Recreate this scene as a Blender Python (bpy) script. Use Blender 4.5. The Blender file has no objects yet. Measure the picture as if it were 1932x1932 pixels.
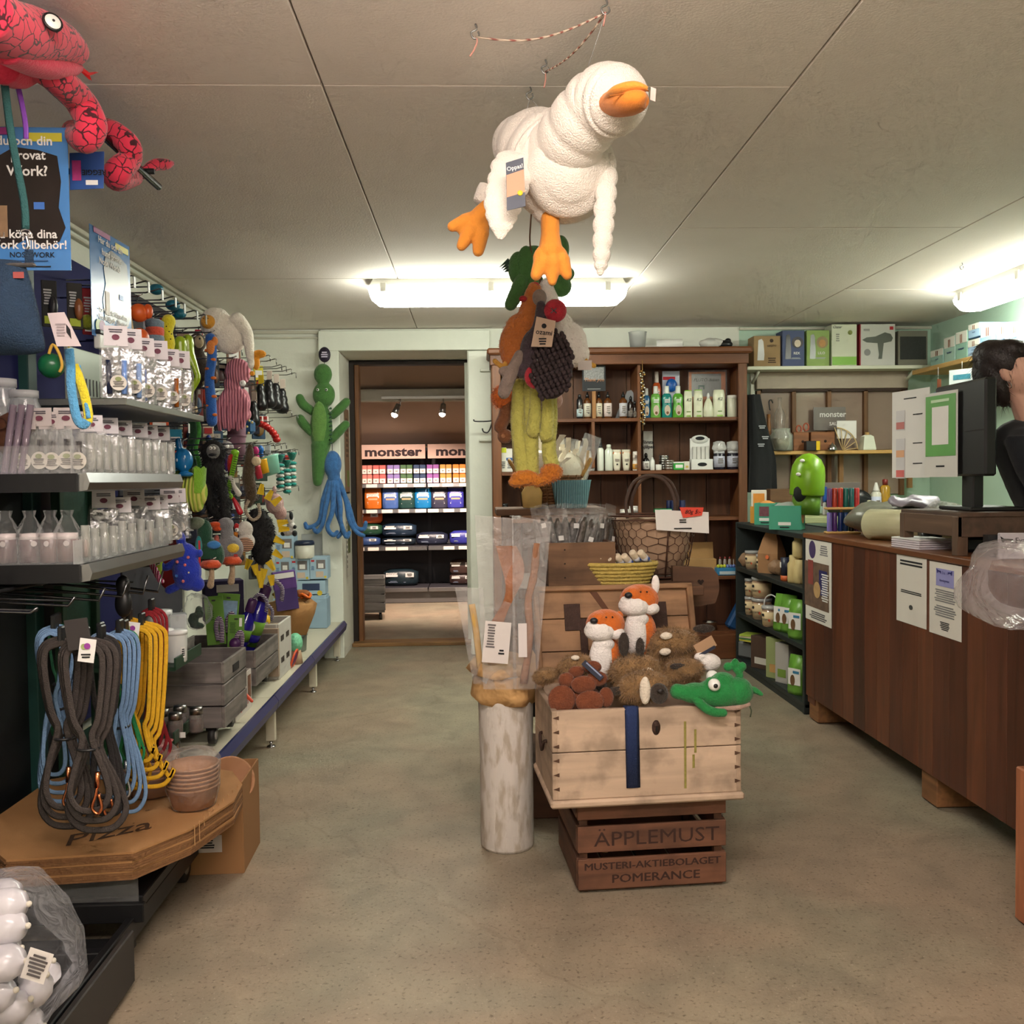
import bpy,bmesh,math,random
from mathutils import Vector,Matrix,Euler,noise
R=random.Random(7)
sc=bpy.context.scene
COL=sc.collection
PI=math.pi
# ---------------------------------------------------------------- camera
F=1743.0
H=1.25
CAM=Vector((0,0,H))
_n=Vector((898-966,966-905,-F)).normalized()
_a=Vector((-math.sin(math.radians(.8)),math.cos(math.radians(.8)),0))
_z=(_a-_n*_a.dot(_n)).normalized()
_x=_n.cross(_z)
RW=Matrix((_x,_n,_z))
cam=bpy.data.cameras.new('camera');cam.sensor_width=36;cam.lens=F/1932*36;cam.clip_start=.05
co=bpy.data.objects.new('camera',cam);COL.objects.link(co)
co.matrix_world=Matrix.Translation(CAM)@ RW.to_4x4()
sc.camera=co
def ray(px,py):return RW @ Vector(((px-966)/F,(966-py)/F,-1))
def W(px,py,Y):d=ray(px,py);return CAM+d*(Y/d.y)
def WX(px,py,X):d=ray(px,py);return CAM+d*(X/d.x)
def WZ(px,py,Z):d=ray(px,py);return CAM+d*((Z-H)/d.z)
# ---------------------------------------------------------------- world, exposure
w=bpy.data.worlds.new('world');sc.world=w;w.use_nodes=True
w.node_tree.nodes['Background'].inputs[0].default_value=(.9,.85,.8,1)
w.node_tree.nodes['Background'].inputs[1].default_value=.05
sc.view_settings.view_transform='Standard'
try:sc.view_settings.look='None'
except Exception:pass
sc.view_settings.gamma=1;sc.view_settings.use_curve_mapping=False
sc.view_settings.exposure=0.72
LAMP_GREEN=(.97,1,.86)
LAMP_WARM=(1,.87,.79)
E_BACK,E_RIGHT,E_NEAR=24,24,30
try:
 cy=sc.cycles
 cy.transparent_max_bounces=32;cy.max_bounces=6;cy.diffuse_bounces=3;cy.glossy_bounces=3;cy.transmission_bounces=4;cy.use_adaptive_sampling=True;cy.adaptive_threshold=.08;cy.adaptive_min_samples=10
 cy.sample_clamp_indirect=6;cy.caustics_reflective=False;cy.caustics_refractive=False
except Exception:pass
# ---------------------------------------------------------------- materials
def lin(c):
 c=c/255;return c/12.92 if c<=.04045 else((c+.055)/1.055)**2.4
def rgb(c):return(lin(c[0]),lin(c[1]),lin(c[2]),1)
MC={}
def nodes(name):
 m=bpy.data.materials.new(name);m.use_nodes=True
 nt=m.node_tree;return m,nt,nt.nodes['Principled BSDF'],nt.nodes,nt.links
def coords(N,L,scale=(1,1,1),rot=(0,0,0)):
 t=N.new('ShaderNodeTexCoord');mp=N.new('ShaderNodeMapping')
 mp.inputs['Scale'].default_value=scale;mp.inputs['Rotation'].default_value=rot
 L.new(t.outputs['Object'],mp.inputs['Vector']);return mp.outputs['Vector']
def tint(N,L,b,c,fac,amount):
 mx=N.new('ShaderNodeMix');mx.data_type='RGBA'
 d=[x*(1-amount)for x in c[:3]]+[1];e=[min(1,x*(1+amount*.6))for x in c[:3]]+[1]
 mx.inputs[6].default_value=d;mx.inputs[7].default_value=e
 L.new(fac,mx.inputs[0]);L.new(mx.outputs[2],b.inputs['Base Color']);return mx
def M(c,rough=.6,metal=0,var=.12,scale=14,bump=.0,bscale=60,sheen=0,trans=0,coat=0,alpha=1):
 """plain procedural surface: colour with faint noise and optional fine relief"""
 k=('M',tuple(c),rough,metal,var,scale,bump,bscale,sheen,trans,coat,alpha)
 if k in MC:return MC[k]
 m,nt,b,N,L=nodes('surface');c=rgb(c)
 b.inputs['Roughness'].default_value=rough;b.inputs['Metallic'].default_value=metal
 b.inputs['Sheen Weight'].default_value=sheen;b.inputs['Transmission Weight'].default_value=trans
 b.inputs['Coat Weight'].default_value=coat;b.inputs['Alpha'].default_value=alpha
 v=coords(N,L)
 t=N.new('ShaderNodeTexNoise');t.inputs['Scale'].default_value=scale;t.inputs['Detail'].default_value=3
 L.new(v,t.inputs['Vector']);tint(N,L,b,c,t.outputs['Fac'],var)
 if bump:
  t2=N.new('ShaderNodeTexNoise');t2.inputs['Scale'].default_value=bscale;t2.inputs['Detail'].default_value=2
  L.new(v,t2.inputs['Vector']);bp=N.new('ShaderNodeBump');bp.inputs['Strength'].default_value=bump;bp.inputs['Distance'].default_value=.01
  L.new(t2.outputs['Fac'],bp.inputs['Height']);L.new(bp.outputs['Normal'],b.inputs['Normal'])
 MC[k]=m;return m
def plush(c,var=.22,bscale=180,bump=.5):return M(c,.95,0,var,40,bump,bscale,.25)
def cloth(c):return M(c,.9,0,.15,60,.3,400,.1)
def plas(c,rough=.35):return M(c,rough,0,.06,8,0)
def paper(c):return M(c,.8,0,.05,6,0)
def metal(c,rough=.3):return M(c,rough,1,.1,20,0)
def wood(c,dark=.45,axis='x',scale=1.,rough=.6,stain=.0):
 k=('wood',tuple(c),dark,axis,scale,rough,stain)
 if k in MC:return MC[k]
 m,nt,b,N,L=nodes('wood');c=rgb(c);b.inputs['Roughness'].default_value=rough
 s={'x':(1.2,14,14),'y':(14,1.2,14),'z':(14,14,1.2)}[axis]
 v=coords(N,L,tuple(x*scale for x in s))
 t=N.new('ShaderNodeTexNoise');t.inputs['Scale'].default_value=2.2;t.inputs['Detail'].default_value=6;t.inputs['Distortion'].default_value=.6
 L.new(v,t.inputs['Vector'])
 r=N.new('ShaderNodeValToRGB');r.color_ramp.elements[0].position=.3;r.color_ramp.elements[1].position=.68
 r.color_ramp.elements[0].color=[x*(1-dark)for x in c[:3]]+[1];r.color_ramp.elements[1].color=[min(1,x*1.15)for x in c[:3]]+[1]
 L.new(t.outputs['Fac'],r.inputs['Fac']);out=r.outputs['Color']
 if stain:
  v2=coords(N,L);t2=N.new('ShaderNodeTexNoise');t2.inputs['Scale'].default_value=9;t2.inputs['Detail'].default_value=5
  L.new(v2,t2.inputs['Vector'])
  r2=N.new('ShaderNodeValToRGB');r2.color_ramp.elements[0].position=.36;r2.color_ramp.elements[1].position=.52
  r2.color_ramp.elements[0].color=(1-stain,1-stain,1-stain,1);r2.color_ramp.elements[1].color=(1,1,1,1)
  L.new(t2.outputs['Fac'],r2.inputs['Fac'])
  mm=N.new('ShaderNodeMix');mm.data_type='RGBA';mm.blend_type='MULTIPLY';mm.inputs[0].default_value=1
  L.new(out,mm.inputs[6]);L.new(r2.outputs['Color'],mm.inputs[7]);out=mm.outputs[2]
 L.new(out,b.inputs['Base Color'])
 bp=N.new('ShaderNodeBump');bp.inputs['Strength'].default_value=.25;bp.inputs['Distance'].default_value=.004
 L.new(t.outputs['Fac'],bp.inputs['Height']);L.new(bp.outputs['Normal'],b.inputs['Normal'])
 MC[k]=m;return m
def film(c=(235,235,235),haze=.12,crinkle=.35,scale=18,rough=.12):
 """thin clear plastic: mostly see-through, a little milky, glossy where it creases"""
 k=('film',tuple(c),haze,crinkle,scale,rough)
 if k in MC:return MC[k]
 m,nt,b,N,L=nodes('clear_film')
 b.inputs['Base Color'].default_value=rgb(c);b.inputs['Roughness'].default_value=rough;b.inputs['Specular IOR Level'].default_value=1.0
 tr=N.new('ShaderNodeBsdfTransparent');mx=N.new('ShaderNodeMixShader')
 lw=N.new('ShaderNodeLayerWeight');lw.inputs['Blend'].default_value=.25
 v=coords(N,L);t=N.new('ShaderNodeTexNoise');t.inputs['Scale'].default_value=scale;t.inputs['Detail'].default_value=3;t.inputs['Distortion'].default_value=1.5
 L.new(v,t.inputs['Vector'])
 bp=N.new('ShaderNodeBump');bp.inputs['Strength'].default_value=crinkle;bp.inputs['Distance'].default_value=.03
 L.new(t.outputs['Fac'],bp.inputs['Height']);L.new(bp.outputs['Normal'],b.inputs['Normal'])
 ma=N.new('ShaderNodeMath');ma.operation='MULTIPLY_ADD';ma.inputs[1].default_value=.35;ma.inputs[2].default_value=haze;ma.use_clamp=True
 L.new(lw.outputs['Fresnel'],ma.inputs[0])
 L.new(ma.outputs[0],mx.inputs[0]);L.new(tr.outputs[0],mx.inputs[1]);L.new(b.outputs[0],mx.inputs[2])
 L.new(mx.outputs[0],N['Material Output'].inputs['Surface'])
 MC[k]=m;return m
def glow(c,s):
 k=('glow',tuple(c),s)
 if k in MC:return MC[k]
 m,nt,b,N,L=nodes('lit_diffuser');b.inputs['Base Color'].default_value=(.8,.8,.8,1)
 b.inputs['Emission Color'].default_value=(*c,1);b.inputs['Emission Strength'].default_value=s
 MC[k]=m;return m
ORD='first second third fourth fifth sixth seventh eighth ninth tenth eleventh twelfth'.split()
CLEAR=film();CLEARH=film(haze=.3);BAGF=film((240,240,238),.15,1.0,34,.06);BAGM=film(haze=.10,crinkle=.7,scale=26,rough=.1);STIFF=film(haze=.10,crinkle=.05,scale=6,rough=.05)
BLACK=plas((22,22,24),.4);WHITE=plas((232,232,228),.4);CHROME=metal((200,200,205),.2);INK=paper((25,25,28));PAPER=paper((232,230,226))
# ---------------------------------------------------------------- geometry
def frame(d,up=Vector((0,0,1))):
 d=d.normalized()
 if abs(d.dot(up))>.97:up=Vector((0,1,0))
 x=up.cross(d).normalized();return x,d.cross(x).normalized(),d
def spl(pts,k=6):
 """Catmull-Rom through tuples of any length"""
 n=len(pts);out=[]
 for i in range(n-1):
  p=[pts[max(i-1,0)],pts[i],pts[i+1],pts[min(i+2,n-1)]]
  for j in range(k):
   t=j/k
   out.append(tuple(.5*(2*b+(c-a)*t+(2*a-5*b+4*c-d)*t*t+(3*b-a-3*c+d)*t**3)for a,b,c,d in zip(*p)))
 out.append(tuple(pts[-1]));return out
class MB:
 def __init__(s):s.v=[];s.f=[];s.mi=[];s.sm=[]
 def add(s,v,f,mi=0,sm=False,T=None):
  o=len(s.v);s.v+=[(T @ Vector(p))if T else Vector(p)for p in v]
  for q in f:s.f.append([i+o for i in q]);s.mi.append(mi);s.sm.append(sm)
  return s
 def box(s,c,d,bev=0,mi=0,T=None,rz=0):
  x,y,z=(k/2 for k in d);c=Vector(c)
  if rz:T=(T or Matrix())@ Matrix.Translation(c)@ Matrix.Rotation(rz,4,'Z');c=Vector((0,0,0))
  if not bev:
   v=[c+Vector((a*x,b*y,e*z))for a in(-1,1)for b in(-1,1)for e in(-1,1)]
   return s.add(v,[(0,1,3,2),(4,6,7,5),(0,4,5,1),(2,3,7,6),(0,2,6,4),(1,5,7,3)],mi,False,T)
  bev=min(bev,x*.9,y*.9,z*.9);bm=bmesh.new()
  for a in(-1,1):
   for b in(-1,1):
    for e in(-1,1):
     for q in((bev,bev,0),(bev,0,bev),(0,bev,bev)):
      bm.verts.new(c+Vector((a*(x-q[0]),b*(y-q[1]),e*(z-q[2]))))
  bmesh.ops.convex_hull(bm,input=bm.verts);bmesh.ops.dissolve_limit(bm,angle_limit=.01,verts=bm.verts,edges=bm.edges)
  bm.verts.index_update();v=[p.co.copy()for p in bm.verts];f=[[p.index for p in q.verts]for q in bm.faces];bm.free()
  return s.add(v,f,mi,False,T)
 def tube(s,pts,r,n=8,mi=0,sm=True,T=None,flat=1,closed=False,cap=True,up=Vector((0,0,1)),rib=0):
  pts=[Vector(p[:3])for p in pts];m=len(pts)
  if not hasattr(r,'__len__'):r=[r]*m
  v=[];x=None
  for i,p in enumerate(pts):
   if closed:d=pts[(i+1)%m]-pts[i-1]
   else:d=pts[min(i+1,m-1)]-pts[max(i-1,0)]
   if d.length<1e-9:d=Vector((0,0,1))
   if x is None:x,y,d=frame(d,up)
   else:
    d=d.normalized();x=(x-d*x.dot(d)).normalized();y=d.cross(x)
   for k in range(n):
    a=2*PI*k/n;q=r[i]*(1+rib*math.cos(a*n/2));v.append(p+x*(q*math.cos(a))+y*(q*flat*math.sin(a)))
  f=[]
  for i in range(m if closed else m-1):
   j=(i+1)%m
   for k in range(n):l=(k+1)%n;f.append((i*n+k,i*n+l,j*n+l,j*n+k))
  if cap and not closed:f.append(tuple(range(n-1,-1,-1)));f.append(tuple((m-1)*n+k for k in range(n)))
  return s.add(v,f,mi,sm,T)
 def cyl(s,a,b,r0,r1=None,n=14,mi=0,T=None,cap=True,sm=True):return s.tube([a,b],[r0,r0 if r1 is None else r1],n,mi,sm,T,cap=cap)
 def lathe(s,prof,n=18,mi=0,T=None,sm=True,oval=1,wob=0,ph=0):
  v=[];m=len(prof)
  for r,z in prof:
   for k in range(n):
    a=2*PI*k/n;q=r*(1+wob*math.sin(a*5+z*40+ph));v.append((q*math.cos(a),q*oval*math.sin(a),z))
  f=[(i*n+k,i*n+(k+1)%n,(i+1)*n+(k+1)%n,(i+1)*n+k)for i in range(m-1)for k in range(n)]
  if prof[0][0]>1e-6:f.append(tuple(range(n-1,-1,-1)))
  if prof[-1][0]>1e-6:f.append(tuple((m-1)*n+k for k in range(n)))
  return s.add(v,f,mi,sm,T)
 def ell(s,c,r,nu=14,nv=9,mi=0,T=None):
  if not hasattr(r,'__len__'):r=(r,r,r)
  v=[(c[0],c[1],c[2]-r[2])];
  for i in range(1,nv):
   t=PI*i/nv
   for k in range(nu):a=2*PI*k/nu;v.append((c[0]+r[0]*math.sin(t)*math.cos(a),c[1]+r[1]*math.sin(t)*math.sin(a),c[2]-r[2]*math.cos(t)))
  v.append((c[0],c[1],c[2]+r[2]));e=len(v)-1
  f=[(0,1+(k+1)%nu,1+k)for k in range(nu)]
  for i in range(nv-2):f+=[(1+i*nu+k,1+i*nu+(k+1)%nu,1+(i+1)*nu+(k+1)%nu,1+(i+1)*nu+k)for k in range(nu)]
  f+=[(e,1+(nv-2)*nu+k,1+(nv-2)*nu+(k+1)%nu)for k in range(nu)]
  return s.add(v,f,mi,True,T)
 def prism(s,poly,d,mi=0,T=None,y0=0):
  """outline in XZ, thickness d along +Y"""
  n=len(poly);v=[(x,y0,z)for x,z in poly]+[(x,y0+d,z)for x,z in poly]
  f=[tuple(range(n-1,-1,-1)),tuple(range(n,2*n))]+[(i,(i+1)%n,n+(i+1)%n,n+i)for i in range(n)]
  return s.add(v,f,mi,False,T)
 def sheet(s,nx,ny,fn,mi=0,T=None,sm=True):
  v=[fn(i/nx,j/ny)for j in range(ny+1)for i in range(nx+1)]
  return s.add(v,[(j*(nx+1)+i,j*(nx+1)+i+1,(j+1)*(nx+1)+i+1,(j+1)*(nx+1)+i)for j in range(ny)for i in range(nx)],mi,sm,T)
 def jit(s,a,fq=8,seed=0):
  for i,p in enumerate(s.v):s.v[i]=p+noise.noise_vector(p*fq+Vector((seed,seed*2,0)))*a
  return s
 def fur(s,n,ln,wd,droop=.3,seed=1):
  """short strands standing on the faces"""
  rr=random.Random(seed);o=MB();tri=[];tot=0
  for q in s.f:
   for i in range(1,len(q)-1):
    a,b,c=s.v[q[0]],s.v[q[i]],s.v[q[i+1]];nn=(b-a).cross(c-a);ar=nn.length/2
    if ar>1e-12:tot+=ar;tri.append((tot,a,b,c,nn.normalized()))
  import bisect
  ks=[t[0]for t in tri]
  for _ in range(n):
   _,a,b,c,nn=tri[min(bisect.bisect(ks,rr.random()*tot),len(tri)-1)]
   u,v=rr.random(),rr.random()
   if u+v>1:u,v=1-u,1-v
   p=a+(b-a)*u+(c-a)*v;d=(nn+Vector((rr.uniform(-.5,.5),rr.uniform(-.5,.5),rr.uniform(-.5,.5)-droop))).normalized()
   x=d.cross(Vector((rr.uniform(-1,1),rr.uniform(-1,1),rr.uniform(-1,1)))).normalized()*wd;l=ln*rr.uniform(.6,1.2)
   o.add([p-x-nn*wd,p+x-nn*wd,p+d*l+Vector((0,0,-droop*l*.5))],[(0,1,2)])
  return o
 def mesh(s,name,mats):
  me=bpy.data.meshes.new(name);me.from_pydata([tuple(p)for p in s.v],[],s.f)
  for m in(mats if isinstance(mats,(list,tuple))else[mats]):me.materials.append(m)
  me.polygons.foreach_set('material_index',s.mi);me.polygons.foreach_set('use_smooth',s.sm);me.update();return me
 def build(s,name,mats,parent=None,loc=(0,0,0),rot=(0,0,0),vox=0,smooth=3):
  o=bpy.data.objects.new(name,s.mesh(name,mats));COL.objects.link(o);o.location=loc;o.rotation_euler=rot
  if parent:o.parent=parent
  if vox:
   md=o.modifiers.new('join','REMESH');md.mode='VOXEL';md.voxel_size=vox;md.use_smooth_shade=True
   if smooth:k=o.modifiers.new('soften','SMOOTH');k.iterations=smooth;k.factor=.5
  return o
def tag(o,label,cat,group=None):
 o['label']=label;o['category']=cat
 if group:o['group']=group
 return o
def thing(name,label,cat,loc=(0,0,0),rot=(0,0,0),group=None):
 o=bpy.data.objects.new(name,None);COL.objects.link(o);o.location=loc;o.rotation_euler=rot;o.empty_display_size=.05
 return tag(o,label,cat,group)
def struct(o):o['kind']='structure';return o
def stuff(o):o['kind']='stuff';return o
def copy_tree(o,parent=None):
 c=o.copy();COL.objects.link(c)
 if parent:c.parent=parent
 for ch in list(o.children):copy_tree(ch,c)
 return c
TX={}
def text(s,size,mat,parent,loc,rot=(PI/2,0,0),bold=0,sx=1,name='lettering',align='CENTER',depth=.0006,shear=0):
 """flat lettering as a mesh; stands in XZ facing -Y with the default rotation"""
 k=(s,bold,align,shear,depth)
 if k not in TX:
  cu=bpy.data.curves.new('lettering','FONT');cu.body=s;cu.size=1;cu.align_x=align;cu.align_y='CENTER';cu.offset=bold;cu.extrude=0;cu.shear=shear;cu.resolution_u=2
  t=bpy.data.objects.new('lettering',cu);COL.objects.link(t)
  dg=bpy.context.evaluated_depsgraph_get();me=bpy.data.meshes.new_from_object(t.evaluated_get(dg));COL.objects.unlink(t);bpy.data.objects.remove(t)
  TX[k]=me
 me=TX[k].copy();me.materials.clear();me.materials.append(mat)
 o=bpy.data.objects.new(name,me);COL.objects.link(o);o.parent=parent;o.location=loc;o.rotation_euler=rot;o.scale=(size*sx,size,size)
 return o
def patch(parent,c,w,h,mat,name='label',rot=(0,0,0),r=0,d=.0008):
 """flat printed patch in XZ facing -Y, at c"""
 b=MB()
 if r=='o':b.prism([(w/2*math.cos(a*PI/10),h/2*math.sin(a*PI/10))for a in range(20)],d,y0=-d)
 else:b.prism([(-w/2,-h/2),(w/2,-h/2),(w/2,h/2),(-w/2,h/2)],d,y0=-d)
 return b.build(name,mat,parent,c,rot)
def lines(parent,c,w,h,n,mat,name='text_lines',rot=(0,0,0),d=.0006,ragged=.35,th=.28):
 """small print: n bars of text, one part"""
 b=MB();rr=random.Random(int(w*1e4+h*1e4+n))
 for i in range(n):
  ww=w*(1-ragged*rr.random());z=h/2-(i+.5)*h/n;b.prism([(-ww/2,z-h/n*th),(ww/2,z-h/n*th),(ww/2,z+h/n*th),(-ww/2,z+h/n*th)],d,y0=-d)
 return stuff(b.build(name,mat,parent,c,rot))
# ================================================================ setting
XL,XR,YB,YF,ZC=-1.64,3.30,6.60,-1.6,2.32
def concrete():
 m,nt,b,N,L=nodes('concrete_floor');b.inputs['Roughness'].default_value=.55
 v=coords(N,L)
 def nz(s,d,ds=0):
  t=N.new('ShaderNodeTexNoise');t.inputs['Scale'].default_value=s;t.inputs['Detail'].default_value=d;t.inputs['Distortion'].default_value=ds;L.new(v,t.inputs['Vector']);return t.outputs['Fac']
 def ramp(f,p0,c0,p1,c1):
  r=N.new('ShaderNodeValToRGB');e=r.color_ramp.elements;e[0].position=p0;e[0].color=c0;e[1].position=p1;e[1].color=c1;L.new(f,r.inputs['Fac']);return r.outputs['Color']
 def mix(a,c,f,mode='MIX'):
  q=N.new('ShaderNodeMix');q.data_type='RGBA';q.blend_type=mode
  for i,s in((6,a),(7,c),(0,f)):
   if hasattr(s,'links'):L.new(s,q.inputs[i])
   else:q.inputs[i].default_value=s
  return q.outputs[2]
 big=ramp(nz(1.1,4,.8),.38,rgb((150,142,122)),.62,rgb((155,138,118)))
 mid=ramp(nz(6,5,.5),.3,(.80,.80,.80,1),.7,(1.08,1.06,1.04,1))
 c=mix(big,mid,1.0,'MULTIPLY')
 fine=ramp(nz(85,5),.30,(.42,.39,.36,1),.43,(1,1,1,1));c=mix(c,fine,.8,'MULTIPLY')
 pale=ramp(nz(130,2),.66,(0,0,0,1),.74,(1,1,1,1));c=mix(c,rgb((178,162,144)),pale)
 blot=ramp(nz(2.3,3,.3),.66,(0,0,0,1),.8,(.5,.5,.5,1));c=mix(c,rgb((162,146,128)),blot)
 cr=N.new('ShaderNodeTexVoronoi');cr.feature='DISTANCE_TO_EDGE';cr.inputs['Scale'].default_value=.33
 vw=N.new('ShaderNodeVectorMath');vw.operation='ADD';nv=N.new('ShaderNodeTexNoise');nv.inputs['Scale'].default_value=5;L.new(v,nv.inputs['Vector']);
 vs=N.new('ShaderNodeVectorMath');vs.operation='SCALE';vs.inputs['Scale'].default_value=.18;L.new(nv.outputs['Color'],vs.inputs[0]);L.new(v,vw.inputs[0]);L.new(vs.outputs[0],vw.inputs[1]);L.new(vw.outputs[0],cr.inputs['Vector'])
 ck=ramp(cr.outputs['Distance'],.0,(.75,.72,.7,1),.0025,(1,1,1,1));c=mix(c,ck,.5,'MULTIPLY')
 L.new(c,b.inputs['Base Color'])
 bp=N.new('ShaderNodeBump');bp.inputs['Strength'].default_value=.22;bp.inputs['Distance'].default_value=.004;L.new(nz(120,4),bp.inputs['Height']);L.new(bp.outputs['Normal'],b.inputs['Normal'])
 return m
struct(MB().box((.83,4.2,-.06),(5.6,12,.12)).build('floor',concrete()))
CEILM=M((244,235,227),.9,0,.05,5,.12,140)
ce=struct(MB().box((.83,2.5,ZC+.05),(5.2,8.3,.06)).build('ceiling',M((70,66,60),.9)))
PX=[-2.0,-1.66,-.40,.884,2.14,3.4];cuts={1:[2.55,4.95],2:[2.55],3:[3.98],0:[2.55],4:[2.9,5.3]}
for i in range(5):
 ys=[YF]+cuts[i]+[YB+.02]
 for j in range(len(ys)-1):
  x0,x1,y0,y1=max(PX[i],XL-.02),min(PX[i+1],XR+.02),ys[j],ys[j+1]
  if x1-x0<.05:continue
  MB().box(((x0+x1)/2,(y0+y1)/2,ZC+.01),(x1-x0-.004,y1-y0-.004,.02),.003).build('ceiling_panel',CEILM,ce)
WALLW=M((230,231,219),.85,0,.06,3,.15,30);MINT=M((186,214,194),.8,0,.05,4,.1,40);TRIM=M((230,233,220),.6,0,.07,10,.1,50)
struct(MB().box((XL-.06,2.5,1.16),(.12,8.2,2.32)).build('wall_left',WALLW))
struct(MB().box((XR+.06,2.5,1.16),(.12,8.2,2.32)).build('wall_right',MINT))
struct(MB().box((.83,YF-.06,1.16),(5.2,.12,2.32)).build('wall_front',WALLW))
DX0,DX1,DZ=-.95,-.05,2.165
o=struct(MB().prism([(XL-.1,0),(DX0,0),(DX0,DZ),(DX1,DZ),(DX1,0),(1.9,0),(1.9,ZC+.05),(XL-.1,ZC+.05)],.55,y0=YB).build('wall_back',WALLW))
struct(MB().box(((1.9+XR+.1)/2,YB+.275,1.18),(XR+.1-1.9,.55,2.36)).build('wall_back',MINT))
# door surround: white boards standing proud of the wall, worn wooden frame at the far side of the deep reveal
d=struct(MB().box((-1.02,YB-.02,1.08),(.14,.06,2.17),.004).build('trim_1',TRIM))
d=struct(MB().box((.04,YB-.015,1.08),(.17,.05,2.16),.004).build('trim_2',TRIM))
d=struct(MB().box((-.49,YB-.02,2.235),(1.2,.06,.14),.004).build('trim_3',TRIM))
struct(MB().box((.10,YB-.05,2.02),(.12,.05,.02),.004).build('trim_4',TRIM));struct(MB().box((.09,YB-.05,1.53),(.13,.04,.02),.004).build('trim_5',TRIM))
dm=wood((132,86,48),.5,'z',.8);dk=M((38,26,20),.7)
dr=struct(MB().box((DX0+.055,7.13,1.07),(.035,.10,2.14),.004).build('door_1',dm))
MB().box((DX0+.018,7.12,1.07),(.036,.12,2.14)).build('rebate',dk,dr)
MB().box((DX1-.012,7.12,1.07),(.03,.11,2.14),.003).build('jamb',TRIM,dr)
MB().box(((DX0+DX1)/2,7.12,2.145),(.9,.1,.03),.003).build('head',dk,dr)
MB().box(((DX0+DX1)/2,7.05,.012),(.9,.18,.03),.006).build('threshold',wood((150,110,66),.5,'x'),dr)
t=thing('wall_poster','narrow brown old poster strip pasted inside the door reveal','poster',(DX0+.004,6.86,1.47),(0,0,PI/2))
patch(t,(0,0,0),.22,.62,paper((142,112,86)),'sheet');patch(t,(.03,-.001,-.20),.1,.12,paper((126,140,74)),'picture');lines(t,(0,-.001,.1),.14,.3,8,paper((96,72,52)))
t=thing('wall_poster','narrow picture poster with green plants low inside the door reveal','poster',(DX0+.004,6.84,.86),(0,0,PI/2))
patch(t,(0,0,0),.2,.62,paper((214,212,202)),'sheet');patch(t,(.03,-.001,.06),.12,.4,M((92,104,60),.8,0,.7,30),'picture');lines(t,(-.07,-.001,.0),.03,.5,14,INK)
# ---- cable ducts along the top of the walls
DUCT=plas((206,202,186),.5)
for k,(z,th)in enumerate(((2.30,.02),(2.262,.012))):
 struct(MB().box((XL+.012,3.9,z),(.022,5.4,th),.003).build('trim_%d'%(6+k),DUCT))
 struct(MB().box((-1.33,YB-.012,z),(.58,.022,th),.003).build('trim_%d'%(8+k),DUCT))
struct(MB().tube(spl([(-1.10,YB-.012,2.25),(-1.088,YB-.012,2.24),(-1.086,YB-.012,2.2),(-1.086,YB-.012,.6)],4),.006,6).build('trim_10',DUCT))
struct(MB().box((2.6,YB-.012,2.305),(1.4,.02,.02),.003).build('trim_11',DUCT))
# ================================================================ lamps
def lamp(label,a,b,e,col):
 """fluorescent fitting between two ceiling points"""
 a=Vector(a);b=Vector(b);L_=(b-a).length;m=(a+b)/2;ang=math.atan2((b-a).y,(b-a).x)
 t=thing('ceiling_light',label,'light',(m.x,m.y,ZC),(0,0,ang),'fluorescent ceiling fittings')
 pr=[(-.075,-.002),(.075,-.002),(.080,-.05),(-.080,-.05)]
 MB().prism([(-L_/2+.03,-.001),(L_/2-.03,-.001),(L_/2,-.05),(-L_/2,-.05)],.15,y0=-.075).build('housing',plas((205,205,196),.5),t)
 g=MB();v=[];n=8
 ends=[(-L_/2+.002,.0),(-L_/2+.012,.55),(-L_/2+.05,.95),(-L_/2+.08,1),(L_/2-.08,1),(L_/2-.05,.95),(L_/2-.012,.55),(L_/2-.002,0)]
 for x,k in ends:
  for i in range(n+1):
   q=PI*i/n;v.append((x,-.08*math.copysign(abs(math.cos(q))**.6,math.cos(q)),-.05-.082*k*math.sin(q)**.5))
 g.add(v,[(i*(n+1)+j,i*(n+1)+j+1,(i+1)*(n+1)+j+1,(i+1)*(n+1)+j)for i in range(len(ends)-1)for j in range(n)],0,True)
 g.build('diffuser',glow(col,e),t)
 for x in(-.44,-.03,.42):
  for sy in(-1,1):MB().box((x*L_,sy*.082,-.045),(.035,.012,.05),.004).build('clip',plas((190,190,182),.3),t)
 return t
lamp('long fluorescent ceiling light behind the hanging plush birds',(-.56,5.03,ZC),(.83,5.03,ZC),E_BACK,LAMP_GREEN)
q=WZ(1797,592,2.19)
lamp('fluorescent ceiling light above the sales counter at the right edge',(q.x+.08,q.y,ZC),(q.x+.08,q.y-1.39,ZC),E_RIGHT,LAMP_GREEN)
lamp('fluorescent ceiling light over the shop entrance',(-.75,1.0,ZC),(.65,1.0,ZC),E_NEAR,LAMP_WARM)
lamp('added unseen fluorescent ceiling light furthest back, brightening the room',(-.4,-.75,ZC),(1.0,-.75,ZC),E_NEAR,LAMP_WARM)  # extra fitting added out of view for brighter, more even room light
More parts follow.
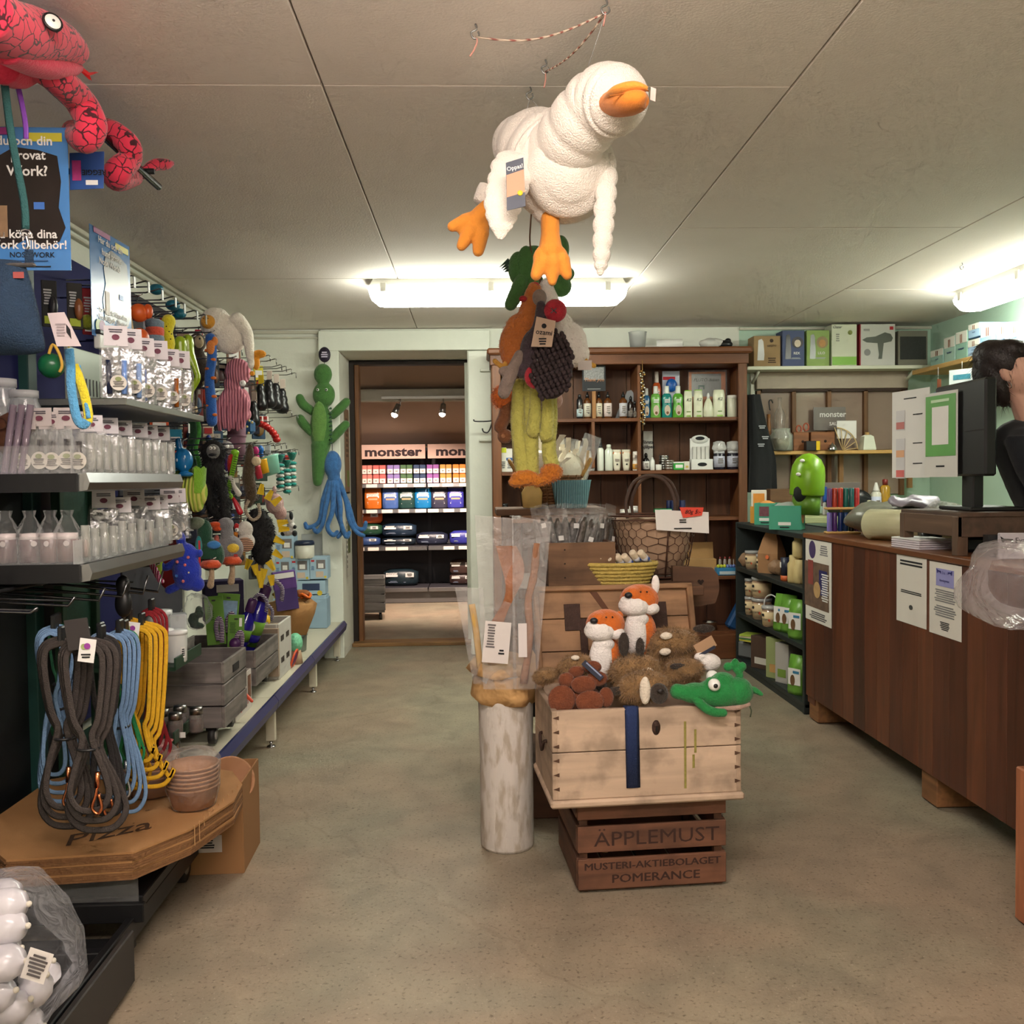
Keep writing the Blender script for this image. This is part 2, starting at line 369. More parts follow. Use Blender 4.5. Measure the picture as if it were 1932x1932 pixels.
# ================================================================ back room
BR=M((172,152,136),.9,0,.06,4,.1,40)
struct(MB().add([(-2.2,7.15,2.42),(1,7.15,2.42),(1,9.95,1.60),(-2.2,9.95,1.60),(-2.2,7.15,2.5),(1,7.15,2.5),(1,9.95,1.68),(-2.2,9.95,1.68)],[(0,1,2,3),(7,6,5,4),(0,4,5,1),(1,5,6,2),(2,6,7,3),(3,7,4,0)]).build('ceiling',BR))
struct(MB().box((-.6,10.0,.9),(3.3,.1,1.8)).build('wall_far',BR));struct(MB().box((-2.2,8.55,1.2),(.1,2.8,2.4)).build('wall_side',BR));struct(MB().box((1.05,8.55,1.2),(.1,2.8,2.4)).build('wall_side',BR))
struct(MB().box((-.6,8.33,2.01),(3.2,.1,.11),.005).build('trim_12',M((176,170,154),.7)))
struct(MB().box((-.6,9.93,1.635),(3.2,.04,.07)).build('trim_13',wood((168,126,72),.35,'x')))
t=thing('track_light','white ceiling track with three small spotlights in the back room','light',(-.38,8.26,1.985))
MB().box((.1,0,0),(1.1,.03,.025),.003).build('rail',plas((225,222,214)),t)
for k,(x,lit)in enumerate(((-.28,1),(.1,0),(.5,0))):
 MB().cyl((x,0,-.01),(x,0,-.07),.006).build('stem',CHROME,t)
 h=MB().cyl((x-.02 if lit else x,.01,-.06),(x-.05 if lit else x+.02*(k-1.5),-.03,-.15),.022,.034,14).build('spotlight_head',metal((190,190,192),.3),t)
 MB().ell((x-.05 if lit else x+.02*(k-1.5),-.032,-.148),(.03,.02,.03),10,6).build('bulb',glow((1,.86,.7),25 if lit else 6),h)
 l=bpy.data.lights.new('spot_light','SPOT');l.energy=70 if not lit else 80;l.color=(1,.80,.66);l.spot_size=1.9;l.spot_blend=.8;l.shadow_soft_size=.04
 lo=bpy.data.objects.new('spot_light',l);COL.objects.link(lo);lo.parent=t;lo.location=(x,-.02,-.2);lo.rotation_euler=(.55 if not lit else .75,0,(k-1)*-.3)
 # the head turned to the stock shelves
RK=thing('display_rack','dark steel shop rack with bags of dog food seen through the doorway','shelf',(0,9.4,0))
dkm=M((58,56,62),.6,.2,.08,6);RX0,RX1,RM=-1.30,.10,-.50
MB().box(((RX0+RX1)/2,.46,.8),(RX1-RX0,.02,1.6)).build('back_panel',M((46,45,50),.7),RK)
for x in(RX0,RM,RX1):MB().box((x,.44,.8),(.035,.03,1.6)).build('upright',dkm,RK)
for z,dp in((1.225,.42),(.965,.42),(.585,.45),(.165,.47)):
 for x0,x1 in((RX0,RM),(RM,RX1)):
  MB().box(((x0+x1)/2,.46-dp/2,z-.02),(x1-x0-.008,dp,.03),.003).build('shelf_board',dkm,RK)
  MB().box(((x0+x1)/2,.455-dp,z-.025),(x1-x0-.012,.012,.04),.002).build('price_rail',metal((150,148,150),.35),RK)
MB().box(((RX0+RX1)/2,.04,.07),(RX1-RX0,.02,.13)).build('kick_plate',M((104,100,98),.5,.3),RK)
sg=paper((206,172,158));SI=paper((48,30,34))
for x0,x1 in((RX0,RM-.012),(RM+.012,RX1)):
 h=MB().box(((x0+x1)/2,.06,1.545),(x1-x0,.02,.145),.002).build('header_sign',sg,RK);
 text('monster',.125,SI,h,(x0+.46 if x0<-1 else x0+.37,.048,1.54),bold=.035,sx=1.35)
 text('monster',.11,SI,RK,(x0+.56 if x0<-1 else x0+.42,.447,1.42),bold=.03,sx=1.35)
for z in(1.20,.94,.56):
 for i in range(9):
  x=RX0+.1+i*.155+R.uniform(-.02,.02)
  if z<.6 and i in(4,5):continue
  patch(RK,(x,.455-(.42 if z>.7 else .45)-.007,z),.11,.034,paper((224,212,200)),'price_tag')
def pack(x,y,z,w,h,d,c,label,cat='food packet',name='food_packet',white=True,group=None,rz=0):
 t=thing(name,label,cat,(x,y,z),(0,0,rz),group)
 MB().box((0,0,h/2),(w,d,h),min(w,d)*.08).build('carton',paper(c),t)
 if white:patch(t,(0,-d/2-.0005,h*.3),w*.92,h*.5,paper((226,214,204)),'front_panel');lines(t,(0,-d/2-.0018,h*.3),w*.5,h*.16,2,INK)
 return t
TC=[((206,120,110),'salmon red'),((196,96,92),'dull red'),((132,112,170),'lilac'),((70,100,66),'dark green'),((46,62,92),'navy'),((140,84,150),'purple'),((196,140,70),'ochre'),((222,130,52),'orange')]
pxs=[(283,405),(412,570),(585,740),(745,895),(905,1055),(1065,1215),(1225,1370),(1380,1540)]
for i,(a,b_)in enumerate(pxs):
 a=640+a/6.44;b_=640+b_/6.44;p=W((a+b_)/2,908,9.5);wd=(b_-a)/F*9.5
 for r_,rowname in((0,'lower'),(1,'upper')):
  zz=1.222+r_*.096
  for s_ in range(2):
   pack(p.x+(s_-.5)*wd*.5,9.53,zz,wd*.46,.092,.12,TC[i][0],'%s one of two %s topped packets in the %s row of the rack'%(['left','right'][s_],TC[i][1],rowname),group='%s food packets %s row'%(TC[i][1],rowname))
def foodbag(label,px0,px1,y0,y1,c,Y,stand=True,tag_=True):
 p=W((px0+px1)/2,y1,Y);wd=(px1-px0)/F*Y;h=(y1-y0)/F*Y;z_=min((1.22,.96,.58,.16),key=lambda q:abs(q-p.z));p.z=z_+.001 if abs(z_-p.z)<.07 else p.z
 if not stand:h *= 1.02
 t=thing('dog_food_bag',label,'food bag',(p.x,Y,p.z))
 m=M(c,.38,0,.2,12,.25,18)
 b=MB()
 if stand:
  v=[];pr=[(0,.42,.36),(.05,.5,.42),(.5,.49,.42),(.8,.48,.28),(.95,.46,.08),(1,.46,.03)]
  for k,a,e in pr:
   for x,y in((-a,-e),(-a*.5,-e*1.12),(a*.5,-e*1.12),(a,-e),(a,e),(-a,e)):v.append((x*wd,y*wd*.45,k*h))
  b.add(v,[(i*6+j,i*6+(j+1)%6,(i+1)*6+(j+1)%6,(i+1)*6+j)for i in range(5)for j in range(6)]+[(5,4,3,2,1,0),(30,31,32,33,34,35)],0,True)
  b.build('sack',m,t)
  patch(t,(0,-.2*wd,h*.52),wd*.74,h*.1,paper((226,222,220)),'brand_strip',(-.02,0,0));text('monster',h*.17,PAPER,t,(0,-.215*wd,h*.62),bold=.03,sx=.9)
  patch(t,(0,-.21*wd,h*.42),wd*.55,h*.07,paper((200,160,120)),'picture_strip');lines(t,(0,-.205*wd,h*.25),wd*.7,h*.12,2,paper((210,206,204)))
  patch(t,(0,-.1*wd,h*.93),wd*.88,h*.12,paper((214,206,206)),'top_band',(-.5,0,0))
 else:
  b.lathe([(.0,0),(.40,.01),(.5,.2),(.52,.5),(.47,.8),(.3,.97),(0,1)],20,oval=.55)
  for i,q in enumerate(b.v):b.v[i]=Vector((math.copysign(min(.5,abs(q.x)*1.1),q.x)*wd,q.y*wd*.8,q.z*h))
  b.build('sack',m,t)
  yy=-wd*.225
  patch(t,(-wd*.25,yy,h*.62),wd*.34,h*.13,paper((226,222,220)),'brand_strip');text('monster',h*.22,PAPER,t,(-wd*.25,yy-.003,h*.76),bold=.03,sx=.9)
  if tag_:patch(t,(wd*.26,yy,h*.66),wd*.24,h*.26,paper((222,220,216)),'sticker');lines(t,(wd*.26,yy-.002,h*.66),wd*.16,h*.18,3,INK)
  lines(t,(-wd*.1,yy+.004,h*.26),wd*.6,h*.12,2,paper((110,120,140)))
 return t
zx=lambda x:640+x/6.44
zy=lambda y:900+y/6.44
for x0,x1,y0,y1,c,l in((315,515,88,372,(206,106,30),'orange food bag standing on the rack shelf'),(530,722,92,368,(74,104,168),'steel blue food bag standing on the rack shelf'),(722,920,88,366,(34,66,62),'dark green food bag standing on the rack shelf'),
 (922,1120,88,364,(24,118,176),'bright blue food bag standing on the rack shelf'),(1122,1318,90,362,(56,54,72),'charcoal food bag standing on the rack shelf'),(1318,1515,84,358,(62,62,158),'indigo food bag standing on the rack shelf')):
 foodbag(l,zx(x0),zx(x1),zy(y0),zy(y1),c,9.56)
for x0,x1,y0,y1,c,l in((150,525,415,562,(204,92,40),'orange food sack lying at the top of the three-sack pile'),(150,525,568,705,(30,66,46),'green food sack lying in the middle of the three-sack pile'),(150,500,708,815,(44,66,112),'blue food sack lying at the bottom of the three-sack pile'),
 (525,940,560,718,(28,44,62),'dark teal food sack lying on another dark sack'),(525,930,720,815,(24,34,44),'blackish food sack under a dark teal sack'),(940,1320,655,808,(36,40,58),'flat charcoal food sack lying beside an indigo sack'),(1345,1640,640,805,(50,52,140),'indigo food sack lying at the doorway edge'),
 (545,965,1130,1330,(24,40,48),'black-green food sack alone on the bottom rack shelf'),(1345,1640,995,1185,(66,46,42),'brown food sack lying on another brown sack'),(1345,1640,1190,1325,(58,40,38),'brown food sack at the bottom by the doorway edge')):
 foodbag(l,zx(x0),zx(x1),zy(y0),zy(y1),c,9.62,False)
# grey crate on castors standing left in the back room
t=thing('rolling_crate','grey wooden crate on castors inside the back room','crate',(-1.02,8.45,0),(0,0,.1));gw=wood((112,108,104),.4,'x')
for k in range(4):
 MB().box((0,-.16,.12+k*.075),(.34,.014,.066),.002).build('slat',gw,t);MB().box((.17,0,.12+k*.075),(.014,.32,.066),.002).build('slat',gw,t)
 MB().box((0,.16,.12+k*.075),(.34,.014,.066),.002).build('slat',gw,t);MB().box((-.17,0,.12+k*.075),(.014,.32,.066),.002).build('slat',gw,t)
MB().box((0,0,.075),(.34,.32,.016)).build('bottom',gw,t)
for x in(-.13,.13):
 for y in(-.12,.12):MB().cyl((x-.012,y,.035),(x+.012,y,.035),.035).build('castor',BLACK,t)
# ================================================================ black shop fixture along the left aisle
BLK=M((24,24,26),.45,.2,.1,20);SILV=metal((150,150,152),.28);NAVY=M((26,30,92),.85,0,.08,6);TEAL=M((28,70,66),.5,0,.1,10)
G=thing('shop_fixture','black steel shop shelving with silver edge rails beside the hanging leashes','shelf',(0,0,0))
MB().box((-1.44,2.45,.62),(.03,1.8,1.24),0).build('back_panel',M((13,13,17),.5,0,.1),G)
MB().box((-1.44,2.45,1.68),(.03,1.74,.84),0).build('back_panel',NAVY,G)
for y in(1.62,2.99):MB().box((-1.42,y,1.05),(.05,.06,2.1),.003).build('upright',TEAL if y>2 else BLK,G)
SH=((1.275,2.27,2.985),(1.055,2.27,2.985))
for z,y0,y1 in SH:
 MB().box((-1.19,(y0+y1)/2,z-.015),(.46,y1-y0,.028),.002).build('shelf_board',BLK,G)
 MB().prism([(0,-.012),(.022,-.006),(.03,-.03),(.024,-.048),(.0,-.052)],y1-y0,T=Matrix.Translation((-.962,y0,z+.01))).build('price_rail',SILV,G)
 MB().box((-1.19,y0-.004,z-.02),(.46,.008,.045)).build('end_bracket',BLK,G)
MB().box((-1.2,2.93,1.475),(.5,.72,.02),.002).build('shelf_board',metal((150,152,146),.4),G)
for z,y0,y1,x0 in((1.275,2.27,2.96,-.975),(1.055,2.27,2.96,-.975)):
 MB().box((x0-.18,y0+.004,z+.035),(.40,.003,.07)).build('end_riser',STIFF,G)
 MB().box((x0,(y0+y1)/2,z+.03),(.003,y1-y0,.06)).build('front_riser',STIFF,G)
# base with open lower frame
MB().box((-1.13,2.66,.165),(.5,.52,.03),.003).build('bottom_shelf',BLK,G)
MB().box((-1.14,2.395,.20),(.50,.006,.09),.0).build('bottom_riser',STIFF,G);MB().box((-1.13,2.385,.145),(.52,.02,.05),.003).build('bottom_edge',BLK,G)
MB().box((-.905,2.25,.105),(.022,1.35,.06),.003).build('base_rail',BLK,G)
MB().box((-.868,1.99,.085),(.016,.58,.13),.003).build('kick_board',M((48,44,42),.5),G)
MB().box((-1.15,1.9,.06),(.5,1.0,.02)).build('base_plate',M((18,18,20),.6),G)
for y in(1.75,2.25,2.8):MB().box((-1.15,y,.095),(.5,.03,.04),.002).build('cross_bar',BLK,G)
for y in(2.9,1.7):
 c=MB().cyl((-.955,y,.045),(-.925,y,.045),.045,n=18).build('castor',M((30,30,32),.5),G);MB().cyl((-.957,y,.045),(-.923,y,.045),.022,n=12).build('hub',plas((150,148,144)),c)
# pole and peg rows of the fixture
MB().cyl((-.955,1.75,2.155),(-.955,2.89,2.155),.011,n=10).build('display_pole',metal((90,90,92),.2),G)
MB().cyl((-1.40,2.78,2.165),(-.93,2.78,2.165),.009,n=8).build('pole_bracket',BLK,G)
for k,y in enumerate((1.95,2.13,2.3,2.45,2.6,2.72)):
 MB().tube([(-1.42,y,1.01),(-.93,y,.985-.01*k),(-.915,y,.995)],.0035,6).build('hook',metal((96,96,98),.25),G)
 MB().tube([(-1.42,y,.985),(-1.0,y,.965)],.003,6).build('hook_stay',BLK,G)
for k,y in enumerate((1.99,2.2,2.4,2.58,2.7)):MB().box((-1.16+.02*k,y,1.01),(.02,.012,.035),.003).build('hook_clip',metal((120,120,122),.3),G)
MB().cyl((-1.16,1.9,1.0),(-1.08,2.75,1.0),.005,n=8).build('hook_bar',BLK,G)
# small green steel display tiers past the fixture (hold plastic pots, tins and bowls)
DGREEN=M((28,62,42),.5,.1,.1,8)
T2=thing('tier_stand','dark green metal stand with stepped trays behind the leashes','stand',(0,0,0))
for z,(x0,x1,y0,y1)in((.655,(-1.34,-.985,3.02,3.3)),(.42,(-1.34,-.985,2.99,3.28)),(.245,(-1.34,-.99,2.98,3.24))):
 b=MB().box(((x0+x1)/2,(y0+y1)/2,z-.008),(x1-x0,y1-y0,.012)).build('tray',DGREEN,T2)
 MB().box((x1,(y0+y1)/2,z+.008),(.006,y1-y0,.04),.001).build('tray_lip',DGREEN,b)
for y in(3.01,3.27):MB().box((-1.34,y,.68),(.03,.03,1.36),.002).build('post',DGREEN,T2)
MB().box((-1.35,3.14,1.0),(.01,.26,.6)).build('perforated_panel',M((34,74,60),.5,.2,.5,120),T2)
# ---------------------------------------------------------------- things on the fixture
def header_bag(label,p,w,h,fill,card=(226,220,224),rz=0,tilt=0,sticker=True,name='sample_bag',group='bags with header cards',foil=True):
 """flat clear bag with a folded header card and something inside; p = bottom centre"""
 t=thing(name,label,'bag',p,(tilt,0,rz),group)
 b=MB();sd=R.random()*50
 def f(s):
  def g(u,v):
   th=s*.012*math.sin(PI*u)*math.sin(PI*min(v*1.2,1))+.004*noise.noise(Vector((u*5,v*6,sd)))
   return((u-.5)*w*(1-.25*(v>.8)*(v-.8)*5),th,v*h*.82)
  return g
 b.sheet(6,7,f(-1));b.sheet(6,7,f(1));b.build('clear_bag',BAGF,t)
 if foil:MB().sheet(5,6,lambda a,v:((a-.5)*w*.86,.012+.012*noise.noise(Vector((a*6,v*7,sd))),v*h*.7)).build('foil_back',M((196,196,200),.22,.85,.3,30,.9,30),t)
 cw=w*.72;k=MB().prism([(-cw/2,h*.72),(cw/2,h*.72),(cw/2*.96,h),(-cw/2*.96,h)],.004,y0=-.002).build('header_card',paper(card),t)
 patch(k,(0,-.003,h*.84),cw*.32,h*.08,M((120,60,80),.7,0,.3),'logo',r='o');lines(k,(0,-.003,h*.93),cw*.6,h*.06,2,paper((90,86,96)))
 for i,(kind,c)in enumerate(fill):
  x=(i-(len(fill)-1)/2)*w/(len(fill)+.3)
  if kind=='tube':MB().cyl((x,0,.01),(x*1.1,0,h*.52),w*.09,n=10).build('vial',plas(c,.15),t)
  elif kind=='jar':MB().lathe([(w*.2,.006),(w*.22,h*.04),(w*.22,h*.3),(w*.18,h*.33),(w*.18,h*.38),(0,h*.39)],14,T=Matrix.Translation((x,0,0))).build('tin',M(c,.25,.8),t)
  elif kind=='coil':MB().tube([(x+w*.16*math.cos(a*.7),.01*math.sin(a*.7),h*.1+a*h*.009)for a in range(60)],.0016,5).build('spring',CHROME,t)
  elif kind=='pad':MB().ell((x,0,h*.22),(w*.3,.008,h*.14),12,6).build('pad',M(c,.8),t)
 if sticker:
  s_=patch(t,(w*.05,-.0145,h*.2),w*.5,w*.5,paper((222,216,206)),'round_sticker',r='o');lines(s_,(0,-.002,-w*.04),w*.34,w*.2,4,paper((110,104,100)));patch(s_,(0,-.002,w*.12),w*.2,w*.14,M((150,160,110),.8),'logo',r='o')
 return t
def vial(label,p,h=.1,r=.011,c=None,group='clear sample tubes',name='sample_tube'):
 t=thing(name,label,'tube',p,group=group)
 MB().lathe([(r*.6,0),(r,.004),(r,h),(r*.86,h),(r*.86,.01),(0,.008)],12).build('glass',film((244,245,238),.15,.0,5,.05),t)
 if c:MB().cyl((0,0,.012),(0,0,h*.6),r*.7,n=8).build('filling',plas(c),t)
 return t
HY=lambda x,X=-.97:-X*F/(898-x)
# top shelf: sample bags with blue and amber vials
for i,(x,fl,ds)in enumerate(((222,[('tube',(36,44,70)),('tube',(120,160,230))],'one dark and one blue vial'),(250,[('tube',(96,146,232)),('tube',(150,185,240))],'two pale blue vials'),(274,[('tube',(86,130,226))],'a single bright blue vial'),(300,[('pad',(190,190,186))],'a grey pad'),(322,[('tube',(206,130,40)),('tube',(176,96,30))],'two amber vials'),(343,[('tube',(120,66,30))],'a brown vial'))):
 Y=HY(x,-1.0);p=W(x,775,Y);p.z=1.487
 header_bag('header card sample bag with %s on the top shelf'%ds,p,.085,.195+.01*(i%2),fl,rz=.35+.1*(i%3))
# shelf one, seen through the clear end: zip bags with droppers, round stickers
for i,x in enumerate((48,78,100,128,150)):
 p=W(x,885,2.30);p.z=1.278
 header_bag(['zip bag with a dark dropper nearest the purple tubes','zip bag with dropper, second from the purple tubes','crinkled zip bag in the middle of the clear end bin','zip bag with dropper near the shelf corner','zip bag with a purple dot sticker at the shelf corner'][i],p,.085,.15+.01*(i%2),[('tube',(40,34,36))],card=(206,196,196),rz=R.uniform(-.2,.2),name='zip_bag',group='zip bags in the end bin',foil=False)
for i,x in enumerate((8,24,40)):
 p=W(x,888,2.285);p.z=1.277;t=thing('sample_tube',['tall purple-tinted tube leaning at the picture edge','tall purple-tinted tube between two others','tall clear tube leaning against the zip bags'][i],'tube',p,(0,.16,0),'tall tinted tubes')
 MB().lathe([(.008,0),(.0085,.003),(.0085,.17),(.007,.17),(.007,.006)],10).build('glass',film((190,170,190),.35,0,5,.05),t);MB().cyl((0,0,.01),(0,0,.12),.005,n=8).build('filling',plas((64,40,62)),t)
def clear_jar(label,p,r,h,lid=True,c=(222,226,230),haze=.22,name='clear_jar',group='clear jars'):
 t=thing(name,label,'jar',p,group=group)
 MB().lathe([(r*.9,0),(r,.006),(r,h*.82),(r*.82,h*.9),(r*.82,h),(r*.78,h),(r*.78,h*.9),(r*.95,h*.8),(r*.95,.01),(0,.008)],20).build('body',film(c,haze,.02,5,.05),t)
 if lid:MB().lathe([(r*.88,h*.93),(r*.88,h+.004),(0,h+.006)],20).build('lid',film((235,235,238),.45,.0,5,.1),t)
 return t
for x,y0,r,h,l in((4,800,.042,.19,'tall ribbed clear jar cut by the picture edge'),(46,790,.04,.16,'wide clear cylinder jar standing behind the zip bags'),(82,780,.024,.075,'small clear jar beside the wide cylinder jar'),(103,782,.022,.07,'small clear jar in the middle of three'),(122,784,.02,.065,'small clear jar nearest the blue tug toy')):
 p=W(x,y0,2.42);p.z=1.278;clear_jar(l,p,r,h+(y0<801)*.05)
p=W(30,760,2.36);p.z=1.34
t=thing('brown_toy','brown wrinkled rubber toy behind the tall tubes','dog toy',p);MB().ell((0,0,.06),(.055,.035,.035)).ell((-.01,.0,.02),(.04,.03,.04)).jit(.008,40).build('body',M((112,70,46),.6,0,.4,30,.4,60),t,vox=.006);MB().tube([(-.02+.014*math.cos(a*.5),-.037,.062+.014*math.sin(a*.5))for a in range(13)],.002,5).build('swirl',M((84,50,32),.6),t)
# shelf one along the rail: tubes and bags with labels
for i in range(11):
 x=172+i*15.2;Y=HY(x,-.985);p=W(x,888,Y);p.z=1.279
 vial(['clear empty tube standing first beside the shelf corner','clear empty tube standing second from the shelf corner'][i]if i<2 else 'clear empty tube standing %s along the upper silver rail'%ORD[i],p,.098,.0115)
for i,(x,fl)in enumerate(((175,[('jar',(90,82,78))]),(205,[('tube',(60,58,60))]),(232,[('pad',(170,170,170))]),(262,[('tube',(200,200,200)),('tube',(210,206,200))]),(282,[('jar',(120,116,110))]),(305,[('pad',(214,150,150))]))):
 Y=HY(x,-1.06);p=W(x,880,Y);p.z=1.278
 header_bag('foil fronted bag behind the upper tube row holding '+['a dark tin, first','a dark vial, second','a grey pad, third','pale vials, fourth','a grey tin, fifth','a pink pad, last'][i],p,.08,.16,fl,rz=.3)
# shelf two: jars in bags at the end, tubes and foil bags along the rail
for i,(x,c)in enumerate(((12,(96,62,66)),(58,(92,58,62)),(96,(100,62,60)),(128,(92,54,50)))):
 p=W(x,1040,2.31);p.z=1.058;t=thing('bagged_jar',['first','second','third','last'][i]+' red-brown jar in a peaked clear bag, counted from the picture edge','jar',p,(0,0,R.uniform(-.3,.3)),'bagged jars')
 MB().lathe([(.024,.002),(.026,.006),(.026,.058),(.022,.062),(.022,.066),(0,.067)],18).build('jar',M(c,.25,0,.2),t)
 MB().lathe([(.0245,.055),(.0245,.074),(0,.075)],18).build('lid',plas((196,184,182),.4),t)
 MB().lathe([(.03,0),(.033,.03),(.032,.075),(.026,.09),(.012,.115),(.016,.13)],10,wob=.06).build('clear_bag',film(haze=.04,crinkle=.7,scale=26,rough=.1),t)
 patch(t,(.012,-.031,.05),.014,.014,paper((200,190,188)),'round_sticker',r='o')
for i in range(10):
 x=162+i*17.5;Y=HY(x,-.985);p=W(x,1040,Y);p.z=1.059
 vial('clear tube standing first on the lower silver railed shelf' if i==0 else 'clear tube standing %s along the lower silver rail'%ORD[i],p,.09-.01*(i%2),.011,(150,120,110)if i in(0,7)else None,group='clear sample tubes lower row')
for i,(x,y,fl)in enumerate(((198,985,[('jar',(150,148,146))]),(228,1000,[('pad',(196,196,196))]),(255,985,[('jar',(110,108,104))]),(285,1000,[('tube',(190,180,170)),('pad',(190,190,190))]),(322,985,[('coil',0)]),(300,985,[('pad',(210,150,146))]),(336,1005,[('pad',(216,200,180))]))):
 Y=HY(x,-1.05+.03*(i%2));p=W(x,y+40,Y);p.z=1.058
 header_bag('silvery bag on the lower shelf holding '+['a steel tin, next to the peaked bags','a flat grey pad','a dull tin under two logo cards','a pale vial and pad','a coiled steel spring','a pink round pad','a cream pad, last by the blue plush'][i],p,.085,.175-.02*(i%2),fl,rz=.3,sticker=i%2==0)
# ---------------------------------------------------------------- leashes
def ribbon_loop(zt,zb,wd,tie,off=0.,skew=0.):
 hgt=zt-zb;zk=zt-hgt*tie
 L_=[(0,off,zt),(wd*.5,off,zt-hgt*.035),(wd*.62,off,zt-hgt*.14),(wd*.42,off,zk+hgt*.12),(wd*.16+skew*.5,off,zk),(wd*.5+skew,off,zk-hgt*.2),(wd*.66+skew,off,zb+hgt*.11),(wd*.42+skew,off,zb+hgt*.02),(skew,off,zb)]
 l2=[(-x+2*(skew if i>4 else skew*.5 if i==4 else 0),y,z)for i,(x,y,z)in enumerate(L_)][::-1][1:-1]
 return spl([*L_,*l2,L_[0]],4)[:-1]
def leash(label,px,y0,y1,wpx,c,Y,r=.009,n=3,tie=.5,snap=None,tagc=None,rz=0,thick=.13,skew=0):
 p=W(px,y0,Y);q=W(px,y1,Y);u=Y/F;zb=q.z-p.z
 t=thing('dog_leash',label,'leash',p,(0,0,rz),'leashes on the hooks');m=M(c,.75,0,.25,160,.5,500);r *= .62;n+=1
 for k in range(n):
  s=1-.17*k
  MB().tube(ribbon_loop(-.004*k,zb*(1-.06*k),wpx*u*s,tie,-.012*k+.01,skew*u*(1-.3*k)),r,6,up=Vector((0,1,0)),flat=thick,closed=True).build('strap',m,t)
 MB().tube([(math.cos(a*PI/5)*wpx*u*.24,math.sin(a*PI/5)*.022,zb*tie)for a in range(10)],.0035,6,closed=True).build('tie',BLACK,t)
 MB().box((0,0,.012),(.012,.03,.035),.003).build('hanger',BLACK,t)
 if snap:
  sx,sy,mc=snap;w_=W(sx,sy,Y)-p;g=metal(mc,.2)
  MB().tube(spl([(w_.x,-.02,w_.z),(w_.x-.004,-.022,w_.z-.02),(w_.x-.012,-.022,w_.z-.045),(w_.x,-.022,w_.z-.06),(w_.x+.010,-.022,w_.z-.045),(w_.x+.004,-.022,w_.z-.015)],4),.0035,7).build('snap_hook',g,t)
  MB().cyl((w_.x,-.02,w_.z),(w_.x+.002,-.02,w_.z+.035),.006,n=10).build('swivel',g,t)
 if tagc:
  k=MB().prism([(-.018,-.065),(.018,-.065),(.018,-.012),(-.018,-.012)],.001,T=Matrix.Translation((tagc,-.03,.02))@ Matrix.Rotation(.15,4,'Y')).build('price_card',PAPER,t)
  patch(k,(tagc-.004,-.032,-.008),.014,.014,M((150,60,150),.7),'logo',r='o');patch(k,(tagc-.012,-.031,-.009),.013,.013,M((160,176,110),.7),'logo',r='o');lines(k,(tagc-.008,-.031,-.03),.022,.012,2,INK)
 return t
LB=(122,156,196)
leash('pale blue leash hanging nearest the picture edge',104,1182,1515,62,LB,2.30,n=3,tie=.46,tagc=.0)
leash('thin green leash hanging behind the pale blue one',108,1178,1400,30,(24,92,58),2.36,r=.005,n=1,tie=.5)
leash('dark brown flat leash with a broad lower loop over the cardboard',118,1205,1562,74,(62,54,50),2.16,r=.013,n=2,tie=.52,skew=-4,snap=(136,1470,(206,130,90)))
leash('black leather leash with copper hook, frontmost of the dark ones',162,1208,1570,82,(66,58,54),2.12,r=.0125,n=2,tie=.56,skew=8,snap=(190,1480,(214,128,84)),tagc=.02)
leash('black leash with copper hook at its outer side',192,1202,1540,44,(40,36,36),2.24,r=.011,n=2,tie=.5,snap=(212,1490,(210,120,80)))
leash('pale blue leash with grey stripes between the black and green ones',190,1196,1470,40,(140,168,204),2.34,n=2,tie=.6)
leash('pale blue leash with chrome hook beside the yellow ones',226,1190,1535,50,LB,2.40,n=3,tie=.52,snap=(243,1455,(205,208,214)),tagc=.0,skew=4)
leash('narrow bright green leash next to the pale blue one',236,1190,1450,34,(30,134,74),2.46,r=.006,n=1,tie=.6,skew=4)
leash('dark green leash bundle behind the pale blue ones',212,1290,1500,30,(18,88,46),2.52,r=.007,n=3,tie=.3)
leash('yellow leash with the widest loops, frontmost of the two',268,1176,1487,66,(232,178,30),2.56,r=.0105,n=3,tie=.74,skew=6,tagc=-.01)
leash('yellow leash bundle behind the wide yellow one',244,1168,1490,44,(226,170,26),2.64,r=.009,n=3,tie=.62)
leash('red leash with black clip behind the yellow ones',286,1148,1440,40,(150,24,36),2.74,r=.008,n=3,tie=.62,snap=(300,1405,(70,30,32)))
t=thing('collar_pack','black rubber muzzle pack hanging above the yellow leash','pack',W(232,1105,2.6));MB().ell((0,0,.0),(.02,.02,.03)).ell((0,0,-.05),(.024,.02,.04)).build('body',BLACK,t,vox=.005)
t=thing('card_pack','blank dark grey card hanging in front of the leashes','card',W(143,1172,2.1));MB().box((0,0,-.03),(.052,.004,.07),.001,T=Matrix.Rotation(-.12,4,'Y')).build('card',M((50,45,44),.6),t)
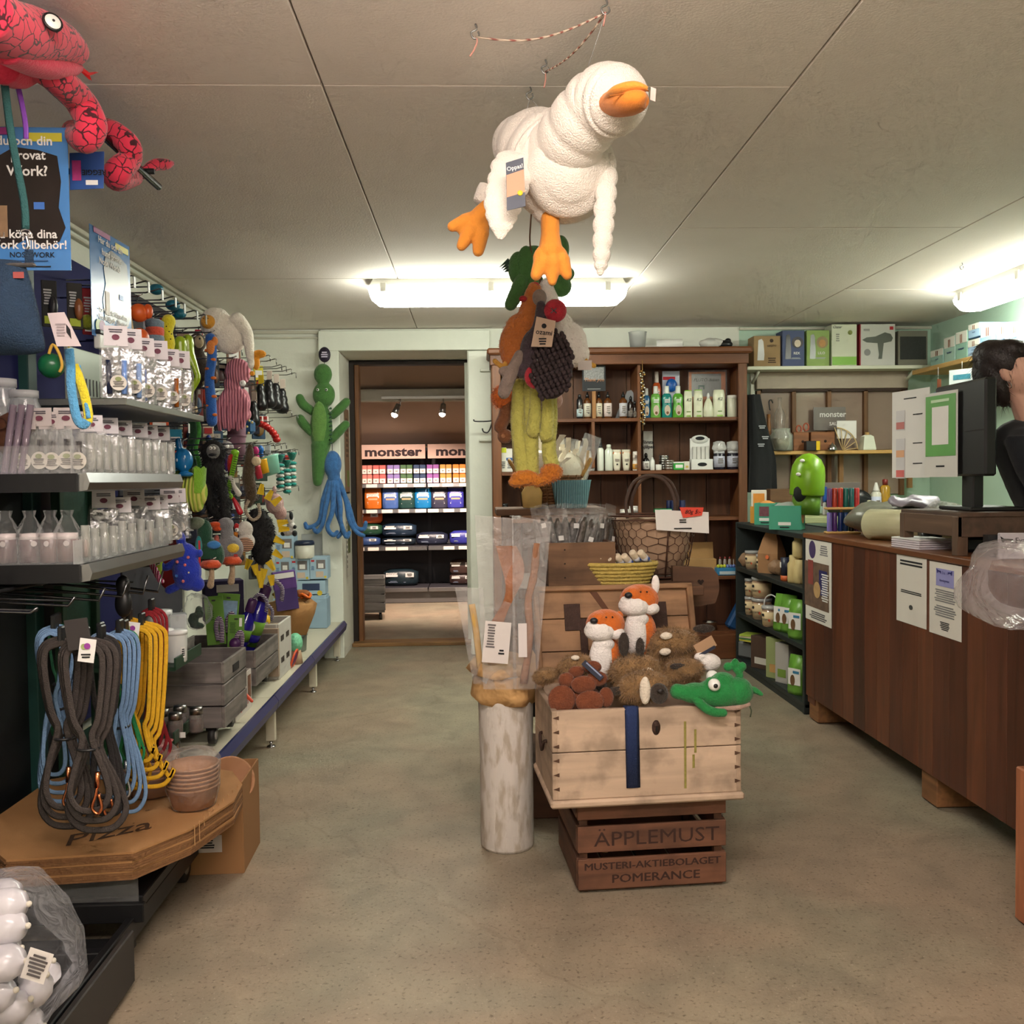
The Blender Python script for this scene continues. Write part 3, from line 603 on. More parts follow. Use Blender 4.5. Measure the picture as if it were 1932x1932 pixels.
# ---------------------------------------------------------------- tiers: pots, tins, bowls
for i,(x,y0,y1,w_)in enumerate(((300,1178,1112,46),(336,1176,1114,32),(306,1198,1138,40),(332,1200,1142,40))):
 Y=3.22 if i<2 else 3.12;p=W(x,y0+3,Y);p.z=.652+(.035 if i<2 else 0);u=Y/F;h=(y0-y1)*u;r=w_*u/2
 t=thing('plastic_pot',['white plastic tub with purple logo on top of the pots','clear plastic box behind the white pots','white plastic pot beside the red leash','white plastic pot nearest the grey crate'][i],'pot',p,(0,0,.3*i),'plastic pots')
 if i==1:MB().box((0,0,h/2),(2*r,2*r,h),.006).build('body',film((226,230,232),.5,.02),t)
 else:
  MB().lathe([(r*.86,0),(r*.95,.005),(r,h*.9),(r*1.02,h),(0,h+.002)],18).build('body',M((222,224,222),.3,0,.04,5),t)
  MB().lathe([(r*1.05,h*.9),(r*1.05,h*1.03),(0,h*1.04)],18).build('lid',plas((230,230,228)),t)
 patch(t,(0,-r*1.0-.001,h*.35),r*.5,h*.35,PAPER if i else M((150,70,150),.6),'sticker',r=0 if i else 'o');lines(t,(0,-r-.003,h*.35),r*.35,h*.25,4,INK)
for i,(x,y)in enumerate(((306,1342),(340,1345),(366,1334),(330,1328))):
 p=W(x,y,3.1);p.z=.415;t=thing('spice_jar',['glass jar with steel lid cut by the red leash','glass jar with barcode, in front of the others','glass jar with steel lid nearest the grey crate','glass jar with steel lid at the back of the group'][i],'jar',p+Vector((0,[.0,-.05,.02,.05][i],0)),(0,0,i),'jars with steel lids');r=.024
 MB().lathe([(r*.9,0),(r,.004),(r,.052),(r*.8,.062),(r*.8,.066),(0,.066)],16).build('glass',film((150,140,136),.45,.0,5,.05),t);MB().cyl((0,0,.004),(0,0,.04),r*.8,n=14).build('contents',M((60,42,38),.7),t)
 MB().lathe([(r*.92,.06),(r*.92,.078),(r*.85,.083),(0,.083)],18).build('lid',metal((170,168,166),.3),t)
 if i==1:patch(t,(0,-r-.001,.012),.03,.018,PAPER,'barcode_label',(0,0,-1));
t=thing('pink_mat','pink dotted sheet on the middle green tray','mat',(-1.0,2.95,.425));MB().box((-.03,0,0),(.09,.09,.006),.002).build('sheet',M((226,130,130),.6,0,.3,90,.4,160),t)
KRAFT=M((176,128,92),.7,0,.08,6)
def bowl_stack(label,p,r,n,bag=True,tilt=(0,0,0)):
 t=thing('paper_bowls',label,'bowl stack',p,tilt,'stacks of paper bowls')
 for k in range(n):
  z=.012*k;MB().lathe([(r*.78,z),(r*.80,z+.001),(r*.98,z+.055),(r*1.02,z+.056),(r*1.02,z+.061),(r*.96,z+.061),(r*.77,z+.006),(0,z+.005)],26).build('bowl',KRAFT,t)
 if bag:MB().lathe([(r*.84,-.001),(r*1.06,.055),(r*1.07,.062+.012*n),(r*.8,.085+.012*n),(r*.3,.09+.012*n)],20,wob=.03).build('clear_bag',BAGM,t)
 return t
bowl_stack('bagged stack of kraft paper bowls on the lowest green tray',Vector((-1.09,3.08,.246)),.085,7)
p=WZ(365,1518,.325);bowl_stack('bagged stack of kraft bowls on the corner of the flat boxes',p,.072,6,True)
p=WZ(282,1500,.325);bowl_stack('stack of kraft bowls partly hidden by the yellow leash',p+Vector((0,.02,0)),.072,5,True)
t=thing('paper_bowl','single kraft bowl tipped on its side in the carton','bowl',Vector((-.85,3.09,.24)),(1.0,.2,.5));MB().lathe([(.055,0),(.075,.055),(.079,.057),(.079,.062),(.073,.061),(.052,.004),(0,.004)],24).build('bowl',KRAFT,t);MB().lathe([(.05,.0),(.05,-.002),(0,-.002)],20).build('base',KRAFT,t)
# ---------------------------------------------------------------- stack of flat pizza boxes, carton
CARD=M((168,122,76),.8,0,.14,10,.1,200);CARDD=M((132,92,56),.85,0,.25,60,.5,90)
top=[WZ(10,1622,.32),WZ(250,1607,.32),WZ(360,1563,.32),WZ(440,1510,.32),WZ(457,1480,.32),WZ(440,1455,.32),WZ(300,1435,.32),Vector((-1.36,2.95,.32)),Vector((-1.36,2.5,.32))]
PB=thing('flat_cartons','stack of flat brown pizza cartons with rounded corner under the leashes','carton stack',(0,0,0))
for k in range(12):
 z=.32-.006*k-.006;j=[p+Vector((R.uniform(-.003,.003),R.uniform(-.003,.003),0))for p in top];n=len(j)
 MB().add([(p.x,p.y,z)for p in j]+[(p.x,p.y,z+.0055)for p in j],[tuple(range(n-1,-1,-1)),tuple(range(n,2*n))]+[(i,(i+1)%n,n+(i+1)%n,n+i)for i in range(n)]).build('carton',CARD if k%4==0 else CARDD,PB)
text('Pizza',.11,M((70,46,28),.8),PB,WZ(200,1572,.321),(0,0,.55),bold=.004,shear=.3)
for s_,x,y in(('- - - - - - -',220,1535),('.  .',240,1552)):text(s_,.045,M((80,54,34),.8),PB,WZ(x,y,.321),(0,0,.3))
for i in range(10):
 p=WZ(368+i*9,1575-i*8.6,.30);MB().box(p+Vector((.0,-.004,-.0)),(.0015,.004,.055),0,rz=.6).build('crease',M((196,152,104),.8),PB)
B=thing('carton_box','open brown cardboard carton standing on the floor with a white label','carton',(-.90,3.07,0),(0,0,.03))
cb=M((160,116,74),.85,0,.06,5);w_,d_,h_=.27,.25,.295
for c,s_,nm in(((0,-d_/2,h_/2),(w_,.005,h_),'front_wall'),((w_/2,0,h_/2),(.005,d_,h_),'side_wall'),((0,d_/2,h_/2),(w_,.005,h_),'rear_wall'),((-w_/2,0,h_/2),(.005,d_,h_),'side_wall'),((0,0,.004),(w_,d_,.005),'bottom')):MB().box(c,s_,.001).build(nm,cb,B)
l=patch(B,(.02,-d_/2-.004,.1),.1,.055,paper((206,196,190)),'shipping_label');lines(l,(0,-.002,0),.06,.03,4,INK)
# ---------------------------------------------------------------- bag of white chew sausages
SB=thing('sausage_bag','clear bag of white food sausages at the bottom picture corner','bag',(0,0,0));sm=M((206,202,208),.3,0,.05,4,0,60,0,0,.3)
def sausage(px,py,Y,L_=.10,a=.1,r=.031):
 p=W(px,py,Y);d_=Vector((math.cos(a),-.1,math.sin(a)))
 pr=[(-L_/2,.004),(-L_/2+.006,.007),(-L_/2+.012,r*.7),(-L_/2+.03,r),(L_/2-.03,r),(L_/2-.012,r*.7),(L_/2-.006,.007),(L_/2,.004)]
 s_=MB().tube([p+d_*k for k,_ in pr],[q_ for _,q_ in pr],16).build('sausage',sm,SB);MB().ell(p+d_*(L_/2+.001),.006,8,6).build('clip',M((214,206,190),.5),s_)
for a in((-2,1688,1.86,.10,.06),(2,1710,1.80,.11,.10,.033),(0,1752,1.78,.11,.12,.033),(-8,1790,1.78,.1,.05),(-4,1818,1.74,.11,.12,.033),(62,1845,1.84,.07,1.1,.027),(66,1868,1.80,.08,.9),(20,1905,1.76,.09,.5),(-12,1880,1.74,.09,.3),(92,1838,1.86,.06,1.2,.024),(40,1925,1.80,.09,-.2)):sausage(*a)
c0=W(0,1800,1.80)
b=MB().ell((0,0,0),(.155,.11,.16),22,14).jit(.03,14,3);b.build('clear_bag',film((235,235,240),.03,.5,22,.08),SB,c0)
l=patch(SB,W(70,1822,1.72),.045,.06,paper((226,220,216)),'paper_label',(0,.35,0));lines(l,(0,-.002,0),.035,.045,6,paper((90,84,84)))
# ================================================================ hanging around the fixture
def scl(b,u):
 b.v=[p*u for p in b.v];return b
MB.sc=scl
def cloth_eye(t,p,r,iris=(20,20,20),k=.45,white=(235,235,230),d=(0,-1,0)):
 d=Vector(d);e=MB().ell((0,0,0),(r,r,r),12,8).build('eye',plas(white,.3),t,p);MB().ell((d*r*.72),(r*k,r*k,r*k),10,6).build('pupil',plas(iris,.25),e);return e
# ---- plush snake wound on the pole
SNB=M((214,44,76),.9,0,.12,40,.3,160,.2)
def cracked():
 m,nt,b,N,L=nodes('snake_skin');b.inputs['Roughness'].default_value=.9;b.inputs['Sheen Weight'].default_value=.2
 v=coords(N,L);t=N.new('ShaderNodeTexVoronoi');t.feature='DISTANCE_TO_EDGE';t.inputs['Scale'].default_value=34
 n=N.new('ShaderNodeTexNoise');n.inputs['Scale'].default_value=30;L.new(v,n.inputs['Vector'])
 a=N.new('ShaderNodeVectorMath');a.operation='MULTIPLY_ADD';a.inputs[1].default_value=(.03,.03,.03);L.new(n.outputs['Color'],a.inputs[0]);L.new(v,a.inputs[2]);L.new(a.outputs[0],t.inputs['Vector'])
 r=N.new('ShaderNodeValToRGB');r.color_ramp.elements[0].position=.035;r.color_ramp.elements[1].position=.06
 r.color_ramp.elements[0].color=rgb((66,14,26));r.color_ramp.elements[1].color=rgb((212,46,74));L.new(t.outputs['Distance'],r.inputs['Fac']);L.new(r.outputs['Color'],b.inputs['Base Color']);return m
SNK=cracked()
S=thing('plush_snake','pink plush snake with dark crackle pattern wound round a pole under the ceiling','plush toy')
def sp(px,py,r,X=-.93):p=WX(px,py,X);return(p.x,p.y,p.z,r)
P_=spl([sp(20,60,.055),sp(55,100,.045,-.95),sp(110,150,.034),sp(150,190,.036),sp(172,235,.036,-.90),sp(160,262,.034,-.92),sp(140,250,.03,-1.0)],6)
MB().tube(P_,[p[3]for p in P_],16).build('body',SNK,S)
P_=spl([sp(185,240,.028,-1.0),sp(215,250,.030,-.95),sp(243,275,.031,-.91),sp(245,300,.03,-.92),sp(225,320,.034,-.93),sp(222,335,.036,-.95),sp(255,335,.022,-.98)],6)
b_=MB().tube(P_,[p[3]for p in P_],16).build('coil',SNK,S)
P_=spl([sp(268,330,.014,-.99),sp(290,312,.017,-.97),sp(312,310,.017,-.95),sp(326,308,.006,-.94)],5);MB().tube(P_,[p[3]for p in P_],12).build('tail',SNK,S)
P_=spl([sp(0,120,.04,-.99),sp(35,135,.036,-.99),sp(75,140,.01,-.99)],5);MB().tube(P_,[p[3]for p in P_],14).build('body_end',SNB,S)
P_=spl([sp(-50,20,.10,-.92),sp(10,55,.105,-.92),sp(60,66,.102,-.92),sp(105,80,.085,-.92),sp(138,100,.055,-.92),sp(150,120,.012,-.92)],6)
hd=MB().tube(P_,[p[3]*.68 for p in P_],20,flat=.8).build('head',SNK,S)
P_=spl([sp(5,95,.05,-.925),sp(70,120,.058,-.925),sp(115,128,.05,-.925),sp(143,128,.026,-.925)],6);MB().tube(P_,[p[3]*.7 for p in P_],16,flat=.7).build('jaw',SNB,S)
e=WX(99,42,-.835);ey=MB().lathe([(0,.006),(.014,.005),(.0175,0),(0,0)],20).build('eye',plas((232,230,222)),hd,e,(1.35,0,.75));MB().lathe([(.0195,-.002),(.0195,.003),(.016,.003)],20).build('eye_rim',BLACK,hd,e,(1.35,0,.75));MB().ell((0,0,.007),(.003,.003,.002),8,5).build('pupil',BLACK,hd,e,(1.35,0,.75))
a=WX(143,122,-.92);c=WX(166,137,-.90);f_=WX(184,135,-.90);g_=WX(170,152,-.90)
MB().add([a+Vector((0,0,.006)),c,f_,c-Vector((0,0,.006)),g_,a-Vector((0,0,.006)),*[q+Vector((.003,.003,0))for q in(a+Vector((0,0,.006)),c,f_,c-Vector((0,0,.006)),g_,a-Vector((0,0,.006)))]],[(0,1,3,5),(1,2,3),(3,4,5),(11,9,7,6),(9,8,7),(11,10,9)]).build('tongue',M((200,30,34),.7),hd)
c=W(164,322,2.40);tg=MB().prism([(-.044,-.048),(.04,-.044),(.044,.048),(-.042,.044)],.0015).build('hang_tag',M((44,82,150),.5,0,.2),S,c);lt=text('REGGIE',.018,INK,tg,(.018,-.001,-.004),(PI/2,PI,0),bold=.03);patch(tg,(-.025,-.001,0),.022,.05,M((196,60,130),.6,0,.4,60),'picture');patch(tg,(.012,-.001,-.03),.03,.012,PAPER,'logo')
# ---- posters
def dog_poster(label,c,w,h,rz,words,sizes):
 t=thing('dog_poster',label,'poster',c,(0,0,rz),'laminated dog sport posters')
 MB().box((0,.001,0),(w,.0016,h),0).build('sheet',M((74,132,196),.18,0,.15,4,0),t)
 patch(t,(-w*.22,-.001,h*.47),w*.4,h*.05,M((150,40,120),.4),'pink_block');patch(t,(w*.28,-.001,h*.43),w*.34,h*.06,M((206,196,60),.4),'yellow_block')
 b=MB();b.prism([(w*(x-.5),h*(z-.5))for x,z in((.30,.18),(.26,.36),(.34,.52),(.30,.66),(.36,.80),(.5,.86),(.72,.84),(.9,.80),(.93,.62),(.9,.44),(.96,.3),(.9,.2),(.76,.16),(.6,.22),(.44,.16))],.0006,y0=-.0016);b.build('dog_picture',M((34,24,22),.3,0,.5,20),t)
 patch(t,(-w*.13,-.0022,-h*.16),w*.1,h*.22,M((150,120,90),.4,0,.5,30),'dog_muzzle')
 patch(t,(w*.40-.5*w+.32*w,-.0024,-h*.05),w*.1,h*.05,M((70,120,200),.4),'blue_patch')
 for s_,(x,z),k in zip(words,sizes,(1,)*9):text(s_,z[1]*h,PAPER,t,(x*w,-.0030,z[0]*h),bold=.02)
 patch(t,(-w*.36,-.002,-h*.40),w*.15,w*.15,M((150,176,90),.4),'logo',r='o');patch(t,(-w*.28,-.0024,-h*.40),w*.15,w*.15,M((136,44,120),.4),'logo',r='o');text('NOSE WORK',.052*h,INK,t,(w*.14,-.0024,-h*.395),bold=.01);lines(t,(w*.12,-.0022,-h*.435),w*.5,h*.018,1,paper((50,90,140)))
 lines(t,(0,-.0022,-h*.475),w*.8,h*.014,1,INK);return t
c=W(30,375,2.32);dog_poster('blue laminated dog poster behind the hanging strap',c,.252,.345,.03,['du och din','provat','Work?','du köpa dina','Work tillbehör!'],[(.10,(.40,.09)),(.13,(.30,.09)),(.12,(.19,.10)),(.08,(-.25,.085)),(.10,(-.325,.085))])
a=WX(180,443,-1.15);b_=WX(242,473,-1.15);c=(WX(211,545,-1.15));t=dog_poster('blue laminated dog poster with a lamp glare above the sample bags',c,.285,.335,1.52,['Har du och din','hund provat','Nose Work?','Här kan du köpa dina','Nose Work tillbehör!'],[(-.02,(.40,.085)),(.0,(.30,.085)),(-.05,(.21,.085)),(.0,(-.24,.07)),(.0,(-.31,.07))])
t=thing('sign_holder','grey sign holder bar carrying the glaring poster','sign holder',(-1.155,3.02,1.69),(0,0,1.52));MB().box((0,-.006,0),(.25,.02,.045),.003).build('bar',M((214,216,208),.3),t);MB().box((0,-.008,.028),(.26,.024,.014),.003).build('clamp',BLACK,t)
t=thing('metal_panel','pale grey-green slotted metal panel under the glaring poster','panel',(-1.17,3.0,1.575),(0,0,1.5));MB().box((0,0,0),(.5,.012,.16),.002).build('sheet',M((150,160,146),.4,.3,.05),t)
for k in range(9):MB().box((-.21+k*.022,-.0065,-.03),(.005,.002,.05)).build('slot',BLACK,t)
# ---- strap with denim pouch, tag, tug toy, ball
S=thing('treat_pouch','dark blue denim treat pouch hanging from a green strap','bag',(0,0,0));DEN=M((24,48,72),.85,0,.25,60,.5,300)
TST=M((36,84,84),.8,0,.15,90,.3,300)
q=[W(0,40,2.05),W(8,150,2.05),W(22,260,2.04),W(45,380,2.02),W(48,432,2.02)]
MB().tube(spl([tuple(p)for p in q],4),.0085,6,flat=.15,up=Vector((0,1,0))).build('strap',TST,S)
k=W(48,440,2.02);MB().tube([k+Vector((.011*math.cos(a*PI/4),0,.008*math.sin(a*PI/4)))for a in range(8)],.002,6,closed=True).build('ring',CHROME,S)
MB().tube(spl([tuple(W(x,y,2.02))for x,y in((49,445),(52,455),(53,465),(50,470))],4),.0035,6).build('snap_hook',CHROME,S)
MB().box(W(55,487,2.02),(.018,.004,.035),.001).build('tab',DEN,S)
v=[];
for z,x0,x1,th in((488,-110,70,.012),(505,-110,74,.02),(560,-115,96,.05),(625,-120,112,.055),(655,-120,120,.035),(672,-115,112,.005)):
 for x,k in((x0,0),((x0+x1)/2,-1),(x1*.7+x0*.3,-1),(x1,0),((x0+x1)/2,1)):p=W(x,z-(0 if x<40 else 0),2.0);v.append(p+Vector((0,k*th,0)))
b=MB().add(v,[(i*5+j,i*5+(j+1)%5,(i+1)*5+(j+1)%5,(i+1)*5+j)for i in range(5)for j in range(5)]+[(4,3,2,1,0),(25,26,27,28,29)],0,True);o=b.build('pouch',DEN,S);o.modifiers.new('round','SUBSURF').levels=2;o.modifiers['round'].render_levels=2
MB().box(W(28,500,1.99),(.085,.012,.008),.003,T=None).build('zip_edge',M((80,76,74),.5,0,.5,80),S)
lb=patch(S,W(35,519,1.975),.022,.013,M((150,70,66),.7),'woven_label')
t=thing('price_card','pale pink-grey card tag sticking out beside the pouch','tag',W(122,622,2.06),(0,0,0));MB().prism([(-.036,.036),(.0,.038),(.034,-.036),(-.018,-.036)],.0015).build('card',paper((196,182,184)),t);MB().prism([(.004,.012),(.012,.0),(.014,-.02),(.004,-.006)],.001,y0=-.001).build('picture',INK,t);lines(t,(-.008,-.001,0),.024,.03,5,paper((160,148,150)))
t=thing('ribbon','violet satin ribbon hanging from the pole over the poster','ribbon',(0,0,0));MB().tube(spl([tuple(W(x,y,2.1))for x,y in((17,85),(28,140),(40,190),(48,235),(49,262))],4),.006,6,flat=.12,up=Vector((0,1,0))).build('band',M((126,66,170),.4),t)
t=thing('tug_toy','blue and yellow fleece tug loop hanging before the pegboard','dog toy',W(130,658,2.12));u=2.12/F
for c,off in(((84,152,196),0),((214,196,44),1)):
 pts=[(0,0,0),(2,0,-35),(2,0,-70),(10,0,-125),(22,0,-140),(29,0,-132)]if not off else[(6,4,-30),(14,4,-50),(24,4,-85),(30,4,-120),(28,4,-136)]
 MB().tube(spl(pts,5),[9]*(5*(len(pts)-1)+1),8,flat=.35,up=Vector((0,1,0))).sc(u).build('loop',plush(c),t)
MB().tube(spl([(14,6,-30),(18,5,-60),(27,3,-100),(32,0,-128)],5),4.5,8,flat=.5,up=Vector((0,1,0))).sc(u).build('edge',plush((84,152,196)),t);MB().tube([(0,0,2),(-4,0,30)],2,6).sc(u).build('cord',M((210,180,90),.8),t)
t=thing('rubber_ball','green rubber ball with a yellow cord before the navy pegboard','ball',W(97,690,2.5));MB().ell((0,0,0),.033,24,16).build('ball',plas((24,100,60),.3),t);MB().tube(spl([tuple(W(x,y,2.47)-W(97,690,2.5))for x,y in((92,668),(100,650),(112,668),(117,690),(112,702))],4),.004,6).build('cord',M((214,170,70),.8),t)
for i,(x,y,c)in enumerate(((92,575,(40,40,40)),(140,580,(46,44,40)),(168,590,(150,34,40)))):
 Y=2.75+.12*i;t=thing('hang_pack',['black and lime blister pack hanging behind the pouch','black and green blister pack between pouch and poster','red carded pack half hidden by the glaring poster'][i],'pack',W(x,y-35,Y),(0,0,.5),'blister packs on the upper pegs');u=Y/F
 MB().box((0,0,-32*u),(26*u,.008,85*u),.002).build('card',paper(c),t);lines(t,(-3*u,-.006,-20*u),14*u,30*u,6,paper((190,190,190)));patch(t,(0,-.006,-62*u),18*u,14*u,paper((170,186,60))if i<2 else PAPER,'print')
 MB().ell((6*u,-.012,-38*u),(8*u,8*u,20*u)).build('toy',M((140,84,46)if i else(40,40,42),.4),t)
t=thing('tennis_ball','yellow-green tennis ball half behind the glaring poster','ball',W(165,608,2.98));MB().ell((0,0,0),14*2.98/F,20,14).build('ball',plush((170,180,50)),t)
# ================================================================ toy wall
TY=lambda x,X=-1.22:-X*F/(898-x)
PW=thing('peg_wall','navy slatted peg wall with rows of chrome hooks carrying the dog toys','display wall',(0,0,0))
for k,(y0,y1)in enumerate(((3.36,4.2),(4.22,5.06))):MB().box((-1.615,(y0+y1)/2,1.22),(.03,y1-y0,1.86),.003).build('board',NAVY if k==0 else M((60,58,66),.7,0,.2),PW)
MB().box((-1.615,5.5,1.2),(.03,.8,1.8),.003).build('board',WALLW,PW)
HK=metal((150,150,150),.22)
def peg(px,py,ln=.34,tip=True,X=-1.2):
 p=WX(px,py,X);p.x=max(-1.3,min(p.x,-1.0))
 MB().tube([(-1.6,p.y,p.z-.012),(p.x-.06,p.y,p.z-.008),(p.x-.008,p.y,p.z+.006),(p.x,p.y,p.z+.004),(p.x+.002,p.y,p.z-.03)],.003,6).build('hook',HK,PW)
 if tip:MB().box((p.x+.003,p.y,p.z-.018),(.003,.018,.04),.001).build('price_tip',plas((216,220,218)),PW)
for x,y in((252,523),(279,533),(305,548),(330,562),(347,574),(371,588),(388,596)):peg(x,y)
for x,y in((411,615),(428,622),(440,630),(456,660),(509,672),(521,679),(531,690),(540,693),(550,698),(558,705),(505,770),(518,765),(540,772),(550,776),(562,785),(352,702),(390,770),(355,800),(430,795),(518,838),(530,838),(540,838),(550,850),(558,849),(563,850),(490,865),(478,942),(545,925),(563,918),(397,958),(360,975),(470,972)):peg(x,y,tip=y>690 and x<400)
def toy(name,label,px,py,group=None,Y=None,X=-1.2,cat='dog toy',rot=(0,0,0)):
 hang=Y is None;Y=Y or-X*F/(898-px);t=thing(name,label,cat,W(px,py,Y),rot,group)
 if hang:
  p=t.location;MB().tube([(-1.6,p.y,p.z+.004),(p.x,p.y+.004,p.z+.012),(p.x+.02,p.y,p.z+.02)],.003,6).build('hook',HK,PW)
  MB().tube([(0,.003+.007*math.sin(a*PI/3),.005+.012*math.cos(a*PI/3))for a in range(6)],.0014,5,closed=True).build('hang_loop',BLACK,t)
 return t,Y/F
def blob(t,u,name,mat,shapes,vox=1.6,smooth=3,jit=0,parent=None,fur=None):
 """soft body from overlapping ellipsoids (x,y,z,rx,ry,rz) and tubes ([pts],r), px units"""
 b=MB()
 for s in shapes:
  if isinstance(s[0],(list,tuple)):
   r=s[1]if isinstance(s[1],(int,float))else list(s[1]);pts=spl(s[0],4)
   if not isinstance(r,(int,float)):n_=len(pts)-1;m_=len(r)-1;r=[r[min(int(i*m_/n_),m_-1)]*(1-(i*m_/n_-min(int(i*m_/n_),m_-1)))+r[min(int(i*m_/n_),m_-1)+1]*(i*m_/n_-min(int(i*m_/n_),m_-1))for i in range(n_+1)]
   b.tube(pts,r,12)
   b.ell(pts[0],r if isinstance(r,(int,float))else r[0],10,7);b.ell(pts[-1],r if isinstance(r,(int,float))else r[-1],10,7)
  else:b.ell(s[:3],s[3:],16,11)
 if jit:b.jit(jit,.15)
 b.sc(u)
 o=b.build(name,mat,parent or t,vox=vox*u,smooth=smooth)
 if fur:stuff(b.fur(fur[0],fur[1]*u,fur[2]*u,fur[3],seed=len(b.v)).build('fur',fur[4]if len(fur)>4 else mat,o))
 return o
# upper row
t,u=toy('rope_ball_toy','two orange balls strung on a rope at the top of the peg wall',258,565)
for z in(-25,-70):MB().ell((4,-2,z),17,20,14).sc(u).build('ball',plas((214,92,34),.4),t)
MB().tube(spl([(-10,-18,0),(-4,-21,-40),(2,-21,-75),(16,-19,-100)],4),2.2,6).sc(u).build('rope',M((220,196,150),.8),t);blob(t,u,'ruffle',plas((206,84,30)),[(20,0,-22,9,9,14)])
t,u=toy('plush_can','grey-blue and coral striped plush bottle',292,602);
for k,c in enumerate(((122,142,156),(214,86,62),(122,142,156),(214,86,62),(122,142,156))):MB().lathe([(15 if k else 9,0),(16.5,-4),(16.5,-13),(15,-17)],16,T=Matrix.Translation((0,0,-k*15))@ Matrix.Rotation(.06,4,'Y')).sc(u).build('band',plush(c),t)
t,u=toy('plush_bone','yellow plush tube with black dots',318,602);blob(t,u,'body',plush((228,214,44)),[([(0,0,-4),(-3,0,-25),(-1,0,-45),(-6,0,-78)],[13,10,12,8])])
for i in range(16):MB().ell((R.uniform(-9,9),-11+abs(R.uniform(-2,2)),-6-4.6*i),(1.3,1,1.3),6,4).sc(u).build('dot',BLACK,t)
for i,(x,y,pts)in enumerate(((340,645,[(0,0,0),(0,0,-25),(-4,0,-50),(4,0,-80),(8,0,-108)]),(362,642,[(-8,0,0),(-6,0,-28),(2,0,-48),(8,0,-70),(-4,0,-92),(-6,0,-112)]))):
 t,u=toy('rubber_snake',['lime rubber spoon-headed snake next to the yellow bone','lime rubber snake with a deep wavy tail'][i],x,y,'lime rubber snakes');blob(t,u,'body',plas((150,176,36),.3),[(pts,[11,11,6.5,6.5,5]),(pts[0][0],0,-8,12,8,16)],1.2);MB().tube([(p[0]-2,-8,p[2])for p in spl(pts[2:4],5)],1,5).sc(u).build('groove',M((60,80,20),.6),t)
t,u=toy('plush_monkey','dark brown plush monkey hanging behind the lime snakes',372,632,X=-1.34);blob(t,u,'body',plush((70,58,48)),[(0,0,-14,16,12,18),(2,0,-60,13,10,40),([(8,0,-35),(14,0,-60),(12,-4,-85)],5),([(-4,0,-90),(-8,0,-130)],5)],2);blob(t,u,'face',plush((206,186,150)),[(6,-10,-14,9,5,12),(14,-4,-88,6,5,6),(-8,0,-138,6,5,9)],1.4);MB().ell((9,-15,-9),2,8,6).sc(u).build('eye',BLACK,t)
t,u=toy('plush_dragon','long blue plush lizard with orange stripes',397,632);blob(t,u,'body',plush((40,96,176)),[([(0,0,-6),(2,0,-40),(-4,0,-80),(-2,0,-120),(-1,0,-160)],[10,9,9,10,10])],1.6)
for k in range(9):blob(t,u,'stripe',plush((224,116,48)),[((-1)**k*5,-5,-12-17*k,6,5,3.4)],1.4)
blob(t,u,'head_crest',plush((230,140,70)),[(2,-8,-24,8,4,14),(8,-4,-12,7,5,9)],1.4)
for i,(x,y)in enumerate(((295,546),(326,576),(338,592))):
 t,u=toy('teal_ball',['teal fabric ball on the topmost hook','teal netted ball in the second place','teal rubber ball nearest the white plush'][i],x,y,'teal balls',X=-1.3);MB().ell((0,0,0),(13,13,10),18,12).sc(u).build('ball',M((22,112,136),.45,0,.2,60,.3,120),t)
for i,(x,y,w_,h_,c)in enumerate(((280,590,20,50,(196,200,210)),(310,600,16,56,(190,60,50)),(345,628,22,40,(180,150,130)),(375,622,14,26,(176,30,60)),(392,800,20,42,(200,180,160)),(412,815,14,34,(196,190,196)),(460,850,12,30,(200,90,70)),(480,838,24,30,(150,150,146)),(440,650,26,60,(146,110,92)),(487,690,18,52,(214,196,60)),(345,880,26,60,(40,44,66)),(350,985,40,40,(50,54,76)),(430,940,40,50,(56,50,60)),(385,700,30,70,(60,46,50)),(420,900,34,60,(40,38,50)),(455,720,36,60,(72,50,52)),(300,790,34,40,(196,80,40)),(330,810,24,80,(38,130,160)))):
 t,u=toy('hang_card',['silver wrapped pack beside the orange balls','red and white boxed toy card','clear bagged mouse toy card','small crimson carded toy','carded toy with grey bones print','pale carded toy beside the skull','red card pack above the brown otter','grey carded pack under the red chain','brown wood-look card behind the octopus','yellow and red hanging card by the black rubber toys','dark carded toy behind the blue rubber ball','dark blue carded toy over the blue monster','dark carded pack above the grey goose','dark pack between monkey and lizard','black pack behind the shaggy toy','maroon pack behind the pink octopus','orange disc toy under the sample shelf','turquoise net toy beside the orange disc'][i],x,y,'carded toys',X=-1.4,cat='toy pack',rot=(0,0,.5))
 MB().box((0,0,-h_/2),(w_,3,h_),1).sc(u).build('card',paper(c),t);patch(t,(0,-2.2*u,-h_*.3*u),w_*.7*u,h_*.25*u,PAPER if sum(c)<520 else paper((180,50,50)),'print');MB().ell((0,-4,-h_*.68),(w_*.28,4,h_*.2),10,7).sc(u).build('toy',plas([(30,60,140),(190,60,40),(220,190,60),(50,50,54)][i%4]),t)
# white plush bird lying over the top hooks
t,u=toy('plush_bird','white plush goose flopped over the topmost hooks',420,605,X=-1.18,cat='plush toy');WP=plush((244,237,222),.15,120,.6)
blob(t,u,'body',WP,[(-12,0,-6,30,26,30),(10,4,-28,34,24,34),([(28,-6,0),(44,-8,-20),(50,-8,-55),(52,-8,-84)],[14,12,9,6])],2.2,jit=2.0)
blob(t,u,'beak',plush((226,160,56)),[(-20,-22,-6,14,10,13)],1.5);
for x in(-28,-20):MB().ell((x+2,-31,-1),1,6,5).sc(u).build('eye',BLACK,t)
blob(t,u,'foot',plush((236,156,40)),[(66,0,-62,13,7,8),(60,0,-78,7,6,14),(52,0,-98,5,4,5)],1.4)
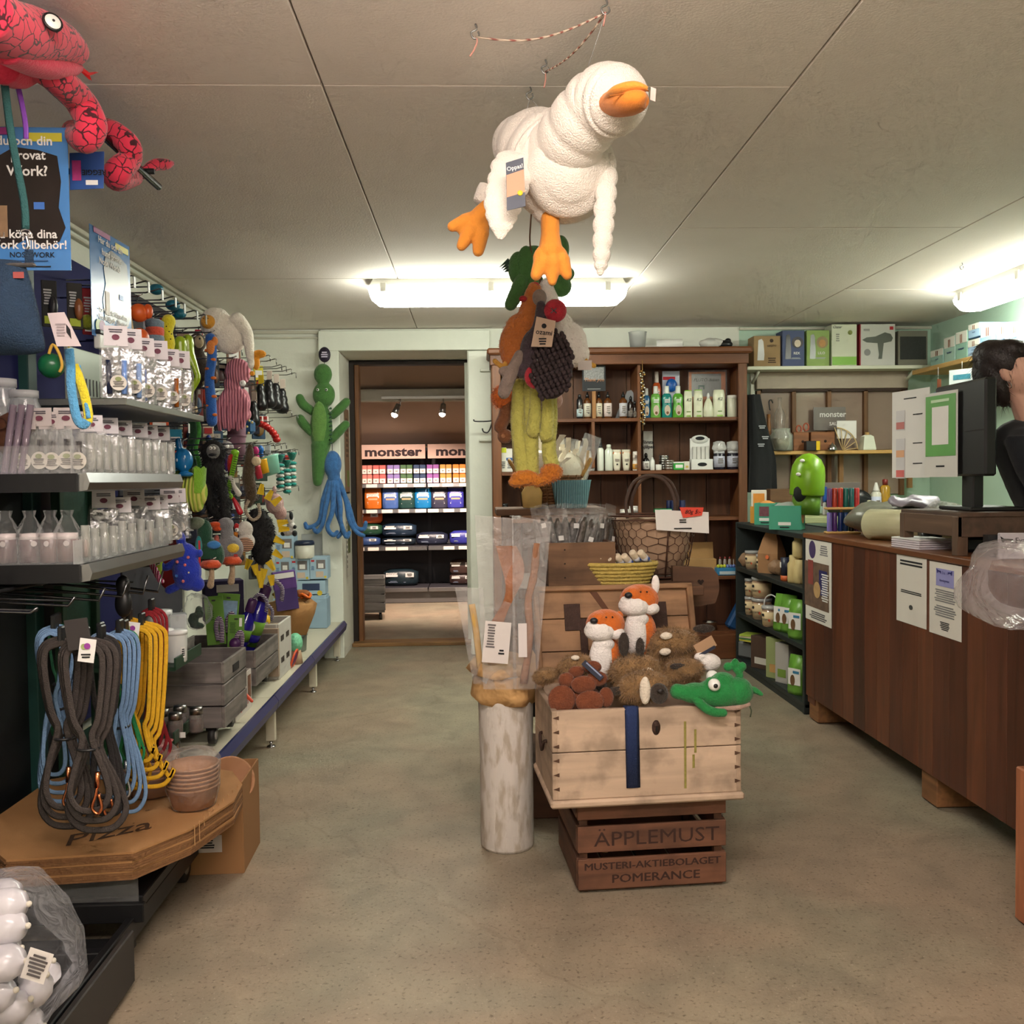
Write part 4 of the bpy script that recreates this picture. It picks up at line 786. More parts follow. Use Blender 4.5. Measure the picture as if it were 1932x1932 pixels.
# pink corduroy octopus
t,u=toy('plush_octopus','pink striped corduroy octopus hanging under the white goose',438,680,X=-1.14,cat='plush toy');PK=plush((206,132,146))
def ribbed(c,c2,sc_=90,axis='X'):
 k=('rib',c,c2,sc_,axis)
 if k in MC:return MC[k]
 m,nt,b,N,L=nodes('corduroy');b.inputs['Roughness'].default_value=.95;v=coords(N,L);w_=N.new('ShaderNodeTexWave');w_.bands_direction=axis;w_.inputs['Scale'].default_value=sc_;w_.inputs['Distortion'].default_value=1.2;L.new(v,w_.inputs['Vector'])
 r=N.new('ShaderNodeValToRGB');r.color_ramp.elements[0].color=rgb(c2);r.color_ramp.elements[1].color=rgb(c);r.color_ramp.elements[0].position=.1;r.color_ramp.elements[1].position=.45;L.new(w_.outputs['Fac'],r.inputs['Fac']);L.new(r.outputs['Color'],b.inputs['Base Color'])
 bp=N.new('ShaderNodeBump');bp.inputs['Strength'].default_value=.6;bp.inputs['Distance'].default_value=.01;L.new(w_.outputs['Fac'],bp.inputs['Height']);L.new(bp.outputs['Normal'],b.inputs['Normal']);MC[k]=m;return m
RIBP=ribbed((216,142,156),(150,84,100),26)
blob(t,u,'head',RIBP,[(10,0,-22,24,20,26),(-2,0,-45,15,14,16)],1.5);cloth_eye(t,Vector((22,-15,-44))*u,6*u,k=.3)
for k in range(6):blob(t,u,'arm',RIBP,[([(-4+k*2,-4+k,-50),(-22+k*9,-8+2*k,-80),(-26+k*9.5,-8+k,-105),(-24+k*8,-4,-128+4*(k%2))],[7,7,6,4])],1.5)
t,u=toy('plush_tail','plain pink plush pig snout toy beside the striped octopus',458,735,X=-1.1);blob(t,u,'body',PK,[(0,0,-24,14,12,26),(4,0,-46,11,10,12)],1.5);blob(t,u,'mouth',plush((214,60,100)),[(4,-8,-54,7,5,6)],1.2)
# black rubber snowman toys
for i,(x,y)in enumerate(((478,762),(491,730),(507,722),(520,728),(532,738))):
 t,u=toy('rubber_toy',['black rubber snowman toy nearest the octopus','black rubber snowman toy on the yellow card','black rubber snowman toy third from the octopus','black rubber snowman toy fourth from the octopus','black rubber snowman toy at the outer hook end'][i],x,y,'black rubber toys',X=-1.18);k=1-.06*abs(i-2)
 MB().lathe([(0,6),(5,5),(8,0),(8.5,-5),(8,-9),(10,-12),(11.5,-18),(10.5,-24),(12,-27),(14,-34),(13,-42),(8,-47),(0,-48)],20).sc(u*k).build('body',M((18,18,20),.32),t)
 MB().box((0,8,10),(10,1,26),.2).sc(u).build('card',paper((226,196,40)if i==1 else(206,190,176)),t)
t,u=toy('toy_chain','red rubber lobster-tail chain arched on a hook',508,800,X=-1.12);RD=plas((178,32,26),.35)
for k in range(8):a=k*.34-.9;MB().ell((-8+16*math.sin(a*.9)+k*.8,0,-5+10*math.cos(a)-k*3.6),(7.5,7,6),12,8).sc(u).build('link',RD,t)
for x in(490,500):
 t,u=toy('boxed_toy','small red and white boxed toy behind the red chain' if x==490 else 'small white boxed toy above the red chain',x,786,'small boxed toys',X=-1.2,cat='toy pack');MB().box((0,0,-8),(12,8,18),1).sc(u).build('box',paper((210,190,184)),t);patch(t,(0,-4.6*u,-3*u),9*u,6*u,paper((190,50,46)),'print')
t,u=toy('dotted_ball','blue rubber cube ball covered with cream knobs',466,806,X=-1.14);MB().box((0,0,0),(28,24,26),5).sc(u).build('ball',plas((28,84,130),.35),t)
for k in range(14):MB().ell((R.uniform(-13,13),-13 if k%3 else-8,R.uniform(-12,12)),2.4,8,6).sc(u).build('knob',plas((226,206,130)),t)
# black shaggy toy with a grey face
t,u=toy('shaggy_toy','black shaggy long-legged toy with a grinning grey face',402,832,X=-1.1,cat='plush toy');BF=M((20,19,20),.8,0,.4,60,.3,200)
blob(t,u,'body',BF,[(0,0,-22,24,16,24),(-2,0,-55,21,14,30),([(-14,0,-70),(-6,0,-120),(4,0,-140)],10),([(12,0,-70),(18,0,-110),(20,0,-142)],10)],2.4,fur=(3200,9,.5,.6))
fc=MB().ell((4,-15,-20),(12.5,5,13.5),20,12).sc(u).build('face',plush((120,120,116)),t);blob(t,u,'mouth',BLACK,[(4,-19.5,-26,8,1.5,3)],.8,parent=fc)
for x in(1,7):cloth_eye(fc,Vector((x,-20,-14))*u,3.2*u,k=.4)
t,u=toy('knit_skull','grey knitted skull toy beside the black shaggy toy',428,834,X=-1.16);blob(t,u,'body',plush((150,144,142)),[(0,0,-12,13,11,14),(4,0,-28,7,7,6)],1.4);cloth_eye(t,Vector((2,-10,-8))*u,5*u,k=.2);MB().tube([(4,-2,-26),(6,-2,-60)],5,8).sc(u).build('purple_leg',plush((96,40,130)),t)
t,u=toy('fabric_bucket','dusty mauve canvas toy bucket',446,800,X=-1.16);MB().lathe([(17,0),(16.5,-26),(15,-58),(0,-59)],18).lathe([(18,-20),(18,-24),(16,-24)],18).sc(u).build('pot',cloth((128,92,108)),t);blob(t,u,'feet',cloth((128,92,108)),[(-8,0,-60,5,6,5),(6,0,-62,6,6,6)],1.2)
# cabbage, blue rubber head, green straps
t,u=toy('plush_cabbage','green plush cabbage with cream ribs',360,890,X=-1.06,cat='plush toy');blob(t,u,'head',ribbed((196,196,96),(140,170,50),22),[(4,0,-38,26,22,34),(8,0,-62,14,14,14)],1.6)
b=MB()
b.sheet(24,6,lambda a,v:((4+(22+4*v)*math.cos(a*PI*1.3-1.2),(20+3*v)*math.sin(a*PI*1.3-1.2)-4,-40+v*48+2.4*math.sin(a*40)*v))).sc(u).build('outer_leaf',plush((120,170,40)),t)
blob(t,u,'stem_leaf',plush((96,130,40)),[(-18,2,-4,14,8,8),(10,0,2,8,6,8)],1.5,jit=1)
t,u=toy('rubber_squeaker','blue rubber ball-headed toy with a flat base',343,838,X=-1.08);blob(t,u,'body',plas((20,108,168),.25),[(2,0,-30,18,17,22),([(-6,0,6),(-4,0,-10)],6),(6,0,-56,14,10,5)],1.4)
for p in((10,-17,-24),(-4,-18,-30),(10,-15,-42)):MB().ell(p,(1.4,1,3),8,6).sc(u).build('dimple',plas((200,224,236)),t)
for i,x in enumerate((360,368)):
 t,u=toy('strap_toy',['dark green spotted strap toy','bright green and black strap toy'][i],x,785,'green strap toys',X=-1.3);MB().tube(spl([(0,0,0),(4,0,-30),(-3,0,-60),(3,0,-90),(0,0,-105)],4),7,8,flat=.3,up=Vector((0,1,0))).sc(u).build('strap',plush([(28,70,40),(70,150,60)][i],.8,60),t)
t,u=toy('comb_toy','lime green rubber comb bone standing upright among the toys',446,852,X=-1.06,rot=(0,.22,0));G_=plas((130,190,40),.35);MB().box((0,0,-42),(9,8,84),2).sc(u).build('bar',G_,t);blob(t,u,'ends',G_,[(-2,0,-2,8,6,6),(2,0,-84,9,6,7)],1.2)
for k in range(16):MB().box((2.5,-4.5,-10-4.2*k),(7,2,1.4)).sc(u).build('tooth',plas((60,90,20)),t)
t,u=toy('plush_otter','long brown plush otter with a cream nose',472,842,X=-1.02,cat='plush toy');blob(t,u,'body',plush((78,62,42)),[([(0,0,0),(-2,0,-30),(-4,0,-60),(0,0,-90),(-6,0,-108)],[5,10,12,11,7])],1.6,fur=(900,4,.5,.5));blob(t,u,'muzzle',plush((216,196,160)),[(12,-6,-28,9,8,9)],1.2)
t,u=toy('rope_knot','white cotton rope toy under the shaggy one',437,897,X=-1.08);blob(t,u,'rope',plush((206,200,188)),[(-2,0,-4,6,5,5),([(0,0,-6),(4,0,-20),(12,0,-34)],[4,4,6])],1.1)
t,u=toy('squeaky_spoon','red rubber tongue-shaped toy under the rope knot',440,940,X=-1.08);blob(t,u,'body',plas((190,22,40)),[([(0,0,0),(6,0,-12),(12,0,-26)],[3,5,6])],1.1);
t,u=toy('plush_flame','red and purple plush strip beside the comb',434,862,X=-1.1);blob(t,u,'body',plush((206,44,34)),[(2,0,-14,8,7,20)],1.4);blob(t,u,'strip',plush((90,40,140)),[(-7,0,-10,4,5,18)],1.4)
# cups and knit monkeys at the far end
for i,(x,y,c,r_,h_)in enumerate(((505,862,(140,208,186),19,34),(493,868,(232,176,30),10,26),(483,880,(190,50,70),8,24))):
 t,u=toy('toy_bucket',['pale turquoise rubber bucket toy','yellow rubber cup toy beside the turquoise bucket','crimson rubber cup beside the brown otter'][i],x,y,'rubber cups',X=-1.02,rot=(0,-.3,0));MB().lathe([(r_*1.1,0),(r_,-3),(r_*.7,-h_),(0,-h_),(r_*.6,-h_+2),(r_*.95,-2)],20).sc(u).build('cup',plas(c,.4),t)
for i,(x,y)in enumerate(((528,872),(541,882),(551,868))):
 t,u=toy('knit_monkey',['teal knitted striped toy nearest the bucket','teal knitted striped toy in front of its twins','teal knitted striped toy with the fanned top'][i],x,y,'teal knitted toys',X=-1.06)
 for k in range(7):MB().ell((0,0,-6-6.5*k),(8 if k>1 else 9-2*k,7,4),14,7).sc(u).build('ring',plush((30,142,130)if k%2==0 else(206,206,196)),t)
 MB().lathe([(4,0),(9,12),(10,14),(8,14),(3,1)],14).sc(u).build('top',plush((24,130,112)),t)
for i,(x,y,c)in enumerate(((482,850,(186,40,110)),(491,848,(30,100,176)))):
 t,u=toy('squeaky_bug',['magenta rubber bug on a hook','blue rubber bug on a hook'][i],x,y,X=-1.1);blob(t,u,'body',plas(c),[(0,0,0,7,6,8),(3,0,-12,4,4,6)],1.1)
for i,(x,y,c)in enumerate(((520,855,(196,206,210)),(532,857,(60,100,170)),(543,858,(196,190,190)),(505,840,(200,214,216)))):
 t,u=toy('header_pack',['pale clear pack next to the blue bug','pack with a blue card before the white wall','pack with a red heart card at the end of the hooks','milky pack above the turquoise bucket'][i],x,y,'clear packs by the white wall',X=-1.12,cat='toy pack');MB().box((0,0,-12),(11,3,26),1).sc(u).build('bag',film(c,.5,.2),t);patch(t,(0,-2*u,-5*u),9*u,8*u,paper((200,60,50)if i==2 else c),'card')
# lower rows
t,u=toy('plush_goose','grey plush goose with an orange beak and yellow breast patch',432,985,X=-1.02,cat='plush toy');GG=plush((128,126,128));blob(t,u,'body',GG,[(0,0,-50,26,20,26),(-4,0,-20,12,12,22),(-6,0,-4,15,13,13)],1.8)
blob(t,u,'beak',plush((214,78,28)),[(-24,-8,-4,12,8,6),(-20,-6,-12,9,7,5)],1.3);blob(t,u,'patch',plush((226,190,60)),[(10,-15,-48,12,8,9)],1.4);blob(t,u,'leg_strip',plush((186,100,90)),[([(-20,-12,-28),(-20,-16,-64)],5)],1.3);MB().box((16,-19,-62),(7,1,6)).sc(u).build('woven_label',M((170,50,50),.7),t)
t,u=toy('plush_hen','white plush hen with black striped wing and red comb',460,985,X=-.99,cat='plush toy');blob(t,u,'body',plush((206,200,190)),[(2,0,-14,15,12,16),(4,0,-36,16,12,16)],1.5);blob(t,u,'wing',ribbed((216,170,140),(30,26,24),40,'Z'),[(4,-10,-42,16,6,14)],1.3);blob(t,u,'comb',plush((190,30,34)),[(-12,-6,-8,5,4,7)],1.1);blob(t,u,'beak',plush((200,120,30)),[(-14,-10,-22,6,5,5),(-12,-10,-30,4,4,4)],1.1);cloth_eye(t,Vector((-10,-12,-14))*u,4*u,k=.4)
t,u=toy('ruffle_toy','black curly toy with yellow felt ruffles and a striped rope',490,935,X=-.98,cat='plush toy');blob(t,u,'body',BF,[(0,0,-70,26,18,40),(2,0,-105,18,15,25),(-4,0,-45,20,15,22)],2.2,jit=3,fur=(1400,5,1.2,.4))
YF_=cloth((232,196,40))
for k,(x,z,a)in enumerate(((4,2,.2),(16,-8,.5),(26,-16,.9),(34,-52,1.4),(36,-62,1.6),(28,-80,2.0),(-10,-128,2.9),(-2,-140,3.1),(8,-136,3.3),(16,-122,2.6),(-18,-118,3.5),(26,-104,2.2),(20,-148,3.0),(2,-152,3.2))):
 MB().sheet(4,5,lambda s,v:((s-.5)*14*(1-.5*v),-8+3*math.sin(s*6+k)*v,v*20),T=Matrix.Translation((x,-4,z))@ Matrix.Rotation(a,4,'Y')).sc(u).build('ruffle',YF_,t)
MB().tube(spl([(-16,-18,-8),(-22,-20,-26),(-10,-22,-44),(4,-22,-36),(2,-20,-14)],5),3.2,8).sc(u).build('rope',ribbed((222,206,180),(90,60,40),60,'Z'),t)
t,u=toy('plush_roast','nude pink plush plucked chicken by the white wall',520,930,X=-.98,cat='plush toy');blob(t,u,'body',plush((188,152,144)),[(-2,0,-20,17,14,20),(8,0,-38,12,11,14),(-14,0,-12,8,7,7)],1.6);blob(t,u,'thigh',plush((206,176,168)),[(2,-10,-22,12,7,14),(-2,0,6,4,4,8)],1.4)
t,u=toy('plush_puppy','small white and black plush dog at the end of the toys',546,970,X=-.98,cat='plush toy');blob(t,u,'body',plush((214,212,206)),[(0,0,-10,9,8,12),(-4,0,-32,12,9,9),(4,0,-22,7,7,7)],1.3);blob(t,u,'patches',plush((28,34,34)),[(4,-3,-4,4,6,9),(10,-3,-24,4,4,4),(-12,-2,-36,5,6,5),(10,-4,-36,5,5,6)],1.2)
t,u=toy('plush_monster','royal blue plush monster with coloured dots',345,1010,X=-1.02,cat='plush toy');BM_=plush((26,50,168));blob(t,u,'body',BM_,[(6,0,-68,27,20,36),(4,0,-36,22,18,22),(-4,0,-8,9,9,16),([(-18,0,-52),(-34,0,-60),(-44,0,-52)],[8,7,6]),([(-14,0,-96),(-28,0,-102)],8),(24,0,-92,14,12,14),(30,0,-34,6,8,8)],2)
for k,(x,z,c)in enumerate(((-6,-48,(226,120,130)),(8,-54,(226,110,110)),(14,-68,(230,214,170)),(4,-84,(226,120,120)),(14,-40,(220,120,130)),(-8,-74,(60,120,210)))):MB().ell((x,-19+abs(x)*.12,z),(3,1.6,3),8,6).sc(u).build('dot',plush(c),t)
cloth_eye(t,Vector((-2,-14,-18))*u,4*u,k=.5);MB().box((30,0,-50),(3,3,80)).sc(u).build('hang_strip',M((180,30,40),.7),t)
t,u=toy('plush_fish','dark green plush mallard with a blue wing and teal fin',392,985,X=-1.04,cat='plush toy');blob(t,u,'body',plush((24,70,48)),[(4,0,-62,26,18,30),(-6,0,-20,14,13,26)],1.8);blob(t,u,'head_grey',plush((120,130,110)),[(-20,-4,-2,18,12,12)],1.6);blob(t,u,'fin',plush((44,140,142)),[(-14,-12,-50,7,6,26)],1.5);blob(t,u,'wing',plush((60,130,196)),[(14,-14,-42,13,6,8)],1.4)
for i,(x,y)in enumerate(((398,1062),(437,1055))):
 t,u=toy('plush_mushroom',['orange plush mushroom behind the blue monster','orange dotted plush mushroom with a long stem'][i],x,y,'orange mushrooms',X=-1.0,cat='plush toy');MB().lathe([(0,6),(14,4),(20,-4),(17,-9),(6,-8),(0,-8)],20,wob=.08).sc(u).build('cap',plush((206,78,34)),t);blob(t,u,'stem',plush((176,150,120)),[([(0,0,-6),(1,0,-22),(-2,0,-42)],[5,5,7])],1.2)
 for k in range(7):MB().ell((-14+4.6*k,-12+abs(k-3)*2,-1+(k%2)*2),1.3,6,5).sc(u).build('dot',PAPER,t)
t,u=toy('dental_bone','lime dental bone with ridges at the fixture edge',297,1038,X=-1.06);blob(t,u,'body',plas((170,206,60)),[([(0,0,0),(2,0,-26),(2,0,-52)],[7,6,5]),(1,0,-22,9,6,5)],1.1)
t,u=toy('rope_tug','magenta and white braided rope toy',290,1075,X=-1.04);
for k in range(5):MB().ell((k*7-8,0,-k*5+8),(8,6,5),10,7,T=Matrix.Rotation(.5,4,'Y')).sc(u).build('braid',ribbed((190,40,110),(226,206,216),50,'X'),t)
t,u=toy('red_tongue','flat dark red rubber dog tongue behind the lime bone',318,1010,X=-1.12);blob(t,u,'body',M((150,24,30),.5),[(0,4,-60,26,6,44),(8,4,-12,20,6,26)],2)
# ================================================================ low shelf along the left wall and what stands on it
LS=thing('low_shelf','long cream low shelf with a blue price rail and cream steel legs','shelf',(0,0,0));CRM=M((214,208,186),.5,0,.06,5);BLU=M((52,60,110),.35,.2,.12,8)
for k,(y0,y1)in enumerate(((3.30,4.28),(4.28,5.24),(5.24,6.2),(6.2,6.55))):
 MB().box((-1.285,(y0+y1)/2,.245),(.66,y1-y0-.004,.022),.002).build('deck_board',CRM,LS)
 MB().prism([(0,.012),(.012,.014),(.030,-.012),(.022,-.05),(.0,-.05)],y1-y0-.006,T=Matrix.Translation((-.955,y0,.252))).build('price_rail',BLU,LS)
for y in(3.42,4.37,5.5,6.45):
 l=MB().box((-.985,y,.13),(.045,.03,.2),.003).build('leg',CRM,LS);MB().cyl((-.985,y,0),(-.985,y,.03),.007).build('screw_foot',CHROME,l);MB().lathe([(.022,0),(.018,.006),(0,.007)],14,T=Matrix.Translation((-.985,y,0))).build('foot_plate',CHROME,l)
 MB().box((-1.58,y,.115),(.045,.03,.23)).build('leg',CRM,LS)
GW=wood((128,120,116),.45,'x',1,.8,.35);GWY=wood((132,124,118),.45,'y',1,.8,.35)
def slat_crate(label,x1,y0,y1,z0,z1,w_,n,m,my,castors=False,solid=False,name='wooden_crate',hole=True):
 t=thing(name,label,'crate',(x1-w_/2,(y0+y1)/2,z0));d_=y1-y0;h=z1-z0;g=h/n;k=1.0 if solid else .93
 for i in range(n):
  z=g*(i+.5)
  MB().box((0,-d_/2+.007,z),(w_-.026,.012,g*k),.002).build('slat',m,t);MB().box((0,d_/2-.007,z),(w_-.026,.012,g*k),.002).build('slat',m,t)
  for sx in(-1,1):MB().box((sx*(w_/2-.007),0,z),(.013,d_,g*k),.002).build('end_board',my,t)
 MB().box((0,0,.006),(w_-.03,d_-.03,.01)).build('bottom',m,t)
 if hole:
  MB().box((w_/2+.0005,0,h*.80),(.003,.09,.03),.001).build('hand_hole',M((30,27,26),.9),t)
 if castors:
  for sx in(-1,1):
   for sy in(-1,1):
    c=MB().cyl((sx*(w_/2-.06)-.011,sy*(d_/2-.045),-.035),(sx*(w_/2-.06)+.011,sy*(d_/2-.045),-.035),.033,n=16).build('castor',M((34,32,32),.5),t);MB().cyl((sx*(w_/2-.06)-.014,sy*(d_/2-.045),-.035),(sx*(w_/2-.06)+.014,sy*(d_/2-.045),-.035),.016,n=12).build('hub',plas((150,146,140)),c)
    MB().box((sx*(w_/2-.06),sy*(d_/2-.045),-.006),(.04,.04,.012)).build('castor_plate',BLACK,t)
 return t
slat_crate('weathered grey wooden crate on castors in front on the low shelf',-.945,3.45,3.78,.334,.585,.46,3,GW,GWY,True)
slat_crate('weathered grey crate on castors holding the blue bottle toys',-.995,4.15,4.62,.334,.50,.42,2,GW,GWY,True,hole=False)
WC=M((196,192,184),.7,0,.12,12,.15,60)
t=thing('white_crate','white painted crate with slots behind the bottle toys','crate',(-1.16,4.81,.257))
MB().box((.155,0,.14),(.012,.3,.28),.003).build('side',WC,t);MB().box((-.155,0,.14),(.012,.3,.28),.003).build('side',WC,t);MB().box((0,-.148,.14),(.3,.012,.28),.003).build('end',WC,t);MB().box((0,.148,.14),(.3,.012,.28),.003).build('end',WC,t);MB().box((0,0,.006),(.3,.29,.01)).build('bottom',WC,t)
for y in(-.08,.05):
 for z in(.09,.2):MB().box((.1615,y,z),(.002,.07,.028)).build('slot',M((60,52,46),.9),t)
t=thing('toy_carton','white toy carton with red lettering behind the front crate','carton',(-1.18,3.97,.257));w_,d_,h_=.34,.28,.17
for c,s_,n_ in(((w_/2,0,h_/2),(.004,d_,h_),'side_wall'),((-w_/2,0,h_/2),(.004,d_,h_),'side_wall'),((0,-d_/2,h_/2),(w_,.004,h_),'end_wall'),((0,d_/2,h_/2),(w_,.004,h_),'end_wall'),((0,0,.003),(w_,d_,.004),'bottom')):MB().box(c,s_).build(n_,paper((214,206,198)),t)
text('Dog Toys',.05,M((190,40,36),.7),t,(w_/2+.003,-.02,.045),(PI/2,0,PI/2));patch(t,(w_/2+.003,.1,.1),.05,.1,M((130,90,70),.7,0,.5,40),'picture',(0,0,PI/2))
# green carded rope toys and indigo bottle toys
GC=paper((96,140,52))
for i,(x,y,wq,hq,tl)in enumerate(((402,1125,34,92,-.05),(432,1120,40,80,.1),(446,1160,30,70,.05),(425,1150,24,60,.3))):
 Y=3.93+.06*i if i != 2 else 3.9;t,u=toy('rope_toy_pack',['green card with a purple rope toy, nearest the plastic pots','green card with a rainbow picture at the back','green card with a purple ball and barcode','small green card tilted between the others'][i],x,y,'green rope toy cards',Y=Y,cat='toy pack',rot=(0,tl,.2))
 MB().box((0,2,-hq/2),(wq,2,hq),.8).sc(u).build('card',GC,t);patch(t,(0,.5*u,-8*u),7*u,3*u,BLACK,'hang_slot')
 if i==1:patch(t,(4*u,.4*u,-30*u),26*u,34*u,M((130,160,190),.6,0,.4,60),'picture')
 lines(t,(-wq*.2*u,.4*u,-hq*.35*u),wq*.4*u,hq*.3*u,7,paper((60,92,34)))
 MB().tube(spl([(4,-5,-hq*.9),(2,-7,-hq*.6),(8,-7,-hq*.45),(12,-6,-hq*.6),(10,-5,-hq*.95)],5),4.4,8).sc(u).build('rope',ribbed((84,40,96),(220,214,214),45,'Z'),t)
 if i==2:MB().ell((0,-8,-hq*.75),11,16,10).sc(u).build('rubber_ball',plas((72,30,84),.4),t);patch(t,(8*u,.4*u,-14*u),5*u,16*u,PAPER,'barcode')
IND=plas((40,32,140),.12)
for i,(x,y,s_)in enumerate(((468,1160,1),(492,1140,1.15),(482,1175,.9))):
 t,u=toy('bottle_toy',['indigo plastic bottle toy with a green label, frontmost','indigo plastic bottle toy with a purple cap, tallest','indigo bottle toy low between the two others'][i],x,y,'indigo bottle toys',Y=4.28+.08*i,rot=(0,.35,0));u *= s_
 MB().lathe([(0,-62),(15,-62),(17,-58),(17,-50),(15.5,-47),(17,-44),(17,-22),(14,-8),(7,4),(6,8)],20).sc(u).build('bottle',IND,t)
 MB().lathe([(17.4,-48),(17.4,-26)],20).sc(u).build('label_band',paper((110,160,50)),t);patch(t,(0,-17.6*u,-37*u),13*u,17*u,PAPER,'picture',r='o');MB().lathe([(8,6),(9,8),(9,28),(6,32),(0,33)],16).sc(u).build('cap',plas((70,34,84),.4),t);MB().tube(spl([(0,-2,30),(8,-2,44),(24,0,36),(30,0,16)],5),3.4,8).sc(u).build('rope',ribbed((60,40,90),(226,222,222),45,'Z'),t)
t,u=toy('clear_toy_bag','crumpled clear bag with a dark green toy behind the pots',372,1125,Y=3.75,cat='bag');b=MB().ell((0,0,-28),(28,14,34),16,10).jit(7,.1,2);b.sc(u).build('clear_bag',BAGM,t);blob(t,u,'toy',plush((30,66,44)),[(-8,0,-44,10,6,14),(4,0,-30,8,5,12),(-2,2,-56,14,6,6)],1.5,jit=2)
t,u=toy('dark_box','dark purple boxed toy laid behind the bottle toys',420,1098,Y=4.45,cat='box',rot=(0,0,.4));MB().box((0,0,-14),(70,40,36),1).sc(u).build('carton',paper((44,36,70)),t);patch(t,(6*u,-20.6*u,-10*u),40*u,14*u,paper((196,190,186)),'label');MB().box((0,0,-52),(70,40,40)).sc(u).build('carton_base',paper((40,34,60)),t)
t,u=toy('dark_box','white topped violet box leaning by the yellow ruffles',535,1085,Y=5.3,cat='box',rot=(0,-.1,.3));MB().box((0,0,-10),(42,20,34),1).sc(u).build('carton',paper((92,60,130)),t);patch(t,(0,-10.5*u,0),36*u,10*u,PAPER,'label');MB().box((0,0,-45),(40,20,40)).sc(u).build('carton_base',paper((70,50,110)),t)
# bucket with paper and balls
p=Vector((-1.09,5.45,.257));t=thing('steel_bucket','galvanised bucket lined with brown paper near the doorway','bucket',p);ZN=metal((150,162,156),.45)
MB().lathe([(.072,0),(.078,.004),(.083,.09),(.087,.092),(.087,.098),(.084,.1),(.098,.24),(.103,.25),(.103,.262),(.098,.262),(.1,.25),(.07,.006),(0,.006)],26).build('bucket',ZN,t);MB().tube([(.1*math.cos(a),-.03,.25-.16*math.sin(a))for a in[k*PI/10 for k in range(11)]],.003,6).build('handle',ZN,t)
MB().lathe([(.09,.1),(.125,.22),(.14,.275),(.10,.30),(.115,.27)],16,wob=.12).jit(.012,22).build('paper_lining',M((170,124,74),.8,0,.2,12,.4,30),t)
t=thing('yellow_ball','yellow perforated rubber ball on top of the bucket paper','ball',Vector((-1.14,5.4,.60)));MB().ell((0,0,0),.045,18,12).build('ball',plas((222,190,30)),t)
for k in range(9):MB().ell((.044*math.cos(k*.7)*math.cos(.9*(k%3)-.9),-abs(.044*math.sin(k*.7)*math.cos(.9*(k%3)-.9))-.002,.044*math.sin(.9*(k%3)-.9)),.009,8,6).build('hole',M((120,96,20),.7),t)
t=thing('orange_toy','orange ring toy among the papers of the bucket','dog toy',Vector((-1.02,5.5,.575)));MB().tube([(.03*math.cos(a*PI/6),.02*math.sin(a*PI/6),.012*math.sin(a))for a in range(12)],.009,8,closed=True).build('ring',plas((226,110,40)),t);MB().ell((-.02,.02,.01),(.05,.03,.02)).jit(.01,30).build('wrap',M((150,90,50),.8),t)
t=thing('yellow_ball','smooth yellow ball lying in the white crate','ball',Vector((-1.09,4.73,.548)));MB().ell((0,0,0),.034,18,12).build('ball',plas((232,190,40)),t);patch(t,(.02,-.033,-.012),.02,.014,PAPER,'label');MB().box((-.01,0,-.15),(.2,.2,.24)).build('packing',paper((170,150,130)),t)
t=thing('net_ball','mint green netted ball beside the white crate','ball',Vector((-1.0,5.07,.37)));MB().ell((0,0,0),(.04,.045,.055),14,10).build('ball',M((130,214,170),.5,0,.5,60,.5,80),t);MB().lathe([(.04,-.11),(.03,-.04)],10).build('base',paper((180,150,120)),t)
t=thing('frisbee','clear bagged ring toy with an orange rim on the low shelf','dog toy',Vector((-.99,4.98,.30)),(0,.3,0));MB().tube([(.0,.06*math.cos(a*PI/8),.05*math.sin(a*PI/8))for a in range(16)],.006,8,closed=True).build('ring',plas((214,80,40)),t);MB().ell((0,-.01,0),(.012,.05,.04)).build('disc',film((120,60,130),.5),t)
t=thing('squid_toy','coral orange rubber squid in the toy carton','dog toy',Vector((-1.03,3.93,.43)));blob(t,4/F,'body',plas((222,82,52)),[(0,0,14,16,12,16),(2,0,-16,14,11,20),([(4,-4,-20),(20,-14,-30),(34,-20,-42)],[5,4,3])],1.3)
# boxes with a food container picture at the far end
for i,(x0,x1,y0,y1,pic)in enumerate(((520,555,1010,1056,1),(520,549,1054,1096,1),(549,584,1052,1095,1),(585,618,1050,1093,1),(560,614,1095,1122,2),(588,615,1122,1186,3))):
 Y=6.28;a=W(x0,y1,Y);b_=W(x1,y0,Y);wd=b_.x-a.x;h=b_.z-a.z
 t=thing('container_box',['pale blue box on top of the stack by the white canister','pale blue box under the topmost one','pale blue box in the middle of the row of three','pale blue box nearest the door frame','flat pale blue box with a steel lid picture','tall pale blue box with a dark coil picture'][i],'box',(a.x+wd/2,Y+.06,a.z));
 MB().box((0,0,h/2),(wd*.98,.13,h*.98),.002).build('carton',paper((164,192,210)),t);yy=-.0655
 if pic==1:k=patch(t,(wd*.12,yy,h*.66),wd*.5,h*.4,paper((120,116,116)),'picture');patch(k,(0,-.001,-h*.06),wd*.3,h*.2,PAPER,'canister_print');patch(t,(wd*.05,yy,h*.22),wd*.42,h*.26,paper((206,186,166)),'dog_picture');patch(t,(-wd*.33,yy,h*.82),wd*.18,h*.08,paper((190,40,50)),'logo');lines(t,(-wd*.34,yy,h*.5),wd*.2,h*.2,4,paper((90,120,160)));patch(t,(wd*.36,yy,h*.1),wd*.14,wd*.14,paper((216,190,60)),'badge',r='o')
 else:patch(t,(0,yy,h*.55),wd*.6,h*.5,M((60,76,110),.4,.3,.3,40),'picture',r='o' if pic==3 else 0);patch(t,(wd*.3,yy,h*.1),wd*.18,wd*.18,paper((216,190,60)),'badge',r='o')
